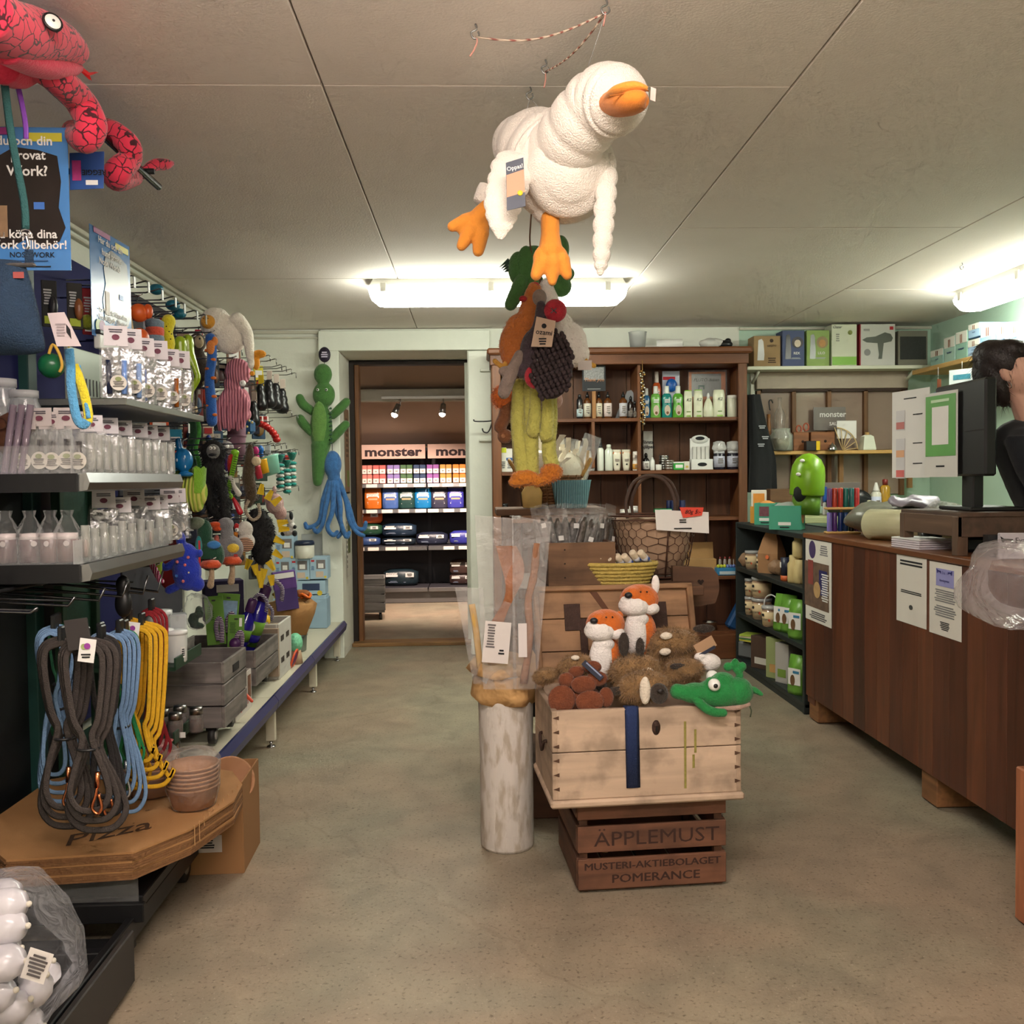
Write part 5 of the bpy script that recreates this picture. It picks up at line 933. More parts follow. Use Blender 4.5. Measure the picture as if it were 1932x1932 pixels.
MB().box((-1.2,6.34,.36),(.36,.15,.2)).build('carton',paper((150,178,198)),thing('container_box','pale blue box at the bottom of the far stack behind the bucket','box'))
t=thing('canister','white food canister with a navy lid on the boxes','canister',W(575,1053,6.3));u=6.3/F;MB().lathe([(17,0),(18,1),(18,25),(0,25)],22).sc(u).build('body',plas((206,204,190)),t);MB().lathe([(18.6,25),(18.6,30),(16,33),(0,34)],22).sc(u).build('lid',plas((30,42,66)),t)
t=thing('printed_board','large printed board of a food container behind the canister','board',(-1.12,6.59,.70));MB().box((0,0,0),(.24,.01,.36)).build('board',paper((190,194,192)),t);patch(t,(.0,-.006,-.05),.16,.12,paper((150,170,190)),'picture')
# ---- fillers deep on the hooks
rr=random.Random(5)
cols=[(40,40,58),(64,38,40),(38,58,44),(90,60,44),(50,50,54),(120,50,44),(46,70,96),(96,90,84),(30,30,34),(130,96,50)]
for k in range(46):
 x=345+(k*37%150);y=655+(k*83%400)
 if x>430 and y<700:y+=160
 t,u=toy('deep_pack','%s carded toy deep on the %s hooks %s'%(['navy','maroon','bottle green','brown','charcoal','brick red','slate blue','grey','black','mustard'][k%10],['topmost','second','middle','fourth','lowest'][min(4,(y-655)//90)],['near the shelving','behind the plush toys','towards the white wall'][min(2,(x-345)//50)]),x,y,'packs deep on the hooks',X=-1.38-.1*rr.random(),cat='toy pack',rot=(0,0,.6))
 w_,h_=rr.uniform(16,30),rr.uniform(34,66);MB().box((0,0,-h_/2),(w_,4,h_),1).sc(u).build('card',paper(cols[k%10]),t)
 MB().ell((0,-5,-h_*.6),(w_*.36,6,h_*.28),10,7).sc(u).build('toy',plas(cols[(k*3+1)%10],.5),t);patch(t,(0,-3*u,-h_*.16*u),w_*.6*u,h_*.14*u,paper((170,160,150)),'print')
# ================================================================ plush on the white wall
def plush_croc():
 t=thing('plush_crocodile','green plush crocodile hanging upright on the white wall','plush toy',W(606,690,6.42));u=6.42/F;g=plush((70,118,54),.4)
 blob(t,u,'body',g,[(3,0,-16,17,13,20),(4,0,-54,21,14,24),(-2,0,-118,21,15,52),([(-4,0,-150),(-8,0,-190),(-11,0,-216)],[18,13,9])],1.8)
 for nm,pts in(('arm',[(-16,0,-86),(-34,-4,-72),(-40,-4,-60)]),('arm',[(20,0,-92),(34,-4,-80),(46,-4,-68)]),('leg',[(-20,0,-124),(-34,-4,-108),(-40,-4,-98)]),('leg',[(16,0,-138),(32,-4,-122),(44,-4,-110)])):blob(t,u,nm,g,[(pts,[8,9,8])],1.6)
 blob(t,u,'belly',plush((98,140,66),.4),[(-4,-9,-110,15,8,44)],1.6)
 for x in(-5,11):cloth_eye(t,Vector((x,-14,-46))*u,2.6*u,k=.6)
 for k in range(9):MB().cyl((18,-8,-80-8*k),(14,-12,-82-8*k),2.6,.2,6).sc(u).build('spike',plush((22,74,40)),t)
 MB().tube([(6,-4,0),(7,-2,10)],.6,5).sc(u).build('string',BLACK,t);k=MB().lathe([(0,-1),(11,-1),(11,0),(0,0)],22,T=Matrix.Translation((7,-3,20))@ Matrix.Rotation(PI/2,4,'X')@ Matrix.Diagonal((1,1.3,1,1))).sc(u).build('hang_tag',M((40,30,50),.5),t);lines(k,(7*u,-5*u,20*u),13*u,12*u,3,paper((200,190,210)))
plush_croc()
t=thing('plush_octopus','blue plush octopus hanging on the white door post','plush toy',W(627,852,6.42));u=6.42/F;bl=plush((60,112,172),.6)
blob(t,u,'head',bl,[(0,0,-24,17,14,26),(2,0,-46,12,11,16)],1.6)
for pts in([(-6,0,-56),(-18,-4,-90),(-26,-4,-130),(-48,-4,-142),(-52,-4,-134)],[(-2,-4,-58),(-12,-8,-100),(-20,-8,-136),(-30,-8,-150),(-36,-6,-144)],[(2,-6,-58),(0,-12,-110),(-10,-12,-140),(0,-12,-156),(8,-12,-150)],[(6,-4,-56),(14,-8,-100),(14,-8,-130),(24,-8,-160),(30,-8,-152)],[(10,0,-54),(24,-4,-90),(30,-4,-130),(44,-4,-152),(56,-4,-158)],[(10,2,-56),(28,-2,-100),(40,-2,-140),(56,-2,-146),(60,-2,-134)],[(0,2,-60),(6,-2,-110),(16,-2,-145),(8,-2,-160)]):blob(t,u,'arm',bl,[(pts,[6,5,4.5,4.5,4])],1.5)
MB().tube([(0,0,2),(0,0,16)],.6,5).sc(u).build('string',BLACK,t)
t=thing('coat_hook','black iron double coat hook on the cabinet side','hook',W(928,800,6.38));u=6.38/F
MB().tube(spl([(0,0,6),(-12,0,5),(-26,0,5),(-33,0,6),(-34,0,9)],4),1.3,8).sc(u).build('upper_arm',BLACK,t);MB().tube(spl([(0,0,2),(-4,0,-10),(-9,0,-16),(-16,0,-14),(-18,0,-8)],4),1.3,8).sc(u).build('lower_arm',BLACK,t);MB().box((1,0,-4),(2,6,28),.5).sc(u).build('plate',BLACK,t)
# ================================================================ centre display: crate, chest, tube, bench
TANW=wood((196,170,146),.26,'x',.6,.75,.35);TANY=wood((184,158,134),.3,'y',.6,.75,.35);BRW=wood((116,76,54),.45,'x',.8,.75,.3);BRWY=wood((104,68,48),.45,'y',.8,.75,.3);DKIRON=M((70,50,42),.7,.5,.4,60,.4,90)
a=WZ(1090,1685,0);b_=WZ(1368,1668,0);ang=math.atan2(b_.y-a.y,b_.x-a.x);wc=(b_-a).length
C=thing('apple_crate','old brown slatted apple juice crate on the floor under the chest','crate',a,(0,0,ang));dc=.36;INKB=M((58,34,26),.85)
for k,(z0,z1)in enumerate(((.012,.105),(.125,.205),(.225,.285))):
 for nm,c,s_,m in(('front_slat',(wc/2,-.006,(z0+z1)/2),(wc,.012,z1-z0),BRW),('rear_slat',(wc/2,dc,(z0+z1)/2),(wc,.012,z1-z0),BRW),('side_slat',(.004,dc/2,(z0+z1)/2),(.012,dc-.014,z1-z0),BRWY),('side_slat',(wc-.004,dc/2,(z0+z1)/2),(.012,dc-.014,z1-z0),BRWY)):MB().box(c,s_,.002).build(nm,m,C)
for x in(.02,wc-.02):
 for y in(.018,dc-.018):MB().box((x,y,.14),(.024,.022,.28)).build('corner_post',BRWY,C)
for k in range(4):MB().box((wc*(k+.5)/4,dc/2,.008),(wc/4-.01,dc-.01,.01)).build('bottom_board',BRWY,C)
text('ÄPPLEMUST',.062,INKB,C,(wc*.53,-.0135,.163),sx=1.2)
for d_ in(-.0009,0,.0009):text('MUSTERI-AKTIEBOLAGET',.030,INKB,C,(wc*.50+d_,-.0135-d_*.1,.082+d_*.4),sx=1.25);text('POMERANCE',.036,INKB,C,(wc*.52+d_,-.0135-d_*.1,.042+d_*.5),sx=1.3)
for k in range(5):MB().tube(spl([(wc*(.2+.14*k),.05+.03*k,.10),(wc*(.25+.14*k),.1,.122),(wc*(.3+.13*k),.06,.112)],4),.012,8,flat=.2).build('chew_stick',M((196,150,110),.7),C)
# chest
a=W(1045,1527,2.66);b_=W(1397,1512,2.70);ca=math.atan2(b_.y-a.y,b_.x-a.x);cw=(b_-a).length;zb=.288;ht=.285;cd=.37
H_=thing('wooden_chest','open pale wooden chest with dovetail joints, lid leaning back','chest',(a.x,a.y,zb),(0,0,ca));fl=.035
for k,(z0,z1)in enumerate(((.022,.16),(.163,ht))):MB().box((cw/2,.008,(z0+z1)/2),(cw-.022,.018,z1-z0),.002).build('front_board',TANW,H_)
for k,(z0,z1)in enumerate(((.022,.16),(.163,ht))):
 for x in(.006,cw-.006):MB().box((x,cd/2,(z0+z1)/2),(.018,cd,z1-z0),.002).build('side_board',TANY,H_)
MB().box((cw/2,cd-.008,ht/2+.011),(cw-.02,.018,ht-.022)).build('rear_board',TANW,H_);MB().box((cw/2,cd/2,.012),(cw-.03,cd-.03,.014)).build('bottom_board',TANW,H_)
MB().box((cw/2,cd/2-.004,.011),(cw+.02,cd+.02,.022),.006).build('plinth',TANW,H_)
DV=M((84,58,42),.85)
for s_ in(0,1):
 for k in range(6):
  z=.055+k*.042;x=.0155 if s_==0 else cw-.0155;q=1 if s_==0 else-1
  MB().prism([(x+q*.002,z-.006),(x-q*.016,z),(x+q*.002,z+.006)]if q<0 else[(x-q*.016+.0,z),(x+q*.002,z-.006),(x+q*.002,z+.006)],.001,y0=-.0022).build('dovetail',DV,H_)
l=MB().lathe([(0,.003),(.011,.003),(.013,0)],16,T=Matrix.Translation((cw*.545,-.001,.225))@ Matrix.Rotation(PI/2,4,'X')@ Matrix.Diagonal((1,1.75,1,1))).build('lock_plate',DKIRON,H_);MB().box((cw*.545,-.006,.222),(.004,.004,.016)).build('keyhole',BLACK,l)
for k,(x,z,h_)in enumerate(((.70,.14,.2),(.755,.18,.07),(.745,.12,.04))):patch(H_,(cw*x,-.0015,z),.007,h_,M((150,140,70),.8,0,.5,80),'green_stain')
MB().tube(spl([(-.004,.1,.17),(-.012,.11,.165),(-.013,.15,.13),(-.012,.19,.165),(-.004,.2,.17)],4),.005,8).build('side_handle',DKIRON,H_)
stp=MB().tube([(cw*.42,-.004,.05),(cw*.415,-.004,.26),(cw*.415,.0,ht+.003),(cw*.415,.02,ht+.004),(cw*.415,.022,ht-.05)],.021,6,flat=.08,up=Vector((0,1,0)))
# lid leaning back
lt_=Matrix.Translation((cw/2,cd+.005,ht-.01))@ Matrix.Rotation(-.30,4,'X')@ Matrix.Diagonal((1,1,1,1));LW=wood((166,126,90),.45,'x',.7,.7,.3);LH=.318;lw_=cw-.01
MB().box((0,.0,0),(.01,.01,.01)).build('hinge_pin',DKIRON,H_,(cw/2,cd,ht-.03))
for k,(z0,z1)in enumerate(((0,.11),(.112,.22),(.222,LH))):MB().box((0,0,(z0+z1)/2),(lw_-.03,.012,z1-z0-.001),.001,T=lt_).build('lid_board',LW,H_)
for nm,c,s_ in(('lid_rim',(-lw_/2+.01,-.008,LH/2),(.02,.035,LH+.02)),('lid_rim',(lw_/2-.01,-.008,LH/2),(.02,.035,LH+.02)),('lid_rim',(0,-.008,LH+.004),(lw_,.035,.018))):MB().box(c,s_,.003,T=lt_).build(nm,LW if s_[0]>.1 else wood((156,116,80),.5,'z',.7,.7,.3),H_)
for x in(-.145,.155):
 h_=MB().box((x,-.0095,.225),(.055,.004,.09),.001,T=lt_).build('hinge_mark',DKIRON,H_);MB().box((x+.035 if x<0 else x-.04,-.0095,.15),(.026,.005,.14),.003,T=lt_).build('hinge_strap',DKIRON,h_)
MB().prism([(-.08,.31),(-.055,.31),(.0,.22),(-.02,.22)],.001,T=lt_,y0=-.0075).build('dark_scratch',M((96,62,42),.85),H_)
st=thing('cotton_strap','dark blue cotton strap hanging over the chest front','strap',(a.x,a.y,zb),(0,0,ca));stp.build('band',M((30,48,92),.9,0,.12,60,.3,300),st)
# chest content: foxes, boars, brown dino, green frog
def CH(px,py,Y):return W(px,py,Y)
OR=plush((208,104,30),.2);WHP=plush((236,230,226),.08);DB=plush((58,46,38))
def fox(label,px,py,Y,ear=False,s=1.):
 t=thing('plush_fox',label,'plush toy',W(px,py,Y),(0,0,0),'plush foxes');u=Y/F*s
 blob(t,u,'body',OR,[(4,0,-92,31,26,46),(0,2,-60,22,20,26)],2.2)
 blob(t,u,'head',OR,[(2,0,-26,38,31,29),(-12,-10,-16,22,22,16)],2)
 blob(t,u,'cheeks',WHP,[(-10,-14,-36,31,24,21),(22,-14,-42,16,18,12),(-22,-18,-27,16,16,12)],2,jit=1)
 blob(t,u,'belly',WHP,[(-8,-14,-92,24,18,44),(-4,-14,-62,22,15,14)],2)
 MB().ell((-24,-32,-14),(7.5,6,6),14,9).sc(u).build('nose',M((26,22,24),.5),t)
 for x in(-6,6):MB().ell((x+6,-26,-9),1.8,8,6).sc(u).build('eye',plas((30,20,16),.2),t)
 if ear:blob(t,u,'ear',WHP,[(33,-2,2,8,5,19)],1.6)
 else:blob(t,u,'ear',OR,[(30,8,-14,8,6,12)],1.6)
 blob(t,u,'paws',DB,[(-10,-18,-140,12,10,9),(20,-16,-136,13,10,10)],2)
 return t
fox('plush fox leaning in the chest with its chin up, lower of the two',1140,1152,2.86);fox('plush fox sitting higher at the back with a white ear',1204,1105,2.95,True)
BO=M((146,112,72),.95,0,.5,50,.5,200,.2);BOD=plush((54,44,36));FW=plush((226,214,196),.1)
def boar(label,px,py,Y,head=True,ears=(),spots=(),s=1.):
 t=thing('plush_boar',label,'plush toy',W(px,py,Y),(0,0,0),'plush wild boars');u=Y/F*s
 blob(t,u,'body',BO,[(0,0,-22,48,34,26),(-14,6,-34,40,34,24)],2.6,jit=3,fur=(3600,11,.5,.2))
 for e in ears:o=blob(t,u,'ear',BOD,[(e[0],e[1],e[2],e[3],4,e[4])],1.6,fur=(260,5,.4,.2));
 for s_ in spots:blob(t,u,'white_spot',FW,[(s_[0],s_[1],s_[2],12,5,7)],1.5,jit=.8)
 if head:blob(t,u,'snout',BOD,[(-24,-32,-38,16,16,13)],1.8);MB().ell((-36,-44,-38),(8,5,6),12,8).sc(u).build('nose',M((40,30,28),.6),t)
 return t
boar('shaggy brown plush boar at the back with one long dark ear',1270,1190,2.92,False,((58,-6,4,22,8),),((-20,-32,-4),(-22,-32,-34)))
boar('shaggy brown plush boar in the chest centre with upright ears',1200,1238,2.80,False,((-24,-6,24,11,24),(6,-10,18,9,20)),((16,-34,-22),))
t=boar('shaggy plush boar lying in front with a white blaze and dark snout',1215,1268,2.72,False,((-50,-6,-34,26,9),));u=2.72/F;blob(t,u,'blaze',FW,[(-4,-33,-28,11,7,27)],1.6,jit=1);blob(t,u,'snout',BOD,[(22,-33,-34,18,14,20)],1.8);MB().ell((22,-48,-26),(7,4,5),10,7).sc(u).build('nose',M((34,26,24),.5),t)
boar('small shaggy plush boar by the fox with a card on it',1090,1238,2.84,False,((-26,-18,-30,8,14),),((-10,-32,2),),.7)
boar('shaggy plush tail end beside the paper tube',1032,1262,2.86,False,(),(),.5)
boar('shaggy plush boar between the centre one and the frog',1290,1245,2.82,False,((-20,-26,-10,20,8),),(),.8)
t=thing('white_plush','white plush belly with a card tag behind the frog','plush toy',W(1335,1240,2.84));u=2.84/F;blob(t,u,'body',WHP,[(0,0,-10,26,18,18),(-14,-6,2,14,10,9)],2,jit=1)
k=MB().box((4,-12,14),(34,1,6),.2,T=Matrix.Rotation(-.5,4,'Y')).sc(u).build('hang_tag',M((40,44,64),.5),t);MB().box((6,-6,24),(40,1,22),.2,T=Matrix.Rotation(-.5,4,'Y')).sc(u).build('card',paper((176,140,108)),t)
t=thing('plush_dino','rusty brown plush dinosaur with rounded back plates at the chest front','plush toy',W(1095,1290,2.74));u=2.74/F;RB=plush((116,60,32),.35);blob(t,u,'body',RB,[(-4,4,-30,46,26,28)],2.4)
for x,y,z,rx,rz in((-38,-24,-24,27,28),(14,-30,-28,28,22),(4,-20,2,25,18),(-28,-12,10,16,15),(30,-14,12,21,15),(-8,-6,24,16,12),(46,-22,-22,15,20),(22,-4,32,19,13)):blob(t,u,'back_plate',RB,[(x,y,z,rx,7,rz)],1.8)
t=thing('plush_frog','bright green plush frog lying over the chest corner with googly eyes','plush toy',W(1345,1300,2.70));u=2.70/F;FG=plush((30,130,62),.3)
blob(t,u,'body',FG,[(10,0,-8,50,30,28),(50,0,-6,28,25,28),(-34,-4,-6,34,24,20),([(-70,-4,-2),(-58,-6,-4)],15),(20,2,14,24,20,18),(-4,-10,12,16,14,14)],2.4)
blob(t,u,'back_leg',FG,[([(44,6,10),(54,4,24),(46,2,36)],[8,7,7]),(30,2,42,9,7,9),(44,2,48,8,7,10),(58,2,42,8,7,9)],1.8);blob(t,u,'back_foot',FG,[([(62,0,-2),(80,2,-4),(94,0,-12)],[8,7,4])],1.6)
blob(t,u,'front_arm',FG,[([(-40,-16,-8),(-26,-22,-26),(-6,-24,-38),(14,-24,-40)],[11,9,9,8])],1.8);blob(t,u,'mouth_lining',plush((176,146,130)),[([(4,-14,-32),(40,-14,-34),(66,-12,-28)],[5,5,4])],1.4)
for x in(-4,4):e=cloth_eye(t,Vector((x,-26 if x<0 else 20,14 if x<0 else 20))*u,12*u,k=.42)
MB().tube(spl([(66,-12,-28),(70,-14,-40),(68,-14,-52)],4),1.4,6).sc(u).build('tongue_cord',M((60,70,50),.8),t)
t=thing('hang_tag','dark blue card tag lying between fox and dinosaur','tag',W(1118,1265,2.70),(0,.75,0));MB().box((0,0,0),(.075,.002,.018),.0005).build('card',M((40,46,66),.4),t);patch(t,(0,-.0015,.005),.06,.004,paper((150,160,190)),'stripe')
# ---------------------------------------------------------------- white tube with chews
def scuffed():
 m,nt,b,N,L=nodes('scuffed_white');b.inputs['Roughness'].default_value=.75;v=coords(N,L,(14,14,4));t=N.new('ShaderNodeTexNoise');t.inputs['Scale'].default_value=3;t.inputs['Detail'].default_value=8;L.new(v,t.inputs['Vector'])
 r=N.new('ShaderNodeValToRGB');r.color_ramp.elements[0].position=.36;r.color_ramp.elements[1].position=.52;r.color_ramp.elements[0].color=rgb((182,170,154));r.color_ramp.elements[1].color=rgb((212,204,196));L.new(t.outputs['Fac'],r.inputs['Fac']);L.new(r.outputs['Color'],b.inputs['Base Color'])
 bp=N.new('ShaderNodeBump');bp.inputs['Strength'].default_value=.3;bp.inputs['Distance'].default_value=.005;L.new(t.outputs['Fac'],bp.inputs['Height']);L.new(bp.outputs['Normal'],b.inputs['Normal']);return m
p=WZ(958,1597,0);r_=.094;p.y+=r_*.2
t=thing('floor_tube','tall scuffed white cardboard tube with a brown paper collar','container',p)
MB().lathe([(r_*.93,0),(r_*.97,.012),(r_*.96,.3),(r_*1.02,.58),(r_*1.04,.60),(r_*.98,.60),(r_*.92,.02),(0,.02)],40).build('tube',scuffed(),t)
MB().lathe([(r_*.99,.60),(r_*1.07,.615),(r_*1.15,.585),(r_*1.22,.53),(r_*1.08,.50)],34,wob=.09).jit(.022,15,4).build('paper_collar',M((204,160,104),.8,0,.2,14,1.0,20),t)
MB().lathe([(r_*.8,.57),(r_*.98,.61),(r_*1.02,.64),(r_*1.3,.60)],26,wob=.1).jit(.022,13,9).build('paper_crown',M((204,160,104),.8,0,.2,14,1.0,20),t)
MB().add([(.05,-.06,.6),(.16,-.05,.565),(.155,-.06,.53),(.06,-.10,.62),(.09,-.06,.68),(.1,-.02,.66)],[(0,1,2,3),(0,1,5,4),(3,4,1,2)]).build('paper_corner',M((204,160,104),.8,0,.2,14,1.0,20),t)
def chewbag(label,pts,Y,th=.012,haze=.17):
 t=thing('chew_bag',label,'bag',W(*pts[0],Y),(0,0,0),'long chew bags in the tube');o=W(*pts[0],Y);q=[W(x,y,Y)-o for x,y in pts]
 b=MB();sd=R.random()*9
 def f(s):
  def g(u,v):
   l=q[0].lerp(q[3],v);r=q[1].lerp(q[2],v);k=l.lerp(r,u);return k+Vector((0,s*th*math.sin(PI*u)*(1-v*.5)+.010*noise.noise(Vector((u*3,v*4,sd))),0))
  return g
 b.sheet(8,12,f(-1));b.sheet(8,12,f(1));b.build('clear_bag',film((226,222,220),haze,.7,9,.1),t);return t,o
CH1=M((156,96,56),.45,0,.35,14,.4,30)
t,o=chewbag('tall clear bag with a flat brown chew hide, leftmost in the tube',[(912,1300),(975,1300),(968,978),(896,972)],3.0)
b=MB();
for k in(-1,1):b.sheet(3,14,lambda u,v:W(955-12*v+18*math.sin(v*5)+(u-.5)*(38-22*v+10*math.sin(v*9)),1030+200*v,3.0)-o+Vector((0,k*.004+.006*math.sin(v*11),0)))
b.build('hide_chew',CH1,t);k=patch(t,W(937,1212,2.975)-o,.085,.135,paper((222,214,210)),'paper_label',(0,.1,0));lines(k,(-.02,-.002,.02),.03,.08,9,paper((110,104,104)));lines(k,(.018,-.002,-.03),.02,.02,2,INK)
t,o=chewbag('tall clear bag with a dried strip beside the wide hide',[(968,1300),(1012,1300),(1040,985),(966,972)],2.98)
MB().tube(spl([tuple(W(x,y,2.98)-o)for x,y in((1012,1025),(1008,1080),(996,1140),(1000,1200),(988,1290))],4),.012,8,flat=.35).jit(.004,40).build('dried_strip',M((150,100,66),.6,0,.3,30,.4,60),t);patch(t,W(986,1208,2.965)-o,.028,.11,paper((222,214,212)),'paper_label')
t,o=chewbag('short clear bag leaning outwards with a yellow chew',[(893,1290),(922,1290),(912,1110),(858,1108)],3.06);MB().tube(spl([tuple(W(x,y,3.06)-o)for x,y in((890,1140),(898,1190),(906,1260))],4),.011,8,flat=.4).build('yellow_chew',M((206,164,84),.5),t)
# ---------------------------------------------------------------- bench behind, boxes and baskets on it
BN=thing('old_bench','dark old wooden bench behind the chest with a rounded heart-cut end','bench',(0,0,0));BW=wood((104,72,50),.5,'x',.8,.7,.2)
zt=.865
MB().box((.475,3.52,zt-.02),(.66,.56,.035),.004).build('bench_top',BW,BN)
MB().box((.30,3.50,.62),(.28,.46,.44)).build('black_panel',M((20,17,16),.7),BN);MB().box((.60,3.7,.42),(.36,.16,.8)).build('rear_panel',M((30,24,20),.7),BN)
MB().box((.42,3.6,.09),(.52,.5,.18),.005).build('plinth',wood((92,60,40),.5,'x',.8),BN)
pr=[(-.10,-.05),(.0,-.06),(.06,-.05),(.075,0),(.07,.05),(.05,.075),(-.10,.085)]
MB().prism(pr,.03,T=Matrix.Translation(W(1320,1112,3.4))@ Matrix.Diagonal((1.0,1,1.05,1))).build('bench_arm',BW,BN);MB().prism([(0,-.008),(.008,.002),(.004,.006),(0,.003),(-.004,.006),(-.008,.002)],.002,T=Matrix.Translation(W(1322,1098,3.396))@ Matrix.Diagonal((1.6,1,1.6,1)),y0=-.002).build('heart_hole',M((40,26,20),.9),BN)
# wooden box with bags of dried fish
t=thing('wooden_box','brown wooden box filled with clear bags of dried fish','box',W(1098,1106,3.30),(0,0,.06));t.location.z=zt;u=3.3/F;bw_,bd_,bh_=.245,.30,.155
for nm,c,s_,m in(('front_board',(.0,0,bh_/2),(bw_,.016,bh_),BW),('rear_board',(0,bd_,bh_/2),(bw_,.016,bh_),BW),('side_board',(-bw_/2+.008,bd_/2,bh_/2),(.016,bd_-.018,bh_),BRWY),('side_board',(bw_/2-.008,bd_/2,bh_/2),(.016,bd_-.018,bh_),BRWY),('bottom_board',(0,bd_/2,.006),(bw_-.02,bd_-.02,.012),BW)):MB().box(c,s_,.002).build(nm,wood((124,92,66),.4,'x',.8,.75,.3)if m is BW else m,t)
for k in range(3):MB().ell((-bw_/2+.06,-.009,.03+.05*k),.003,8,6).build('nail',M((40,30,26),.8),t)
FISH=M((92,84,78),.4,.2,.6,60,.5,90)
for i in range(6):
 x=1035+i*22;Y=3.38+.05*(i%3);p=W(x,1035,Y);t=thing('fish_bag',['clear fish bag at the side of the wooden box near the tube','clear fish bag with silver fish, second from the tube','clear fish bag standing tallest in the box middle','clear fish bag slanting over the box front','clear fish bag behind the slanting one','clear fish bag nearest the wire basket'][i],'bag',p,(0,(-.25,-.1,.05,.3,.1,.2)[i],.3*(i-2)),'dried fish bags');u=Y/F
 b=MB()
 for s_ in(-1,1):b.sheet(6,8,lambda a,v:((a-.5)*(46-6*v),s_*7*math.sin(PI*a)*math.sin(PI*min(1,v*1.3))+2*noise.noise(Vector((a*4,v*5,i*3.))),-30+v*115))
 b.sc(u).build('clear_bag',BAGF,t)
 for k in range(3):MB().tube([(-10+k*10,(k-1)*3,-24),(-12+k*11,(k-1)*3,10),(-10+k*10+4*(k-1),(k-1)*3,46),(-9+k*10+6*(k-1),(k-1)*3,58)],[4,8.5,7,3],8,flat=.6).sc(u).build('fish',FISH,t)
 patch(t,(6*u,-8.5*u,(20 if i%2 else 44)*u),10*u,9*u,PAPER,'sticker')
# cream woven tray with chew rolls
YW=M((204,178,92),.7,0,.35,90,.6,120)
p=W(1172,1100,3.28);t=thing('woven_tray','small oval yellow woven basket of cream chew rolls','basket',(p.x,p.y+.06,zt));u=3.28/F
for k in range(6):MB().tube([((56+3.4*k+(1.2 if(j+k)%2 else 0))*math.cos(j*PI/24),(26+2.4*k)*math.sin(j*PI/24),4+7*k)for j in range(48)],4.6,6,closed=True).sc(u).build('braid',YW,t)
MB().lathe([(58,2),(56,1),(0,1)],24,oval=.46).sc(u).build('base',YW,t)
for i,(x,z,L_)in enumerate(((-52,52,44),(-30,48,44),(-12,46,44),(4,50,42),(18,50,42),(34,56,44),(50,56,44))):
 k=thing('chew_roll','cream chew roll in the yellow basket, '+['at the very end','second from the end','third from the end','in the middle','right of the middle','second before the wire basket','nearest the wire basket'][i],'chew',t.location+Vector((x*u,-.01,(z-6)*u)),(0,.6,.9),'cream chew rolls')
 MB().tube([(-L_/2,0,0),(-L_/2+2,0,0),(L_/2-2,0,0),(L_/2,0,0)],[5,7,7,5],12).sc(u).build('roll',M((222,206,180),.6),k);MB().lathe([(7.2,-5),(7.2,9)],12,T=Matrix.Rotation(PI/2,4,'Y')).sc(u).build('paper_band',paper((212,214,222)),k);patch(k,(4*u,-7.6*u,0),7*u,6*u,M((60,90,170),.7),'blue_flower')
# wire basket
p=W(1240,1093,3.45);t=thing('wire_basket','rusty hexagon wire basket with two hoop handles and a price note','basket',(p.x,p.y+.08,zt));u=3.45/F;WI=M((92,62,48),.6,.6,.3,60)
def bk(a,v):x=62+22*v;y=46+14*v;return Vector((math.copysign(abs(math.cos(a))**.6,math.cos(a))*x,math.copysign(abs(math.sin(a))**.6,math.sin(a))*y,4+v*118))
for v,r_ in((0,2.6),(.06,1.4),(.93,1.6),(1,2.6)):MB().tube([bk(k*PI/18,v)for k in range(36)],r_,6,closed=True).sc(u).build('ring',WI,t)
NC,NR=26,7
for r0 in range(NR):
 for c0 in range(NC):
  a0=2*PI*(c0+.5*(r0%2))/NC;da=2*PI/NC;v0=.05+.88*r0/NR;dv=.88/NR
  MB().tube([bk(a0-da*.5,v0+dv*.0),bk(a0-da*.5,v0+dv*.62),bk(a0,v0+dv*1.0),bk(a0+da*.5,v0+dv*.62)],.75,4,cap=False).sc(u).build('wire',WI,t)
for s_ in(-1,1):
 h0=bk(PI/2*s_,1);MB().tube(spl([(-44,s_*52,118),(-46,s_*50,150),(-30,s_*46,186),(0,s_*44,198),(30,s_*46,186),(46,s_*50,150),(44,s_*52,118)],5),3,8).sc(u).build('handle',M((78,58,48),.7,.2,.3,60),t,(-14*u if s_<0 else 14*u,0,0))
MB().tube([bk(-PI/2,.0)+Vector((14,-1,0)),bk(-PI/2,1)+Vector((20,-1,0))],1.6,6).sc(u).build('stay',WI,t)
MB().lathe([(54,8),(66,50),(74,100),(70,118),(40,112),(0,108)],20,oval=.74).jit(4,.06,3).sc(u).build('paper_lining',M((168,138,112),.8,0,.15,10,.5,26),t)
k=MB().add([(-8,-64,134),(94,-62,128),(94,-64,88),(-6,-66,96)],[(3,2,1,0)]).sc(u).build('price_note',PAPER,t);lines(k,(44*u,-66.5*u,98*u),50*u,4*u,1,INK);lines(k,(44*u,-66*u,112*u),18*u,8*u,2,INK)
MB().add([(38,-66,138),(84,-65,137),(80,-67,122),(44,-68,118)],[(3,2,1,0)]).sc(u).build('orange_label',M((226,66,40),.6),t);text('80g 5:-',11*u,INK,t,(62*u,-69*u,129*u),shear=.3)
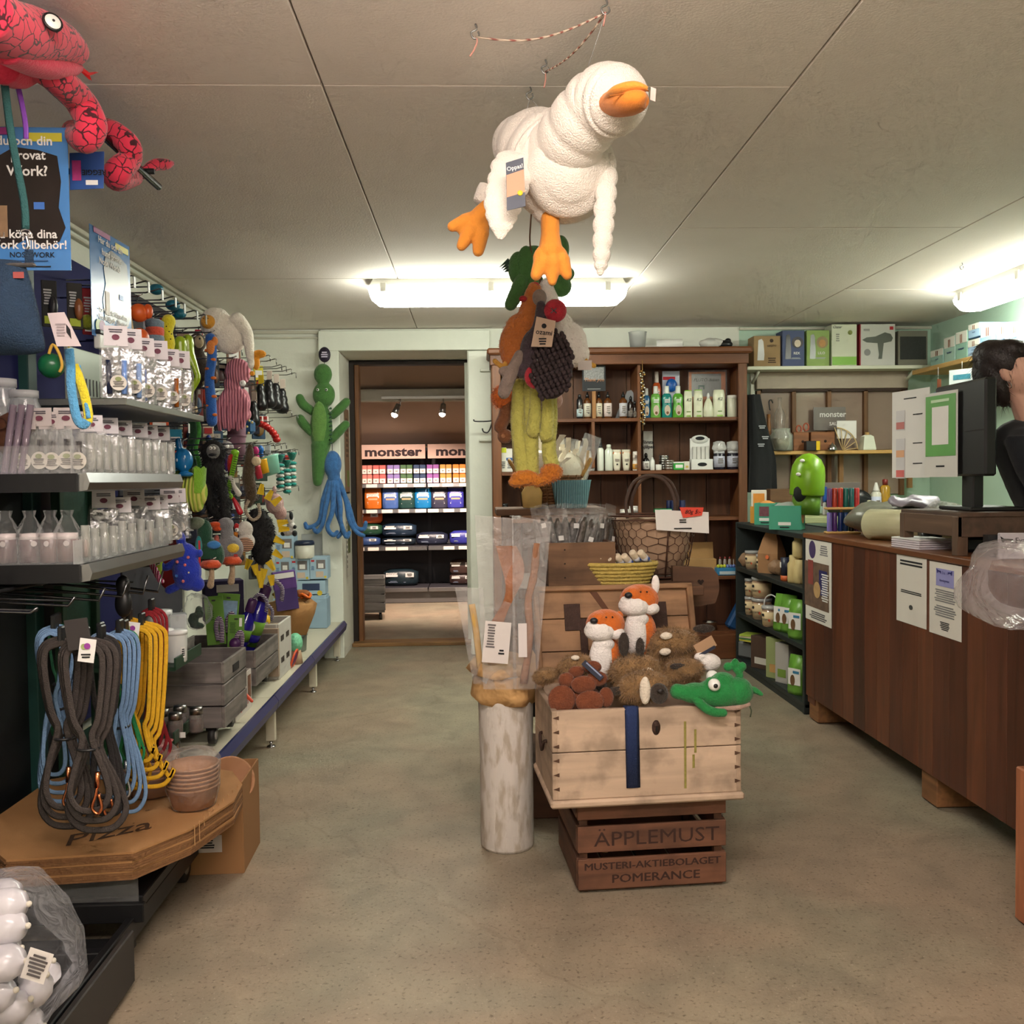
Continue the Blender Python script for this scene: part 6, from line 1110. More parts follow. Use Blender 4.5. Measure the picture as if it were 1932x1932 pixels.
# wicker basket of rawhide on a pedestal, corrugated pot
PD=thing('pedestal','dark wooden pedestal table carrying the wicker basket','table',(.34,4.35,0));MB().box((0,0,1.10),(.5,.36,.03),.004).build('top',BW,PD)
for x in(-.2,.2):
 for y in(-.14,.14):MB().box((x,y,.54),(.04,.04,1.08)).build('leg',BW,PD)
p=W(1040,950,4.3);t=thing('wicker_basket','brown wicker basket heaped with white rawhide behind the hanging legs','basket',(p.x,4.35,1.116));u=4.35/F;WK=M((126,84,46),.7,0,.5,90,.4,120)
for k in range(11):MB().tube([((40+1.9*k+(1.5 if(j+k)%2 else-1))*math.cos(j*PI/18),(30+1.5*k+(1.5 if(j+k)%2 else-1))*math.sin(j*PI/18),3+5.4*k)for j in range(36)],3.0,6,closed=True).sc(u).build('weave',WK,t)
for k in range(18):a=k*PI/9;MB().cyl((46*math.cos(a),34*math.sin(a),0),(62*math.cos(a),47*math.sin(a),60),1.6,n=6).sc(u).build('stake',WK,t)
for s_ in(-1,1):MB().tube(spl([(s_*58,16,58),(s_*74,8,84),(s_*77,0,90),(s_*74,-8,84),(s_*58,-16,58)],4),3.4,7).sc(u).build('handle',M((190,146,76),.6,0,.4,60),t)
RW_=M((240,232,212),.5,0,.12,20,.4,40)
for k in range(26):
 a=R.uniform(0,6.28);x=58*math.cos(a)*R.random();y=34*math.sin(a);MB().sheet(2,8,lambda s_,v:(x+(s_-.5)*R.choice((9,10))+26*v*math.cos(a+v)+4*math.sin(v*9+k),y+12*v*math.sin(a),52+v*(58+26*math.sin(k*1.7))+3*math.cos(v*8+k))).sc(u).build('rawhide_strip',RW_,t)
MB().ell((4,0,66),(62,42,46),18,12).jit(12,.05).sc(u).build('rawhide_heap',RW_,t)
for i,(x,h_,tl)in enumerate(((30,110,.1),(52,125,.35))):
 k=thing('rawhide_bag',['grey topped clear bag of rawhide beside the hanging legs','clear bag with yellow rawhide leaning over the basket'][i],'bag',t.location+Vector((x*u,0,50*u)),(0,tl,0));b=MB()
 for s_ in(-1,1):b.sheet(5,8,lambda a,v:((a-.5)*34,s_*6*math.sin(PI*a)+2*noise.noise(Vector((a*3,v*4,i))),v*h_*.72))
 b.sc(u).build('clear_bag',film((210,214,216),.3,.5,12),k);MB().tube(spl([(-2,0,8),(6,0,30),(0,0,60)],4),5,8,flat=.5).sc(u).build('chew',M((226,180,96),.5),k)
p=W(1090,938,3.95);t=thing('fabric_pot','pale blue corrugated pot behind the fish bags','pot',(p.x,4.22,1.116));u=3.95/F
MB().lathe([(30,0),(32,4),(40,52),(41,56),(38,56),(30,6),(0,5)],40).sc(u).build('pot',ribbed((126,170,180),(96,146,158),30,'X'),t)
t=thing('chew_piece','yellow pressed chew slab sticking up behind the fish bags','chew',W(1004,945,4.2));t.location.z=1.116;u=4.2/F;MB().lathe([(0,0),(18,2),(20,30),(12,44),(0,46)],16,oval=.25).sc(u).build('slab',M((214,180,110),.6,0,.2,30),t)
# ================================================================ brown cabinet on the back wall
CB=thing('display_cabinet','tall dark brown wooden cabinet with open shelves of care products','cabinet',(0,0,0));CW=wood((112,66,36),.45,'x',.7,.5);CWZ=wood((116,70,38),.45,'z',.7,.5);CDK=wood((104,66,42),.5,'z',.6,.6)
CY0,CY1,CX0,CX1=6.25,6.57,.11,1.855;CTOP=2.09
for k in range(9):x0=CX0+.02+k*(CX1-CX0-.04)/9;MB().box((x0+.095,CY1-.008,1.1),((CX1-CX0-.04)/9-.004,.014,1.9),.001).build('back_plank',CDK,CB)
for x in(CX0+.02,CX1-.02):MB().box((x,(CY0+CY1)/2,1.06),(.035,CY1-CY0,2.0),.002).build('side_panel',CWZ,CB);MB().box((x+(.015 if x<1 else-.015),CY0-.006,1.06),(.06,.02,2.0),.004).build('stile',CWZ,CB)
CZ=(1.657,1.299,.976,.57,.19)
for z in CZ:MB().box(((CX0+CX1)/2,(CY0+CY1)/2,z-.013),(CX1-CX0-.05,CY1-CY0-.01,.024),.002).build('shelf_board',CW,CB)
for x,z0,z1 in((1.115,1.0,2.03),(.80,1.32,1.635),(1.115,.2,.96)):MB().box((x,(CY0+CY1)/2,(z0+z1)/2),(.022,CY1-CY0-.02,z1-z0),.002).build('divider',CWZ,CB)
MB().box(((CX0+CX1)/2,(CY0+CY1)/2-.01,CTOP-.04),(CX1-CX0+.01,CY1-CY0+.03,.07),.004).build('frieze',CW,CB);MB().box(((CX0+CX1)/2,(CY0+CY1)/2-.02,CTOP+.015),(CX1-CX0+.05,CY1-CY0+.07,.045),.012).build('cornice',CW,CB);MB().box(((CX0+CX1)/2,(CY0+CY1)/2-.01,.085),(CX1-CX0+.02,CY1-CY0+.03,.17),.006).build('plinth',CW,CB)
UC=6.32/F
def stand(px,z,Y=6.32):p=W(px,900,Y);return Vector((p.x,Y,z))
def bottle(label,px,z,wq,h,c,cap=(30,30,32),kind='drop',lab=(226,216,200),Y=6.32,labh=.55,group=None,oval=.8,base=None,name='bottle'):
 """w and h in px of the photo; kinds: drop, round, shampoo, pump, tube, can, spray, cone, jar"""
 t=thing(name,label,kind if kind in('tube','can','jar')else 'bottle',base or stand(px,z,Y),(0,0,0),group);u=Y/F;r=wq/2;m=M(c,.22,0,.08,6)
 if kind in('drop','round','cone','spray'):
  hb=h*(.70 if kind != 'round' else .8);MB().lathe([(r*.9,0),(r,1),(r,hb-2),(r*.75,hb+1),(r*.4,hb+3),(r*.4,hb+5)],16).sc(u).build('body',m,t)
  if kind=='drop':MB().lathe([(r*.5,hb+4),(r*.5,hb+9),(r*.22,hb+12),(r*.18,h),(0,h+.5)],12).sc(u).build('cap',plas(cap,.25),t)
  elif kind=='round':MB().lathe([(r*.55,hb+2),(r*.55,h-1),(r*.3,h),(0,h)],14).sc(u).build('cap',plas(cap,.3),t)
  elif kind=='cone':MB().lathe([(r*.8,hb+2),(r*.6,hb+5),(r*.22,h),(0,h)],12).sc(u).build('cap',plas(cap,.3),t)
  else:MB().box((-2,0,h-4),(r*1.6,r*.8,7),2).sc(u).build('trigger_head',plas(cap),t);MB().tube(spl([(-r*.7,0,h-6),(-r*.9,0,h-12),(-r*1.1,0,h-16)],3),1.4,6).sc(u).build('trigger',plas(cap),t);MB().cyl((0,0,hb+3),(0,0,h-6),r*.35).sc(u).build('neck',plas(cap),t)
  if lab:MB().lathe([(r*1.02,hb*.1),(r*1.02,hb*.1+hb*labh*1.3)],16).sc(u).build('label',paper(lab),t);lines(t,(0,-r*1.06*u,hb*.48*u),r*1.1*u,hb*.4*u,4,paper((130,120,110)));patch(t,(r*.2*u,-r*1.08*u,hb*.3*u),r*.5*u,r*.5*u,paper((120,116,112)),'emblem')
 elif kind=='shampoo':
  hb=h*.78;MB().lathe([(r*.9,0),(r,2),(r*.98,hb*.35),(r*.84,hb*.55),(r*.96,hb*.78),(r*.8,hb*.93),(r*.4,hb)],20,oval=.6).sc(u).build('body',m,t);MB().lathe([(r*.42,hb-1),(r*.46,hb),(r*.42,h),(0,h)],14).sc(u).build('cap',plas(cap,.3),t)
  k=patch(t,(0,-r*.62*u,hb*.30*u),r*1.1*u,hb*.42*u,M((206,190,170),.6,0,.3,60),'dog_picture',r='o');patch(k,(0,-.002,-hb*.1*u),r*.5*u,hb*.12*u,M((120,80,50),.6),'face',r='o');lines(t,(0,-r*.62*u,hb*.68*u),r*1.1*u,hb*.16*u,3,PAPER)
 elif kind=='tube':
  MB().add([(x*r*k,y*r*.55*kk,zz)for zz,k,kk in((0,.72,.9),(h*.12,.75,1),(h*.14,.8,1),(h*.8,.98,.6),(h,1,.08))for x,y in((-1,0),(-.6,-1),(.6,-1),(1,0),(.6,1),(-.6,1))],[(i*6+j,i*6+(j+1)%6,i*6+6+(j+1)%6,i*6+6+j)for i in range(4)for j in range(6)]+[(5,4,3,2,1,0),(24,25,26,27,28,29)],0,True).sc(u).build('body',m,t)
  patch(t,(0,-r*.2*u,h*.84*u),r*1.8*u,h*.09*u,paper(cap),'top_band');lines(t,(0,-r*.62*u,h*.5*u),r*u,h*.14*u,2,paper((150,140,130)));patch(t,(0,-r*.62*u,h*.3*u),r*.4*u,r*.4*u,INK,'emblem',r='o')
 elif kind in('can','jar'):
  MB().lathe([(r*.95,0),(r,1),(r,h*.84),(r*.9,h*.88)],18).sc(u).build('body',m,t);MB().lathe([(r*.98,h*.82),(r*.98,h*.99),(0,h)],18).sc(u).build('lid',plas(cap,.35),t)
  if lab:MB().lathe([(r*1.02,h*.12),(r*1.02,h*.7)],18).sc(u).build('label',paper(lab),t);lines(t,(0,-r*1.05*u,h*.45*u),r*u,h*.3*u,3,paper((110,104,100)))
 return t
z1,z2,z3,z4,z5=CZ
AM=(96,54,22)
bottle('slim black bottle with a pale blue label beside the dropper bottles',1095,z1,12,46,(30,30,32),kind='round',lab=(186,206,210),labh=.3)
for i,(x,w_,lc,l)in enumerate(((1109.5,14,(214,208,190),'amber dropper bottle with a beige label next to the slim black one'),(1131,13,(222,214,190),'amber dropper bottle with a cream label beside the card stick'),(1148,15,(222,204,200),'amber dropper bottle with a rose label'),(1177,15,(208,206,212),'amber dropper bottle with a lilac label before the grey brush'))):bottle(l,x,z1,w_,50,AM,lab=lc,group='dropper bottles')
bottle('small dark glass dropper bottle behind the grey brush',1191,z1,11,42,(34,22,18),lab=(120,112,106),labh=.3);bottle('smallest dark bottle at the shelf divider',1199,z1,8,30,(40,26,20),lab=(130,120,110),labh=.3)
t=thing('grooming_brush','grey arched grooming glove brush behind the dropper bottles','brush',stand(1183,z1,6.42));MB().prism([(-22*UC,0),(-16*UC,16*UC),(-6*UC,36*UC),(2*UC,54*UC),(10*UC,56*UC),(18*UC,44*UC),(22*UC,20*UC),(22*UC,0)],.03).build('body',plas((136,138,142),.4),t)
t=thing('thanks_card','black postcard with white flowers standing on a wooden stick','card',stand(1122,z1,6.29));MB().box((0,0,27*UC),(7*UC,.008,54*UC),.001).build('stick',wood((160,112,62),.3,'z'),t);MB().box((0,-.006,78*UC),(44*UC,.003,54*UC)).build('card',paper((44,46,50)),t);patch(t,(0,-.008,84*UC),38*UC,24*UC,M((150,150,150),.6,0,.9,110),'flower_print');text('Thank you',9*UC,M((190,130,90),.6),t,(0,-.0098,72*UC),shear=.3);lines(t,(0,-.008,100*UC),20*UC,4*UC,1,PAPER);lines(t,(0,-.008,55*UC),34*UC,2*UC,1,paper((150,150,150)))
t=thing('bead_string','string of silver and brass bells hanging on the shelf divider','bells',W(1212,700,6.22));u=6.22/F
MB().tube([(0,0,20),(0,0,-112)],.8,5).sc(u).build('cord',M((150,110,60),.8),t)
for k in range(44):MB().ell((R.uniform(-4,4),R.uniform(-4,4),-2.3*k+R.uniform(-1,1)),R.uniform(1.8,3),8,6).sc(u).build('bell',metal((210,206,190),.2)if k%3 else metal((190,150,80),.3),t)
for i,(x,w_,h,c,cp,l)in enumerate(((1221,14,56,(24,86,130),(206,206,200),'dark blue shampoo bottle beside the bells'),(1238,20,60,(112,172,76),(230,230,222),'lime shampoo bottle with a puppy picture'),(1259,20,60,(30,128,122),(224,228,222),'teal shampoo bottle with a horse-like dog'),(1280,21,60,(90,160,50),(224,228,220),'grass green shampoo bottle next to the cream ones'))):bottle(l,x,z1,w_,h,c,cp,'shampoo',group='picture shampoo bottles')
bottle('orange shampoo bottle standing high at the back',1240,z1,18,90,(206,92,40),(200,190,180),'shampoo',Y=6.47)
for i,(x,w_,h,l)in enumerate(((1299,16,50,'cream bottle with a green top next to the green shampoo'),(1318,18,51,'cream bottle with a green top, second of the pair'),(1357,23,52,'widest cream bottle in the product row'))):
 t=bottle(l,x,z1,w_,h,(222,222,196),None,'x',group='cream bottles');r=w_/2;u=UC;MB().lathe([(r*.92,0),(r,2),(r*.96,h*.4),(r,h*.8),(r*.86,h),(0,h)],20,oval=.6).sc(u).build('body',M((220,222,196),.3,0,.04),t);text('K2',8*u,INK,t,(0,-r*.66*u,h*.66*u),shear=.3);patch(t,(0,-r*.66*u,h*.06*u),r*u,3*u,M((150,190,90),.5),'green_band');lines(t,(0,-r*.64*u,h*.22*u),r*u,h*.06*u,1,paper((120,150,80)))
 if i<2:MB().lathe([(r*.88,h),(r*.8,h+1.6),(0,h+2)],20,oval=.6).sc(u).build('cap',plas((140,196,70)),t)
t=thing('bottle','teardrop cream bottle with a white nozzle','bottle',stand(1337,z1));MB().lathe([(8,0),(9.5,3),(9.5,16),(7,28),(3,36),(2.4,38)],20,oval=.7).sc(UC).build('body',M((214,216,190),.3,0,.04),t);MB().lathe([(2.8,36),(2.8,42),(1.5,46),(0,47)],10).sc(UC).build('nozzle',plas((230,230,226)),t)
bottle('cream can with a pale cap at the end of the row',1382,z1,19,42,(216,216,196),(224,222,214),'can',lab=None)
t=thing('blister_card','blue grooming tool on a white blister card','pack',stand(1267,z1,6.5));MB().box((0,0,62*UC),(34*UC,.006,64*UC),.002).build('card',paper((196,200,214)),t);patch(t,(-4*UC,-.004,80*UC),24*UC,6*UC,paper((180,40,50)),'red_band');MB().ell((0,-.02,66*UC),(11*UC,.02,13*UC)).build('tool',plas((30,96,180)),t);MB().box((0,0,16*UC),(30*UC,.05,32*UC)).build('stand_box',paper((120,130,150)),t)
t=thing('cloth_pack','orange chamois in clear wrap with a grey label card','pack',stand(1335,z1,6.5));MB().box((0,0,46*UC),(72*UC,.01,92*UC),.002).build('chamois',M((212,120,50),.7),t);k=patch(t,(-2*UC,-.007,66*UC),58*UC,44*UC,paper((160,160,158)),'label');text('PLUTO-duken',8.5*UC,INK,k,(0,-.002,10*UC),shear=.25,bold=.005);MB().prism([(-16*UC,-8*UC),(-16*UC,0),(-4*UC,0),(-4*UC,-8*UC),(-6*UC,-8*UC),(-7*UC,-3*UC),(-13*UC,-3*UC),(-14*UC,-8*UC)],.001,y0=-.002).build('dog_emblem',M((40,90,80),.6),k);MB().box((0,-.012,47*UC),(76*UC,.002,96*UC)).build('wrap',CLEAR,t)
# row two
for i,(x,y,w_,h,c,l)in enumerate(((950,0,12,46,(214,210,196),'white box with a yellow top on the middle shelf edge'),(961,0,12,44,(216,212,204),'white box with a blue stripe beside it'),(1100,0,28,48,(206,206,204),'white carton behind the spray bottle'))):t=thing('product_box',l,'box',stand(x,z2,6.40 if i==2 else 6.32));MB().box((0,0,h/2),(w_,14,h),.8).sc(UC).build('carton',paper(c),t);patch(t,(0,-7.6*UC,(h-5 if i==0 else h*.55)*UC),w_*.96*UC,(9 if i==0 else 5)*UC,paper((196,200,50)if i==0 else(60,100,160)if i==1 else(170,170,170)),'band');lines(t,(0,-7.6*UC,h*.3*UC),w_*.6*UC,h*.3*UC,4,paper((110,110,110)))
bottle('spray bottle with a black trigger head',1112,z2,20,48,(206,204,200),(26,26,28),'spray',lab=(222,216,210));bottle('white bottle with a pointed black nozzle',1133,z2,13,60,(222,226,214),(50,50,52),'cone',lab=None,labh=.2);bottle('white flip-top tube bottle beside the pointed one',1149,z2,15,50,(220,226,212),(214,220,206),'round',lab=None)
bottle('cream tube with an orange band, first',1164,z2,17,40,(224,218,198),(196,110,50),'tube',group='cream tubes');bottle('cream tube with an orange band, beside the stacked jars',1182,z2,17,40,(222,216,196),(186,110,56),'tube',group='cream tubes')
b0=stand(1200,z2);bottle('white jar with a food picture at the bottom of the pair',1200,z2,13,18,(220,214,204),(226,222,214),'jar',lab=(206,150,70),base=b0);bottle('white jar with lettering on top of another',1200,z2,12,18,(226,220,212),(230,226,220),'jar',lab=(200,190,180),base=b0+Vector((0,0,18.2*UC)))
t=thing('product_box','narrow white box with bold black print behind the dropper','box',stand(1222,z2,6.47));MB().box((0,0,38*UC),(18*UC,.05,76*UC)).build('carton',paper((196,192,186)),t);text('första\nhjälpen',9*UC,INK,t,(0,-.027,50*UC),bold=.02);
bottle('black pipette bottle with a white label',1219,z2,13,30,(22,22,24),(20,20,22),'drop',lab=(222,220,214));bottle('small white flip tube beside the pipette bottle',1231,z2,9,24,(226,226,220),(230,230,224),'round',lab=None);bottle('tiny white salve jar',1243,z2,12,11,(222,218,210),(226,224,220),'jar',lab=None)
for j,(x,n)in enumerate(((1253,6),(1262,4))):
 for k in range(n):t=thing('salve_tin','silver salve tin, %s from the bottom of the %s pile'%(ORD[k],['taller','shorter'][j]),'tin',stand(x,z2,6.36-.05*j)+Vector((0,0,k*4.7*UC)),(0,0,0),['salve tins tall pile','salve tins short pile'][j]);MB().lathe([(8.5,0),(9,.6),(9,2.4),(9.4,2.6),(9.4,4.2),(8.8,4.6),(0,4.6)],18).sc(UC).build('tin',metal((190,190,186),.3),t)
t=thing('product_box','low green and white tub next to the salve tins','tub',stand(1279,z2));MB().box((0,0,6.5),(20,14,13),1).sc(UC).build('tub',M((60,170,70),.4),t);MB().box((0,0,14),(20.5,14.5,3),.6).sc(UC).build('lid',plas((226,228,222)),t);patch(t,(1*UC,-7.5*UC,7*UC),14*UC,6*UC,PAPER,'label')
t=thing('product_box','small white box between green tub and white dispenser','box',stand(1295,z2));MB().box((0,0,8),(11,11,16),.5).sc(UC).build('carton',paper((216,212,200)),t);patch(t,(0,-6*UC,6*UC),5*UC,4*UC,M((206,180,90),.7),'emblem')
t=thing('counter_display','white stepped cardboard dispenser with an arched header','display box',stand(1322,z2,6.34));DW=paper((226,226,222))
MB().box((0,6,30),(38,3,60),.5).sc(UC).build('back',DW,t);MB().lathe([(0,0),(15,0),(15,3),(0,3)],18,T=Matrix.Translation((0,7,58))@ Matrix.Rotation(PI/2,4,'X')@ Matrix.Diagonal((1.1,.55,1,1))).sc(UC).build('header',DW,t);MB().box((0,-4,10),(41,18,20),.5).sc(UC).build('tray',DW,t)
for k in range(4):MB().box((-12+8*k,-1,32),(7,6,24),.6).sc(UC).build('tube_box',paper((206,204,198)),t)
for z in(60,10):MB().prism([(9*math.cos(a*PI/8),3.6*math.sin(a*PI/8))for a in range(16)],.5,T=Matrix.Translation((0,-13.6 if z<20 else 3.4,z))).sc(UC).build('emblem',INK,t)
for i,(x,w_)in enumerate(((1357,21),(1384,24))):t=bottle(['dark supplement jar in a white bag, next to the dispenser','dark supplement jar in a white bag, at the cabinet edge'][i],x,z2,w_,36,(34,32,46),(206,206,210),'jar',lab=(186,188,204),group='dark supplement jars');MB().lathe([(w_*.5,34),(w_*.62,40),(w_*.5,52),(w_*.2,54)],14,wob=.08).sc(UC).build('white_bag',film((235,235,232),.6,.5),t)
# row three, four, five and top
for i,(x,w_,h,c,l)in enumerate(((950,16,30,(24,24,26),'black bottle low beside the wicker basket'),(970,22,12,(210,206,196),'flat white box behind the chew bags'),(1178,18,16,(216,212,200),'white jar behind the wire basket hoop'),(1197,22,22,(224,222,214),'white wide jar behind the wire handles'))):bottle(l,x,z3,w_,h,c,(226,224,220)if i else(26,26,28),'jar',lab=(180,176,170)if i else None)
t=thing('product_box','green and white box inside the wire hoop','box',stand(1250,z3));MB().box((0,0,8),(32,18,16),.6).sc(UC).build('carton',M((40,140,80),.5),t);patch(t,(4*UC,-9.6*UC,11*UC),22*UC,7*UC,PAPER,'label')
for k in range(4):t=thing('patterned_cup','navy and white patterned tin, %s in the group'%['outermost','second','third','nearest the cabinet edge'][k],'tin',stand(1262+8.5*k,z3,6.42-.04*(k%2)),group='navy patterned tins');MB().lathe([(5,0),(5.4,1),(5.4,30),(5,31),(0,31)],12).sc(UC).build('tin',M((36,46,92),.4,0,.9,160),t)
t=thing('cardboard_box','open brown cardboard box low in the cabinet','carton',stand(1318,z4,6.38));MB().box((0,0,15),(62,24,30),.6).sc(UC).build('body',M((170,132,84),.8),t);MB().box((8,12,44),(50,1,40),.2,T=Matrix.Rotation(-.2,4,'X')).sc(UC).build('flap',M((164,126,78),.8),t)
t=thing('display_tray','blue and yellow display tray with small bottles','display box',stand(1368,z4));MB().box((0,0,7),(40,26,14),.5).sc(UC).build('tray',M((50,130,180),.5),t);patch(t,(0,-13.6*UC,5*UC),30*UC,6*UC,paper((190,206,214)),'label')
for k in range(6):MB().ell((-15+6*k,-4,17),3.4,8,6).sc(UC).build('cap',plas((206,210,60)if k<3 else(120,140,200)),t)
for k in range(4):bottle('small pale bottle at the back of the low shelf, '+['first','second','third','last'][k],1358+9*k,z4,6,30,(190,180,168),(170,60,60),'round',lab=None,Y=6.47)
t=thing('blue_scoop','blue plastic case leaning low in the cabinet','case',stand(1375,z5,6.35),(0,.5,0));MB().box((0,0,34),(20,26,66),4).sc(UC).build('case',M((24,76,130),.5),t);MB().box((12,0,30),(10,28,62),3).sc(UC).build('grey_edge',M((70,74,80),.6),t)
t=thing('steel_bowl','small steel dog bowl at the bottom of the cabinet','bowl',stand(1338,z5));MB().lathe([(13,0),(12,14),(14,15),(14,16),(11,15),(11,2),(0,2)],22).sc(UC).build('bowl',metal((200,200,196),.2),t)
ZT=CTOP+.038
t=thing('clear_tub','clear plastic tub with papers on top of the cabinet','tub',stand(1205,ZT,6.30));MB().lathe([(14,0),(17,30),(18,31),(16,30),(13,1),(0,1)],20).sc(UC).build('tub',film((220,222,220),.4,.05),t);MB().box((0,0,14),(18,12,18),2).sc(UC).build('contents',paper((196,194,190)),t)
t=thing('paper_roll','white paper roll lying on the cabinet top','paper roll',stand(1272,ZT,6.34));MB().cyl((-32,0,9),(16,-10,9),9,n=18).sc(UC).build('roll',PAPER,t);MB().cyl((16.2,-10,9),(16.6,-10.1,9),3.5,n=12).sc(UC).build('core',M((90,84,60),.8),t);MB().add([(-70,-20,2),(-20,-16,2),(-28,0,8),(-80,0,10)],[(0,1,2,3)]).sc(UC).build('sheet',PAPER,t)
t=thing('clutter_bundle','white and black bundle with a cap on the cabinet corner','bundle',stand(1350,ZT,6.32));MB().ell((-10,0,10),(20,12,10)).ell((4,0,12),(12,10,8)).jit(3,.1).sc(UC).build('white_wrap',M((206,204,198),.6),t);MB().ell((20,0,8),(14,10,8)).ell((24,-4,14),(6,5,5)).sc(UC).build('black_cap',BLACK,t)
# ================================================================ sales counter, side shelf, back wall on the right
ZK=.955
K=thing('sales_counter','long dark brown wooden sales counter with vertical plank front','counter',(0,0,0))
KP=[wood(c,.35,'z',.8,.45)for c in((98,52,30),(84,44,26),(106,60,36),(76,42,28),(92,50,32))]
n=21;y0,y1=2.15,4.68
for i in range(n):
 d=(y1-y0)/n;MB().box((1.70,y0+d*(i+.5),.535),(.02,d-.0015,.83),.001).build('front_plank',KP[(i*3+i//4)%5],K)
KT=wood((122,74,42),.4,'y',.7,.4)
MB().box((1.94,(y0+y1)/2,ZK-.012),(.52,y1-y0+.03,.024),.003).build('worktop',KT,K)
MB().box((1.94,y1-.012,.52),(.48,.02,.82)).build('end_panel',KP[0],K);MB().box((1.94,3.4,.15),(.46,2.5,.03)).build('underside',KP[3],K)
for y in(4.6,3.4,2.3):MB().box((1.80,y,.065),(.2,.12,.12),.004).build('foot_block',wood((140,96,58),.4,'y'),K)
MB().box((1.72,4.62,.11),(.05,.1,.05),.003).build('front_block',KP[0],K)
def on_front(name,label,cat,px0,py0,px1,py1,c=(222,218,208),X=1.688):
 a=WX(px0,py0,X);b=WX(px1,py1,X);t=thing(name,label,cat,(X,(a.y+b.y)/2,(a.z+b.z)/2),(0,0,-PI/2));w_=abs(a.y-b.y);h=abs(a.z-b.z);MB().box((0,0,0),(w_,.001,h)).build('sheet',paper(c),t);return t,w_,h
t,w_,h=on_front('notice_sheet','colour flyer with a crouching crowd and dogs on the counter corner','poster',1520,1016,1569,1186)
patch(t,(-.02,-.001,-.02),w_*.94,h*.56,M((116,92,76),.6,0,.8,26),'photo');patch(t,(w_*.2,-.002,-.0),w_*.3,h*.3,M((46,44,100),.6),'blue_figure');lines(t,(w_*.28,-.0032,-h*.05),w_*.3,h*.34,12,PAPER);patch(t,(-w_*.28,-.002,.04),w_*.2,h*.3,M((150,70,64),.6,0,.4,30),'red_figure');patch(t,(-w_*.02,-.003,-h*.1),w_*.26,h*.2,M((196,160,110),.6,0,.4,30),'dog_picture',r='o');patch(t,(-w_*.22,-.001,h*.38),w_*.26,w_*.26,M((70,54,100),.6),'emblem',r='o');lines(t,(w_*.22,-.001,h*.39),w_*.3,h*.13,5,paper((130,126,130)));lines(t,(0,-.001,-h*.42),w_*.7,h*.1,4,paper((90,86,90)))
t,w_,h=on_front('notice_sheet','white notice with two bold lines, next to the fee notice','notice',1692,1040,1748,1188);lines(t,(0,-.001,h*.36),w_*.75,h*.09,2,INK,ragged=.1);lines(t,(0,-.001,-h*.05),w_*.7,h*.05,2,INK,ragged=.1);patch(t,(0,-.001,-h*.26),w_*.12,h*.07,M((70,70,66),.7),'emblem',r='o')
t,w_,h=on_front('notice_sheet','white notice with a lilac dog emblem on top','notice',1754,1058,1814,1212);k=patch(t,(0,-.001,h*.30),w_*.55,h*.24,M((150,150,206),.7),'lilac_box');text('Eva´s',h*.06,M((40,40,120),.7),k,(0,-.002,h*.07));text('Hundagentur',h*.05,M((40,40,120),.7),k,(0,-.002,-.01),bold=.01)
for s_ in(-1,1):MB().prism([(s_*a*w_*.06,b*h*.05)for a,b in((-1,0),(-1,.7),(.6,.8),(1.2,1.2),(1,.4),(.8,0),(.5,.4),(-.6,.4))][::s_],.001,y0=-.003,T=Matrix.Translation((s_*w_*.17,0,h*.055))).build('dog_emblem',M((40,40,120),.7),k)
lines(t,(0,-.001,h*.05),w_*.7,h*.18,6,paper((130,130,130)));lines(t,(0,-.001,-h*.16),w_*.75,h*.16,5,paper((130,130,130)));lines(t,(0,-.001,-h*.36),w_*.3,h*.12,5,INK)
# dark green side shelf
S=thing('side_shelf','low dark green open bookshelf between cabinet and counter','shelf',(0,0,0));DGN=M((34,42,42),.5,0,.12,8);SY0,SY1=4.73,6.0
for z in(.945,.66,.36,.06):MB().box((1.865,(SY0+SY1)/2,z-.014),(.33,SY1-SY0,.028),.003).build('shelf_board',DGN,S)
for y in(SY0+.012,SY1-.012):MB().box((1.865,y,.475),(.335,.024,.95),.003).build('side_panel',DGN,S)
MB().box((2.025,(SY0+SY1)/2,.5),(.012,SY1-SY0-.04,.9)).build('back_panel',M((24,28,30),.6),S);MB().box((1.715,(SY0+SY1)/2,.025),(.02,SY1-SY0,.05)).build('kick_board',DGN,S)
def ons(px,z,dx=.05):p=WX(px,1000,1.70+dx);return Vector((1.70+dx,p.y,z))
def tub(label,px,z,r,h,dx=.06,base=None,handle=False):
 t=thing('treat_tub',label,'tub',base or ons(px,z,dx),(0,0,-1.0),'treat tubs with cream labels');MB().lathe([(r*.88,0),(r*.92,.004),(r,h*.9),(r*.98,h*.9)],20).build('body',film((206,170,140),.55,0,5,.15),t);MB().lathe([(r*.94,h*.08),(r*1.01,h*.74)],20).build('label',paper((214,190,150)),t);MB().lathe([(r*1.05,h*.86),(r*1.05,h),(0,h+.002)],20).build('lid',film((214,214,214),.6,0,5,.2),t)
 text('ozami',h*.2,INK,t,(0,-r*1.03,h*.38));patch(t,(-r*.3,-r*.99,h*.58),r*.3,r*.3,INK,'emblem',r='o');patch(t,(r*.5,-r*.96,h*.34),r*.3,r*.3,M((216,96,60),.7),'orange_dot',r='o')
 MB().cyl((0,0,.004),(0,0,h*.8),r*.8,n=14).build('treats',M((150,110,80),.8),t)
 if handle:MB().tube(spl([(-r,0,h*.9),(-r*.8,0,h*1.35),(0,0,h*1.55),(r*.8,0,h*1.35),(r,0,h*.9)],4),.004,6).build('handle',plas((214,214,214)),t)
 return t
tub('treat tub on the upper shelf, first from the cabinet',1421,.66,.05,.115);tub('treat tub on the upper shelf beside the paper bags',1441,.66,.045,.11)
